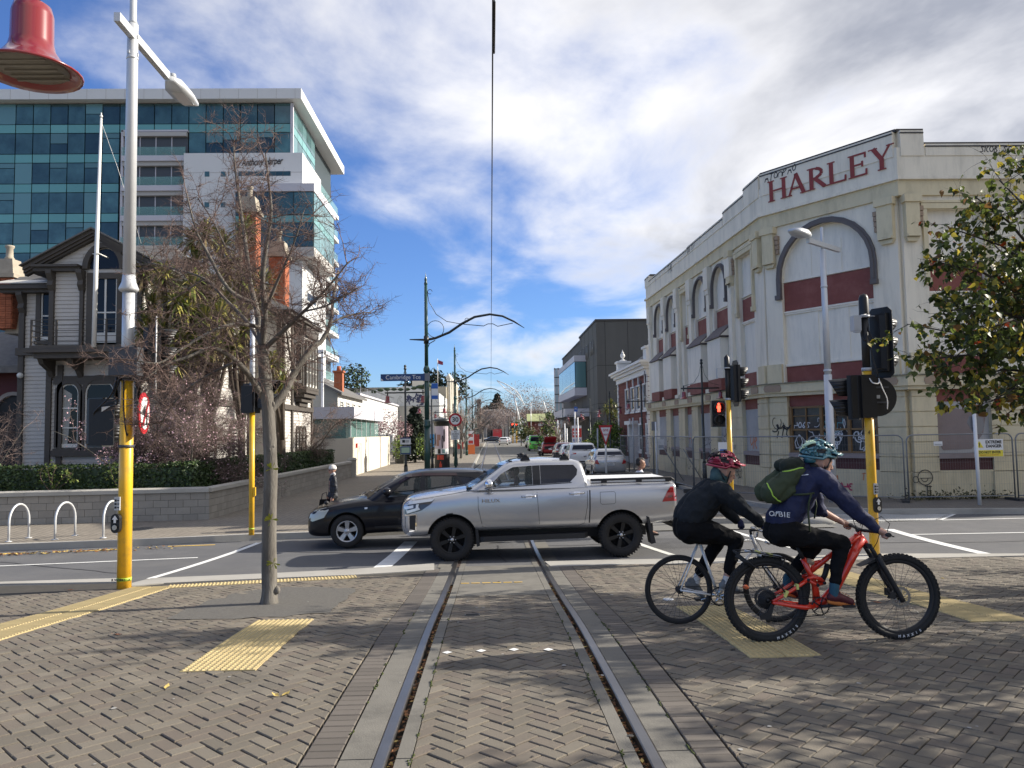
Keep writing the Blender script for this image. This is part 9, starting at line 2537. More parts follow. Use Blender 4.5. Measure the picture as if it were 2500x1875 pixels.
for py in(700,905,1010):f.tube([(0,0,zw(py)-.03),(0,0,zw(py)+.03)],.118 if py>800 else .1,14)
f.build('mast',m_wpole,WLP)
MA_=MRO(radians(-50),4,'Z')
f=MB();f.box((0,.1,zw(598)),(.1,2.,.14));tf(f,MA_).build('arm',m_wpole,WLP)
f=MB();f.loft([[V3((w*c,y,zw(585)+h*s_))for c,s_ in((-1,-1),(1,-1),(1.05,0),(.7,1),(-.7,1),(-1.05,0))]for y,w,h in((-.8,.08,.05),(-1.1,.19,.1),(-1.5,.2,.09),(-1.85,.12,.04))]);tf(f,MA_).build('lamp_head',m_wpole,WLP)
f=MB();f.box((-.04,-.13,zw(1125)),(.14,.02,.28));f.build('sticker',m_signw,WLP)
for k,(a,b)in enumerate((((21,1323),(70,1314)),((134,1318),(183,1308)),((252,1314),(291,1304)))):
 A_,B_=G(*a,.12),G(*b,.12)
 t=thing('cycle_stand',('leftmost white hoop bicycle stand on the far pavement','middle white hoop bicycle stand of the three','white hoop bicycle stand half hidden by the big yellow pole')[k],'cycle stand',(A_.x,A_.y,.125),group='hoop bicycle stands by the block wall')
 d=V3((B_.x-A_.x,B_.y-A_.y,0));pts=[V3((0,0,0)),V3((0,0,.42))]
 for q in range(1,12):
  a_=pi*q/12;pts.append(d*(.5-.5*cos(a_))+V3((0,0,.42+.38*sin(a_))))
 pts+=[d+V3((0,0,.42)),d]
 f=MB();f.tube(pts,.025,10);f.build('hoop',m_wpole,t)
 for p in(V3((0,0,0)),d):
  f=MB();f.lathe([(.07,0),(.07,.012),(.03,.016)],p,12);f.build('foot_plate',m_wpole,t)
m_galv=mat('galvanised_tube',(.24,.25,.26),rough=.5,metal=.6,var=.1,vscale=6)
FP=[(7.45,44.),(7.35,40.8),(7.45,37.6),(7.3,34.4),(7.5,31.2),(7.45,28.2),(7.9,25.6),(9.9,23.9),(12.35,22.65),(15.6,22.55),(18.9,22.6)]
flab=('at the far end by the brick house','second from the brick house','third from the brick house','halfway along the street side','beside the standing bell lamp','near the bend towards the corner','just round the bend at the corner','across the rounded corner behind the riders','carrying the danger sign, right of the yellow pole','last on the right edge under the leafy tree')
for k in range(len(FP)-1):
 a,b=V3((*FP[k],.12)),V3((*FP[k+1],.12));d=b-a;L_=d.length-.1;u=d.normalized()
 t=thing('mesh_fence','wire mesh temporary fence panel '+flab[k],'temporary fence',a+u*.05,group='temporary fence panels round the corner building')
 r_=.19;z0,z1=.14,1.98
 pts=[V3((0,0,0))+u*0,V3((0,0,z1-r_))]+[u*(r_-r_*cos(q*pi/8))+V3((0,0,z1-r_+r_*sin(q*pi/8)))for q in range(1,5)]+[u*(L_-r_+r_*sin(q*pi/8))+V3((0,0,z1-r_+r_*cos(q*pi/8)))for q in range(0,4)]+[u*L_+V3((0,0,z1-r_)),u*L_]
 f=MB();f.tube(pts,.021,6);f.tube([V3((0,0,z0)),u*L_+V3((0,0,z0))],.019,6);f.tube([V3((0,0,1.42)),u*L_+V3((0,0,1.42))],.006,4);f.build('frame',m_galv,t)
 f=MB();n_=int(L_/.075)
 for q in range(1,n_):
  p=u*(L_*q/n_);f.tube([p+V3((0,0,z0)),p+V3((0,0,z1))],.0022,3,cap=False)
 for z in(.5,.85,1.15,1.7):f.tube([V3((0,0,z)),u*L_+V3((0,0,z))],.0022,3,cap=False)
 f.build('mesh_wires',m_galv,t,kind='stuff')
 f=MB();n2=V3((-u.y,u.x,0));f.box(u*L_,(.72,.2,.14),rz=atan2(n2 .y,n2 .x));f.build('foot_block',mat('rubber_block',(.045,.045,.045),rough=.9),t)
 if k in(3,4,5):f=MB();f.tube([u*L_*.5+V3((0,0,1.5)),u*L_*.5+V3((.9,.3,.05))],.02,6);f.build('brace',m_galv,t)
DS=thing('danger_sign','white and yellow extreme danger sign tied to the fence','warning sign',(W(2414,1100,22.5).x,22.5,.12))
dz0,dz1=Z(2414,1115,22.5)-.12,Z(2414,1072,22.5)-.12;dw=(X(2445,22.5)-X(2374,22.5))/2
f=MB();f.box((0,0,(dz0+dz1)/2),(2*dw,.012,dz1-dz0));db=f.build('board',m_signw,DS)
f=MB();f.box((0,-.009,dz0+.1),(2*dw-.03,.006,.19));f.build('yellow_band',mat('sign_yellow',(.75,.62,.06),rough=.5),db)
text_mesh('sign_text','EXTREME',.125,m_ink,db,frame((.15,-.009,dz1-.09),(1,0,0),(0,0,1)),.002,bold=.004,xs=.93);text_mesh('sign_text','DANGER',.125,m_ink,db,frame((.15,-.009,dz1-.21),(1,0,0),(0,0,1)),.002,bold=.004,xs=.93)
text_mesh('sign_text','DO NOT ENTER',.1,m_ink,db,frame((.02,-.014,dz0+.13),(1,0,0),(0,0,1)),.001,bold=.003,xs=.9);text_mesh('sign_text','TRESPASSERS WILL BE PROSECUTED',.04,MATS['poster_red'],db,frame((.0,-.014,dz0+.05),(1,0,0),(0,0,1)),.001,xs=.9)
f=MB();f.prism([(-dw+.04,-.007,dz1-.25),(-dw+.28,-.007,dz1-.25),(-dw+.16,-.007,dz1-.05)],(0,-.004,0));hz_=f.build('hazard_triangle',MATS['sign_yellow'],db)
f=MB();f.box((-dw+.16,-.013,dz1-.15),(.025,.005,.09));f.box((-dw+.16,-.013,dz1-.225),(.025,.005,.025));f.build('mark',m_ink,hz_)
for px,py,d,w_,h_,lb_ in((2290,1083,22.5,.26,.13,'small pale label tied high on the fence beside the right pier'),(1772,1095,25.4,.5,.42,'pale blue notice tied to the fence behind the slim yellow pole'),(1614,1085,36.5,.3,.5,'white and yellow notice tied to the far fence panels')):
 p=W(px,py,d);f=MB();f.box((0,0,0),(w_,.012,h_));f.box((0,-.008,-h_*.2),(w_*.8,.004,h_*.3),mi=1);f.build('fence_notice',[m_signw,MATS['bus_blue']if 'blue' in lb_ else m_grey],loc=p,label=lb_,cat='notice')
p=G(2392,1233,.12)
WP=thing('sign_post','white sign post with grey back of a pointed sign under the leafy tree','traffic sign',(p.x,p.y,.12))
zt2=Z(2384,1010,p.y)-.12
f=MB();f.tube([(0,0,0),(-.02,0,zt2)],.05,10);f.build('post',m_signw,WP)
f=MB();f.prism([(-.12,.06,zt2-.05),(.26,.06,zt2-.12),(.3,.06,zt2-.35),(.18,.06,zt2-.58),(-.05,.06,zt2-.5),(-.2,.06,zt2-.25)],(0,.012,0));f.build('sign_panel',m_sback,WP)
p=W(1604,1150,34.)
t=thing('sign_post','thin white post with a small grey sign back before the far fence','traffic sign',(p.x,34,.12))
f=MB();f.tube([(0,0,0),(0,0,Z(1604,1030,34)-.12)],.04,8);f.build('post',m_signw,t);f=MB();f.box((-.05,.05,Z(1604,1040,34)-.12),(.25,.02,.4));f.build('sign_panel',m_sback,t)
t=thing('sign_post','slim grey post standing left of the brick house door','traffic sign',(X(1546,44),44,.12))
f=MB();f.tube([(0,0,0),(0,0,3.)],.045,8);f.build('post',m_grey,t)
GBD=thing('info_board','tall red and white information board by the gallery forecourt','information board',(X(1408,72),72,0))
bw2=X(1420,72)-X(1397,72);z0_,z1_=Z(1408,1081,72),Z(1408,1039,72)
f=MB();f.box((0,0,(z0_+z1_)/2),(bw2,.2,z1_-z0_));f.box((-.3,.0,.6),(.08,.1,1.2));f.box((.3,0,.6),(.08,.1,1.2));gb_=f.build('board',m_signw,GBD)
f=MB();f.box((0,-.11,z0_+(z1_-z0_)*.58),(bw2-.02,.012,(z1_-z0_)*.52));f.build('red_print',mat('board_red',(.5,.05,.04),rough=.5),gb_)
f=MB()
for q in range(6):f.box((-.28+(q%3)*.22,-.12,z0_+(z1_-z0_)*(.66 if q<3 else .48)),(.14,.008,.14))
f.build('white_print',m_signw,gb_)
f=MB();f.box((-.2,-.11,z0_+.24),(.28,.012,.26));ring_(f,.15,.09,-.112,(.22,0,z0_+.24));f.build('blue_print',MATS['bus_blue'],gb_)
for k,(px,d,zt3,lb_)in enumerate(((1362,80,3.6,'tall white pole, first of the row left of the red board'),(1367,79,2.6,'short white pole second in the row left of the red board'),(1379,76,3.2,'white pole just left of the red board'),(1384,75,2.7,'thin white pole touching the red board'),(1404,66,4.1,'white post with a blue parking sign before the red board'),(1411,66,3.6,'plain white post before the red board'),(1459,58,2.6,'grey leaning pole among the planter shrubs'))):
 t=thing('marker_pole',lb_,'pole',(X(px,d),d,0))
 f=MB();f.tube([(0,0,0),(0,0,zt3)],.06,8);f.build('pole',m_signw if k!=6 else m_grey,t)
 if k==4:
  f=MB();f.box((.1,-.08,zt3+.2),(.3,.02,.42));f.build('parking_sign',MATS['bus_blue'],t);text_mesh('sign_text','P5',.2,m_signw,t,frame((.1,-.1,zt3+.2),(1,0,0),(0,0,1)),.002)
for k,px in enumerate((1252,1261)):
 t=thing('signal_pole',('far yellow signal pole, left of the pair at the street end','far yellow signal pole, right of the pair at the street end')[k],'traffic signal',(X(px,175),175,0))
 f=MB();f.tube([(0,0,0),(0,0,3.4)],.14,8);f.build('post',m_ypole,t)
 f=MB();f.box((0,0,4.),(.6,.3,1.2));h_=f.build('signal_head',m_sig,t);f=MB();disc(f,.22,-.18,-.15,(0,0,4.3));f.build('lit_lens',m_redlit,h_)
t=thing('rubbish_bin','dark rectangular rubbish bin by the pale gate on the left pavement','bin',(X(977,60),60,.12))
f=MB();f.box((0,0,.55),(.55,.55,1.1));f.box((0,0,1.16),(.62,.62,.12),taper=.8);f.build('bin_body',m_gblack,t);f=MB();f.box((0,-.29,.9),(.36,.03,.16));f.build('bin_slot',m_sig,t)
for k,(px,py0,py1,d,c,lb_)in enumerate(((1148,1052,1110,86,'white_red','white banner flag printed in red beside the left pavement'),(1150,1085,1112,84,'orange','orange painted figure board low on the left pavement'),(1162,1060,1090,95,'red','red shop board beyond the banner flag'),(1120,1080,1096,70,'red','slanting red awning behind the bare street tree'),(1028,1090,1103,75,'red','small red panel in the white fence gap'),(1055,1060,1095,66,'blue','blue shop panel glimpsed behind the first green pole'))):
 z1_,z0_=Z(px,py0,d),Z(px,py1,d)
 m={'white_red':m_signw,'orange':mat('banner_orange',(.75,.2,.06),rough=.6),'red':MATS['board_red'],'blue':mat('shop_blue',(.08,.3,.6),rough=.5)}[c]
 f=MB();f.box((0,0,(z0_+z1_)/2),(.8 if k!=5 else .9,.12,z1_-z0_));
 if k==0:
  for q in range(3):f.box((.05,-.065,z0_+(z1_-z0_)*(.25+q*.28)),(.5,.01,.35),mi=1)
 f.box((-.3,0,z0_/2),(.05,.05,max(z0_,.1)));f.build('sign_board',[m,MATS['board_red']],loc=(X(px,d),d,0),label=lb_,cat='sign board')
for k,(px,py,d)in enumerate(((1172,1090,100),(1176,1082,118))):
 t=thing('parked_bicycle',('parked bicycle leaning near the kerb far down the left pavement','second parked bicycle further down the left pavement')[k],'bicycle',(X(px,d),d,.12))
 f=MB()
 for y in(0,1.):f.lathe([(.3,-.02),(.34,0),(.3,.02)],(0,y,.34),18,R=MRO(pi/2,3,'Y'),cap=False)
 f.build('wheel',m_tyre_b,t);f=MB();f.tube([(0,0,.34),(0,.45,.34),(0,.25,.85),(0,0,.34)],.03,6);f.tube([(0,.45,.34),(0,.85,.9),(0,.25,.8)],.03,6);f.tube([(0,1.,.34),(0,.85,1.),(.25,.8,1.05)],.025,6);f.build('frame',m_silverpart,t)
t=thing('street_light','slim curved street light far down on the right','street lamp',(X(1337,150),150,0))
f=MB();f.tube([W(1337,1050,150)-t.location,W(1333,1000,150)-t.location,W(1328,984,150)-t.location,W(1320,972,150)-t.location],[.12,.1,.09,.06],8);f.tube([(0,0,0),W(1337,1050,150)-t.location],.13,8);f.build('mast',m_wpole,t)
t=thing('street_light','thin straight mast in front of the green roofed shop','street lamp',(X(1297,160),160,0))
f=MB();f.tube([(0,0,0),(0,0,Z(1297,982,160))],.07,6);f.build('mast',m_wpole,t)
# trees and plants
m_bark=mat('grey_bark',(.12,.108,.092),rough=.95,var=.45,vscale=9,bump=.8,bscale=60,stretch=(1,1,.25),dirt=(.27,.255,.225),dscale=5,damt=.65)
m_twig=mat('brown_twig',(.135,.09,.075),rough=.85,island=.35)
m_twig2=mat('plum_twig',(.165,.12,.105),rough=.9,island=.35)
m_bloss=mat('pink_blossom',(.55,.36,.4),rough=.8,island=.25)
def wander(r,p,d,L_,n,wob,up=.0):
 pts=[V3(p)];d=V3(d).normalized()
 for k in range(n):
  d=(d+V3((r.gauss(0,wob),r.gauss(0,wob),r.gauss(0,wob)+up))).normalized();pts.append(pts[-1]+d*(L_/n))
 return pts
def sprout(f,r,pts,r0_,lv,L_,dens,up=.05,tips=None,mi=0,wob=.22,twist=.9):
 """side shoots along a limb, each with shoots of its own"""
 n=max(2,int(dens*sum((pts[i+1]-pts[i]).length for i in range(len(pts)-1))))
 for k in range(n):
  t=r.uniform(.12,1)*(len(pts)-1);i=min(int(t),len(pts)-2);p=pts[i].lerp(pts[i+1],t-i)
  ax=(pts[i+1]-pts[i]).normalized()
  d=(ax*r.uniform(.35,.9)+V3((r.gauss(0,1),r.gauss(0,1),r.gauss(0,.9))).normalized()*twist).normalized()
  l_=L_*r.uniform(.45,1.15);q=wander(r,p,d,l_,4 if lv>0 else 3,wob,up)
  f.tube(q,[r0_*(1-.75*j/(len(q)-1))for j in range(len(q))],4 if lv else 3,mi if lv>0 else min(mi+1,1),cap=False)
  if lv>0:sprout(f,r,q,r0_*.55,lv-1,L_*.52,dens*1.75,up,tips,mi,wob,twist)
  elif tips is not None:tips+=q[1:]
r=random.Random(21)
TD=8.8;tb0=G(657,1474)
BT=thing('bare_tree','leafless grey barked street tree standing in the pavement left of the tracks','tree',(tb0 .x,tb0 .y,tb0 .z))
def tpt(px,py,dd=.0):return W(px,py,tb0 .y+dd)-BT.location
def limb(f,pts,r0_,r1_,n=10):
 P_=[tpt(*p)if len(p)==3 else tpt(p[0],p[1])for p in pts];q=[]
 for i in range(len(P_)-1):
  a,b,c,d=P_[max(i-1,0)],P_[i],P_[i+1],P_[min(i+2,len(P_)-1)]
  for k in range(4):
   t=k/4;q.append(.5*((2*b)+(c-a)*t+(2*a-5*b+4*c-d)*t*t+(3*b-a-3*c+d)*t**3))
 q.append(P_[-1]);m_=len(q)
 f.tube(q,[1.12*(r0_+(r1_-r0_)*j/(m_-1))*(1+.05*r.uniform(-1,1))for j in range(m_)],n);return q
f=MB()
trunk=limb(f,[(656,1476),(658,1440),(657,1300),(661,1150),(655,1010),(648,930),(640,845)],.086,.062,16)
f.v=[tuple(V3(p)*1+(V3((p[0],p[1],0)).normalized()*(.018*max(0,.12-p[2])/.12)if p[2]<.12 else V3()))for p in f.v]
for k in range(26):
 t=r.random();p=trunk[int(t*(len(trunk)-8))];a=r.uniform(0,6.28);f.ball(p+V3((cos(a)*.068,sin(a)*.068,r.uniform(0,.2))),(.018,.018,r.uniform(.015,.04)),6,4)
f.ball(tpt(668,1440)+V3((.05,-.02,0)),(.04,.04,.05),8,6)
limbs=[limb(f,[(656,1005),(690,965,.1),(722,905,.25),(762,850,.4),(785,832,.5),(806,790,.6),(813,735,.7),(826,660,.8)],.05,.012),limb(f,[(722,905,.25),(708,865,.1),(699,810,-.1),(690,775,-.2)],.018,.006,7),limb(f,[(806,790,.6),(850,770,.8),(905,762,1.)],.014,.005,7),limb(f,[(648,850),(700,800,-.2),(742,760,-.35),(796,706,-.5),(850,640,-.7)],.03,.007),limb(f,[(742,760,-.35),(800,745,-.5),(880,700,-.6)],.013,.004,6),limb(f,[(640,848),(627,760,.2),(611,690,.3),(600,600,.4),(586,500,.6),(574,410,.7),(570,345,.8)],.04,.007),limb(f,[(640,848),(646,760,-.2),(641,680,-.3),(650,600,-.4),(662,520,-.5),(655,440,-.5),(648,372,-.6)],.038,.006),limb(f,[(646,760,-.2),(680,680,-.4),(715,600,-.6),(740,520,-.8)],.02,.005,7),limb(f,[(642,970),(614,925,-.2),(578,882,-.5),(520,850,-.8),(459,872,-1.),(400,892,-1.2),(350,930,-1.4)],.038,.006),limb(f,[(630,745,.2),(560,708,.1),(505,614,0),(478,560,0),(455,470,0)],.026,.006,8),limb(f,[(637,840),(606,789,.4),(550,730,.8),(498,680,1.),(428,657,1.2),(360,640,1.4)],.026,.006,8),limb(f,[(636,800,0),(580,790,-.4),(517,809,-.8),(439,855,-1.1),(389,886,-1.3),(330,880,-1.5)],.024,.005,8),limb(f,[(578,882,-.5),(530,905,-.3),(470,940,-.2),(420,990,-.1),(390,1040,0)],.018,.005,7),limb(f,[(611,690,.3),(560,620,.5),(520,540,.7),(480,480,.8)],.018,.005,7),limb(f,[(498,680,1),(440,720,1.1),(370,760,1.2)],.012,.004,6)]
f.build('trunk',m_bark,BT)
f=MB()
for q in limbs:sprout(f,r,q,.0072,2,.54,11,.03)
print('twigs',len(f.f));f.build('crown',[m_twig,m_twig],BT,fix=False)
f=MB()
for px,py in((668,1375),(664,1145),(663,1268)):
 for k in range(9):
  p=tpt(px,py,-.09);d=V3((r.gauss(0,1),-.4,r.gauss(.2,.7))).normalized()*.07;f.add([p,p+d+V3((.01,0,.01)),p+d*1.3,p+d-V3((.01,0,.01))],[(0,1,2,3)])
f.build('moss_tuft',mat('moss',(.25,.26,.03),rough=.9),BT,kind='stuff')
def bush_tree(label,base,H,spread,seed,n_main=6,lv=2,dens=4.,bloom=0,twig=None,thick=.05,name='cherry_tree',up=.02,group=None):
 r=random.Random(seed);t=thing(name,label,'tree',base,group=group)
 f=MB();q=wander(r,(0,0,-.2),(r.gauss(0,.1),r.gauss(0,.1),1),H*.28+.2,4,.06);f.tube(q,[thick*(1.25-.08*k)for k in range(len(q))],8);mains=[]
 for k in range(n_main):
  a=2*pi*k/n_main+r.uniform(-.4,.4);e=r.uniform(.35,1.2)
  m_=wander(r,q[-1-(k%2)],(cos(a)*e,sin(a)*e,1-e*.35),H*.62*r.uniform(.75,1.1)*(1+(spread-1)*min(e,1)),6,.16,.0);f.tube(m_,[thick*.6*(1-.8*j/6)for j in range(7)],6);mains.append(m_)
 f.build('trunk',m_bark,t)
 tips=[];f=MB()
 for m_ in mains:sprout(f,r,m_,thick*.17,lv,H*.22,dens,up,tips)
 f.build('crown',[twig or m_twig2,twig or m_twig2],t,fix=False)
 if bloom:
  f=MB()
  for _ in range(bloom):
   p=r.choice(tips)+V3((r.gauss(0,.03),r.gauss(0,.03),r.gauss(0,.03)));s=r.uniform(.016,.03);d=V3((r.gauss(0,1),r.gauss(0,1),r.gauss(0,1))).normalized();a=d.orthogonal().normalized()*s;b=d.cross(a)
   f.add([p-a,p-b+d*s*.3,p+a,p+b+d*s*.3,p+d*s*.5],[(0,1,4),(1,2,4),(2,3,4),(3,0,4)])
  f.build('blossom',m_bloss,t,kind='stuff',fix=False)
 return t
gb_=lambda px,d,z=.3:(X(px,d),d,z)
bush_tree('dense twiggy cherry tree with few pink flowers behind the hedge corner',gb_(468,23.6),3.9,1.3,3,11,2,9.,2600)
bush_tree('slender cherry tree in pink blossom before the house windows',gb_(300,22.9),3.6,1.35,8,7,2,4.4,2000)
bush_tree('bare twiggy tree at the left edge before the maroon porch',gb_(-20,23.4),3.2,1.5,12,9,2,6.,0)
bush_tree('small spreading bare tree beside the street side wing of the house',gb_(741,36.5,.2),3.9,1.5,15,8,2,6.,0,thick=.07)
bush_tree('second twiggy cherry tree close behind the yellow pole',gb_(400,24.2),3.5,1.3,19,9,2,8.,700)
for k,(px,d)in enumerate(((130,21.9),(292,22.))):
 r=random.Random(50+k);t=thing('rose_bush',('leggy green rose bush sticking out of the hedge on the left','leggy green rose bush beside the big yellow pole')[k],'bush',gb_(px,d,.9));f=MB();tips=[]
 for q in range(5):
  m_=wander(r,(0,0,0),(r.gauss(0,.4),r.gauss(0,.2),1),.8,5,.2);f.tube(m_,[.012,.01,.009,.008,.006,.004],5);sprout(f,r,m_,.005,0,.3,6,.1,tips)
 f.build('stem',[m_twig,m_twig],t)
 def rp_(r_):return r_.choice(tips)+V3((r_.gauss(0,.05),r_.gauss(0,.05),r_.gauss(0,.05))),V3((0,-.3,1))
 leafy('leaves',rp_,240,.04,[mat('rose_leaf',(.1,.16,.03),rough=.5),mat('rose_leaf_pale',(.2,.24,.05),rough=.5)],t,seed=k)
m_cab=[mat('cordyline_leaf',(.11,.14,.03),rough=.4,island=.3),mat('cordyline_leaf_pale',(.32,.29,.07),rough=.45,island=.3),mat('cordyline_dead',(.2,.15,.07),rough=.8,island=.3)]
def rosette(f,r,c,R_,n=70):
 for k in range(n):
  el=r.uniform(-1.,1.35);a=r.uniform(0,6.28);L_=R_*r.uniform(.75,1.1);d=V3((cos(a)*cos(el),sin(a)*cos(el),sin(el)));s=d.cross(V3((0,0,1))).normalized()*.022*(R_/.6)
  m_=c+d*L_*.55;e=c+d*L_+V3((0,0,-L_*(.3 if el>0 else .15)));mi=2 if el<-.65 else(1 if r.random()<.38 else 0)
  f.add([c-s*.5,c+s*.5,m_+s,e,m_-s],[(0,1,2,4),(4,2,3)],mi)
def cabbage(label,base,heads,seed,group=None):
 r=random.Random(seed);t=thing('cabbage_tree',label,'tree',base,group=group);b=V3(base);f=MB();H_=[V3(h)-b for h in heads];lo=min(h.z for h in H_)*.45
 fork=V3((0,0,max(lo,.8)));f.tube([(0,0,-.3),fork*.5,fork],[.17,.13,.12],9)
 for h in H_:f.tube([fork,fork.lerp(h,.5)+V3((0,0,-.25)),h],[.1,.08,.06],7)
 f.build('trunk',mat('cabbage_trunk',(.07,.055,.042),rough=.95,var=.3,vscale=8),t)
 f=MB()
 for h in H_:rosette(f,r,h,r.uniform(.78,1.),120)
 f.build('crown',m_cab,t,kind=None,fix=False);return t
hW=lambda l:[W(px,py,d)for px,py,d in l]
cabbage('tall many headed cabbage tree rising behind the bare street tree',gb_(505,28.2),hW([(500,575,28),(545,600,28.6),(478,640,28.2),(560,660,27.6),(520,700,28.8),(470,590,28.4),(600,560,29),(520,760,28),(480,820,28),(560,850,28)]),2)
cabbage('cabbage tree with drooping yellowish heads beside the tall one',gb_(590,27.4),hW([(590,690,27.2),(560,740,27),(620,740,27.6),(600,810,27.2),(545,790,26.8),(640,690,28),(570,850,27)]),4)
cabbage('dark cabbage tree against the house right of the white lamp pole',gb_(420,25.4),hW([(400,680,25.2),(430,740,25),(375,740,25.6),(460,770,25.2),(500,780,25.4),(395,810,25.2),(470,700,25.8),(350,665,26),(535,770,25.6),(440,830,25),(480,860,25.2),(520,840,25.2),(360,800,25.6),(420,880,25)]),6)
cabbage('low cabbage tree head by the street wing windows',gb_(690,31.8),hW([(690,935,31.5),(665,890,31.8)]),9)
cabbage('dark cabbage tree against the gallery wall behind the brick house',(X(1492,78),78,0),hW([(1492,985,78),(1480,1000,77.5),(1506,1000,78),(1515,950,79),(1500,1015,77.5)]),11)
m_lf=[mat('lime_leaf_dark',(.042,.062,.016),rough=.5,island=.3),mat('lime_leaf',(.11,.14,.03),rough=.5,island=.3),mat('lime_leaf_yellow',(.42,.34,.045),rough=.5,island=.25),mat('lime_leaf_brown',(.17,.09,.03),rough=.6,island=.3),mat('lime_leaf_red',(.42,.07,.02),rough=.5,island=.3)]
for m_ in m_lf:
 b_=m_.node_tree.nodes['Principled BSDF'];b_.inputs['Subsurface Weight'].default_value=.0
 nt_=m_.node_tree;tr_=nt_.nodes.new('ShaderNodeBsdfTranslucent');ms_=nt_.nodes.new('ShaderNodeMixShader');ms_.inputs[0].default_value=.4
 src_=b_.inputs['Base Color'].links[0].from_socket;nt_.links.new(src_,tr_.inputs['Color']);o_=nt_.nodes['Material Output']
 nt_.links.new(b_.outputs[0],ms_.inputs[1]);nt_.links.new(tr_.outputs[0],ms_.inputs[2]);nt_.links.new(ms_.outputs[0],o_.inputs['Surface'])
LT_=thing('lime_tree','leafy tree turning yellow that overhangs the right edge of the picture','tree',(7.6,9.3,gz(9.3)))
r=random.Random(77);f=MB();b0_=V3(LT_.location)
q=wander(r,(0,0,-.1),(0,0,1),2.6,5,.03);f.tube(q,[.17,.15,.14,.13,.13,.12],12);mains=[]
for tgt in((2240,880,8.6),(2300,760,8.4),(2290,640,8.8),(2330,560,9.2),(2380,480,9.),(2440,440,8.6),(2330,930,9.2),(2420,980,8.4),(2460,1010,9.4),(2480,620,8.2),(2420,800,8.),(2400,700,9.8),(2480,400,9.6),(2490,900,9.8),(2470,720,8.8),(2560,380,9.2),(2340,820,9.)):
 e=W(*tgt)-b0_;s0=q[-1]if e.z>3 else q[-2];mid=s0 .lerp(e,.5)+V3((r.gauss(0,.12),r.gauss(0,.12),.35));m_=[s0,s0 .lerp(mid,.5)+V3((0,0,.15)),mid,mid.lerp(e,.5)+V3((0,0,.1)),e]
 f.tube(m_,[.045,.032,.022,.014,.007],6);mains.append(m_)
for k in range(14):
 a=r.uniform(-1.2,1.9);m_=wander(r,q[-1],(cos(a),sin(a),r.uniform(.2,1.6)),2.9,5,.12,.0);f.tube(m_,[.05,.04,.03,.02,.012,.006],6);mains.append(m_)
f.build('trunk',mat('dark_bark',(.055,.045,.036),rough=.95,var=.3,vscale=9),LT_)
f=MB();tips=[]
for m_ in mains:sprout(f,r,m_[1:],.0055,1,.5,9.,-.01,tips)
f.build('crown',[MATS['dark_bark'],MATS['dark_bark']],LT_,fix=False)
def lime_leaf(L_,w):
 pr_=[(0,0),(.16,.44),(.42,.52),(.74,.24),(1.08,0)];vs_=[(x*L_,0,-.06*L_*sin(pi*x))for x,_ in pr_]+[(x*L_,y*w,.1*w*2*y-.06*L_*x)for x,y in pr_[1:-1]]+[(x*L_,-y*w,.1*w*2*y-.06*L_*x)for x,y in pr_[1:-1]]
 return vs_,[(0,1,5),(1,2,6,5),(2,3,7,6),(3,4,7),(0,8,1),(1,8,9,2),(2,9,10,3),(3,10,4)]
lm=[]
for m_ in m_lf:
 mb_=MB();mb_.add(*lime_leaf(.074,.066),0,True);lm.append(mb_.mesh('leaf',m_))
f=MB();singles=0;LL=[]
for _ in range(14500):
 p=r.choice(tips).copy()+V3((r.gauss(0,.014),r.gauss(0,.014),r.gauss(0,.014)));w_=p+b0_
 relz=w_.z
 if r.random()<max(0,(relz-4.2)*.42):continue
 LL.append(p)
rel_=[]
for i,p in enumerate(LL):
 w_=p+b0_-CAM_P;zc_=w_.dot(fwd);px=CX+F_PX*w_.dot(CAM_R)/zc_
 rel_.append((w_.length if px<2500 else 1e3+w_.length,i))
near=set(i for _,i in sorted(rel_)[:280])
for i,p in enumerate(LL):
 low=p.z<2.4;u_=r.random();k=2 if u_<(.26 if low else .15)else 3 if u_<(.42 if low else .2)else 4 if u_<(.43 if low else .206)else 1 if u_<.62 else 0
 R_=MRO(r.uniform(0,6.28),3,'Z')@MRO(r.uniform(.1,1.5),3,'Y')@MRO(r.gauss(0,.7),3,'X');s=r.uniform(.65,1.25)
 if i in near:
  o=link('leaf',lm[k],LT_,p);o.rotation_euler=R_.to_euler();o.scale=(s,s,s)
 else:
  v_,fs_=lime_leaf(.074*s,.066*s);f.add([p+R_@V3(q_)for q_ in v_],fs_,k,True)
f.build('foliage',m_lf,LT_,kind='stuff',fix=False)
for k,(x,y,h,n,sd)in enumerate(((10.6,6.4,6.,4200,91),(13.5,9.6,7.5,4200,92),(9.4,2.6,5.6,3400,93),(17.5,5.,8.,3200,94),(8.9,4.6,5.2,3000,95))):
 r=random.Random(sd);t=thing('lime_tree',('leafy shade tree just outside the right edge','taller leafy shade tree by the road outside the right edge','leafy shade tree outside the lower right edge','tall leafy shade tree furthest outside the right edge','low leafy shade tree nearest outside the right edge')[k],'tree',(x,y,gz(y)));f=MB();tips=[]
 q=wander(r,(0,0,-.1),(0,0,1),h*.4,4,.04);f.tube(q,[.17,.15,.13,.12,.11],10);g_=MB()
 for j in range(12):
  a=r.uniform(0,6.28);m_=wander(r,q[-1],(cos(a),sin(a),r.uniform(.1,1.4)),h*.45,5,.13);f.tube(m_,[.06,.045,.03,.02,.012,.006],6);sprout(g_,r,m_,.008,1,.7,3.2,0,tips)
 f.build('trunk',MATS['dark_bark'],t);g_.build('crown',[MATS['dark_bark']]*2,t,fix=False)
 def lp_(r_):return r_.choice(tips)+V3((r_.gauss(0,.12),r_.gauss(0,.12),r_.gauss(0,.12))),V3((0,0,1))
 leafy('foliage',lp_,n,.075,m_lf[:3],t,seed=sd)
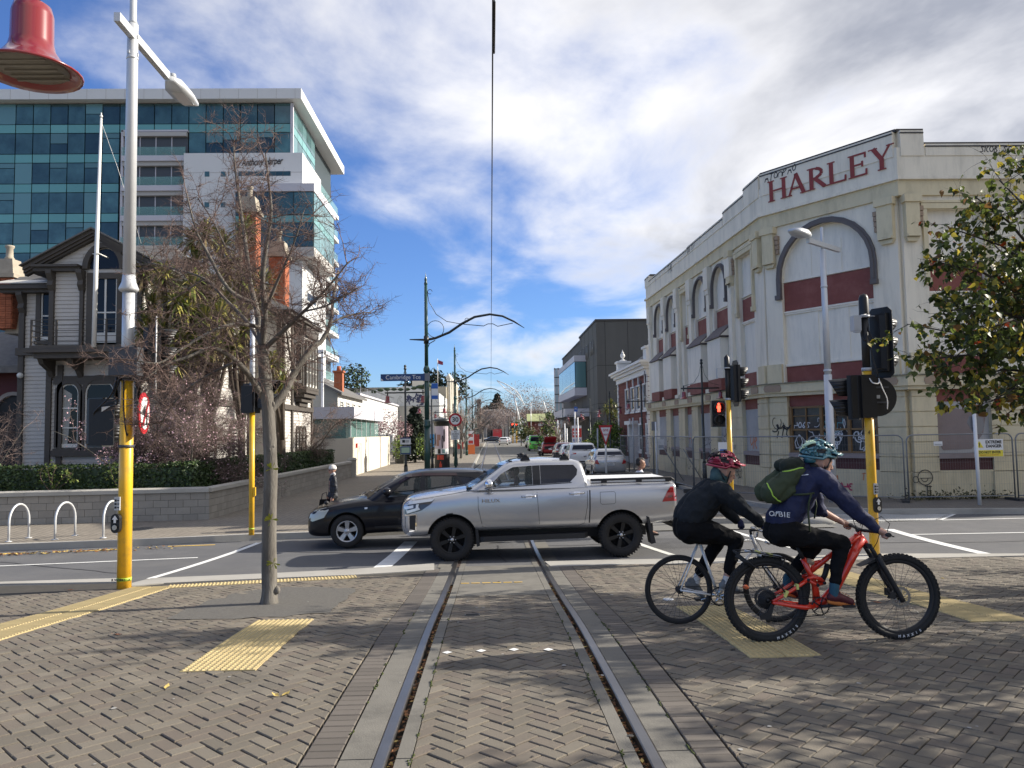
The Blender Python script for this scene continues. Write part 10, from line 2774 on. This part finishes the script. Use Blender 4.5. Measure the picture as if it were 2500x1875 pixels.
def leaf_mass(label,base,blobs,n,size,mats,name,cat='tree',seed=1,trunk=None):
 t=thing(name,label,cat,base)
 if trunk:f=MB();f.tube([(0,0,-.1),(0,0,trunk)],[.14*trunk/3,.08*trunk/3],7);f.build('trunk',m_bark,t)
 def fn(r_):
  c,R_=r_.choice(blobs);d=V3((r_.gauss(0,1),r_.gauss(0,1),r_.gauss(0,1))).normalized();k=r_.uniform(.45,1.06)
  return V3((c[0]+d.x*R_[0]*k,c[1]+d.y*R_[1]*k,c[2]+d.z*R_[2]*k)),d
 leafy('crown',fn,n,size,mats,t,kind=None,seed=seed);return t
m_fir=[mat('fir_dark',(.01,.018,.01),rough=.8),mat('fir_mid',(.02,.034,.017),rough=.8)]
m_bright=[mat('bright_leaf',(.16,.23,.03),rough=.5,island=.3),mat('bright_leaf_dark',(.05,.09,.02),rough=.5,island=.3)]
def cone(n,H,R_):return[((0,0,H*(.12+.86*k/n)),(R_*(1-k/n)+.25,R_*(1-k/n)+.25,H/n*.8))for k in range(n)]
leaf_mass('dark conifer beside the pale hall on the left pavement',(X(1014,62),62,.1),cone(9,4.6,1.55),4200,.16,m_fir,'conifer',seed=3,trunk=2)
leaf_mass('pink blossom tree above the ivory wall',(X(945,60),60,.1),[((0,0,3.3),(1.3,1.2,1.)),((-.9,0,2.9),(.9,.9,.8)),((1.,0,2.6),(1.,.9,.8))],2400,.07,[m_bloss,mat('dark_blossom',(.3,.17,.18),rough=.8),m_twig2],'cherry_tree',seed=5,trunk=2.4)  # darker pink faces mixed at random into the crown
leaf_mass('yellow green shrub in front of the low white wall',(X(970,58),58,.1),[((0,0,1.3),(.5,.5,.9)),((1.7,0,1.5),(.4,.4,.9))],500,.08,m_bright,'shrub','bush',6)
leaf_mass('bright green shrub left of the give way sign',(X(1455,60),60,.1),[((0,0,1.6),(.8,.7,1.3)),((-.5,0,.9),(.9,.7,.8)),((.3,0,2.4),(.5,.5,.8))],1700,.1,m_bright,'shrub','bush',7)
leaf_mass('bright green rounded shrub right of the give way sign',(X(1502,58),58,.1),[((0,0,1.5),(1.,.9,1.2)),((.4,0,.9),(1.1,.9,.8)),((-.2,0,2.3),(.6,.6,.7))],2000,.1,m_bright,'shrub','bush',8)
leaf_mass('spiky low flax plant in the wooden planter',(X(1432,62),62,.6),[((0,0,.5),(1.1,.6,.6)),((1.4,0,.4),(.9,.5,.5))],700,.14,m_cab[:2],'flax_plant','plant',9)
pl_=MB();pl_.box((0,0,.35),(3.4,1.,.7));pl_.build('planter',mat('planter_wood',(.16,.085,.05),rough=.8),loc=(X(1450,58.5),58.5,0),label='low brown wooden planter under the bright green shrubs',cat='planter')
leaf_mass('small evergreen street tree above the red hatchback',(X(1342,84),84,.1),cone(6,4.6,1.6),2200,.13,[m_bright[1],m_fir[1],m_bright[0]],'street_tree',seed=10,trunk=1.6)
leaf_mass('dark creeper clad tree beside the brick house',(X(1517,72),72,.1),[((0,0,2.4),(.9,.9,2.2))],900,.12,m_fir,'conifer',seed=13)
leaf_mass('big dark conifer above the museum roof',(X(1215,430),430,0),cone(10,Z(1215,958,430),11),3600,1.,m_fir,'conifer',seed=14)
leaf_mass('broad dark conifer below the big one by the museum',(X(1197,425),425,0),[((0,0,14),(7,5,4)),((7,0,13),(7,5,3)),((24,0,12),(8,5,2.5))],1500,1.,m_fir,'conifer',seed=16)
leaf_mass('green leafed tree by the far yellow signals',(X(1272,140),140,0),[((0,0,3),(1.6,1.5,2.2)),((1.2,0,2),(1.6,1.2,1.6))],900,.22,[m_bright[1],mat('olive_leaf',(.12,.12,.04),rough=.7)],'street_tree',seed=17,trunk=2)
leaf_mass('leafy dark magnolia behind the cottage chimney',(X(862,84),84,0),[((0,0,8.6),(1.8,1.5,1.6))],700,.2,m_fir+[m_bright[1]],'magnolia_tree',seed=18,trunk=7)
leaf_mass('dark pines behind the civic front',(X(1060,185),185,0),[((-5,0,13),(3.5,3,3)),((0,0,15),(3,3,3)),((5,0,13.5),(3.5,3,3.5))],1100,.6,m_fir,'pine_tree',seed=19,trunk=11)
m_hz=mat('distant_twig',(.27,.205,.175),rough=.9,island=.3)
for k,(px,d,H,sd)in enumerate(((1124,70,6.5,1),(1140,92,8.5,2),(1150,118,9,3),(1128,150,14,4),(1164,150,10,5),(1178,200,12,6),(1242,260,15,7),(1262,290,22,8),(1288,300,24,9),(1310,310,22,10),(1232,330,14,11),(1372,78,5.2,12),(1352,100,5.5,13),(1330,330,20,14))):
 nm=('bare plane tree in front of the poster column','second bare street tree down the left pavement','third bare street tree down the left pavement','tall bare tree behind the civic front','bare tree beside the sixth tram pole','small bare tree near the steeple','brown bare tree right of the museum door','tall bare tree behind the leaning mast','broad bare tree right of the leaning mast','bare tree above the green roof, left','low bare tree beside the museum','bare tree with brown leaves by the red board','small bare tree left of the red board','bare tree above the green roof, right')[k]
 if d>250:leaf_mass(nm,(X(px,d),d,0),[((0,0,H*.62),(H*.42,H*.3,H*.34)),((H*.3,0,H*.45),(H*.3,H*.2,H*.25)),((-H*.3,0,H*.42),(H*.3,H*.2,H*.25))],2600,.011*H,[m_hz],'bare_tree',seed=sd,trunk=H*.5);continue
 bush_tree(nm,(X(px,d),d,0),H,1. if k<6 else 1.25,200+sd,7,1,2.6*7/H if H<12 else 1.3,0,m_hz,thick=.018*H,name='bare_tree',up=.05)
def weed(r_):return V3((r_.gauss(0,.5),r_.gauss(0,.12),abs(r_.gauss(0,.12)))),V3((0,-.3,1))
for px,py,lb_ in((2270,1205,'dry weeds growing at the fence foot beside the right pier'),(2395,1208,'low ivy and weeds under the danger sign')):
 p=W(px,py,23.2);t=thing('weed_clump',lb_,'weeds',(p.x,23.2,.12));leafy('leaves',weed,260,.05,[mat('weed_leaf',(.08,.075,.03),rough=.8,island=.3)],t,kind=None,seed=int(px))
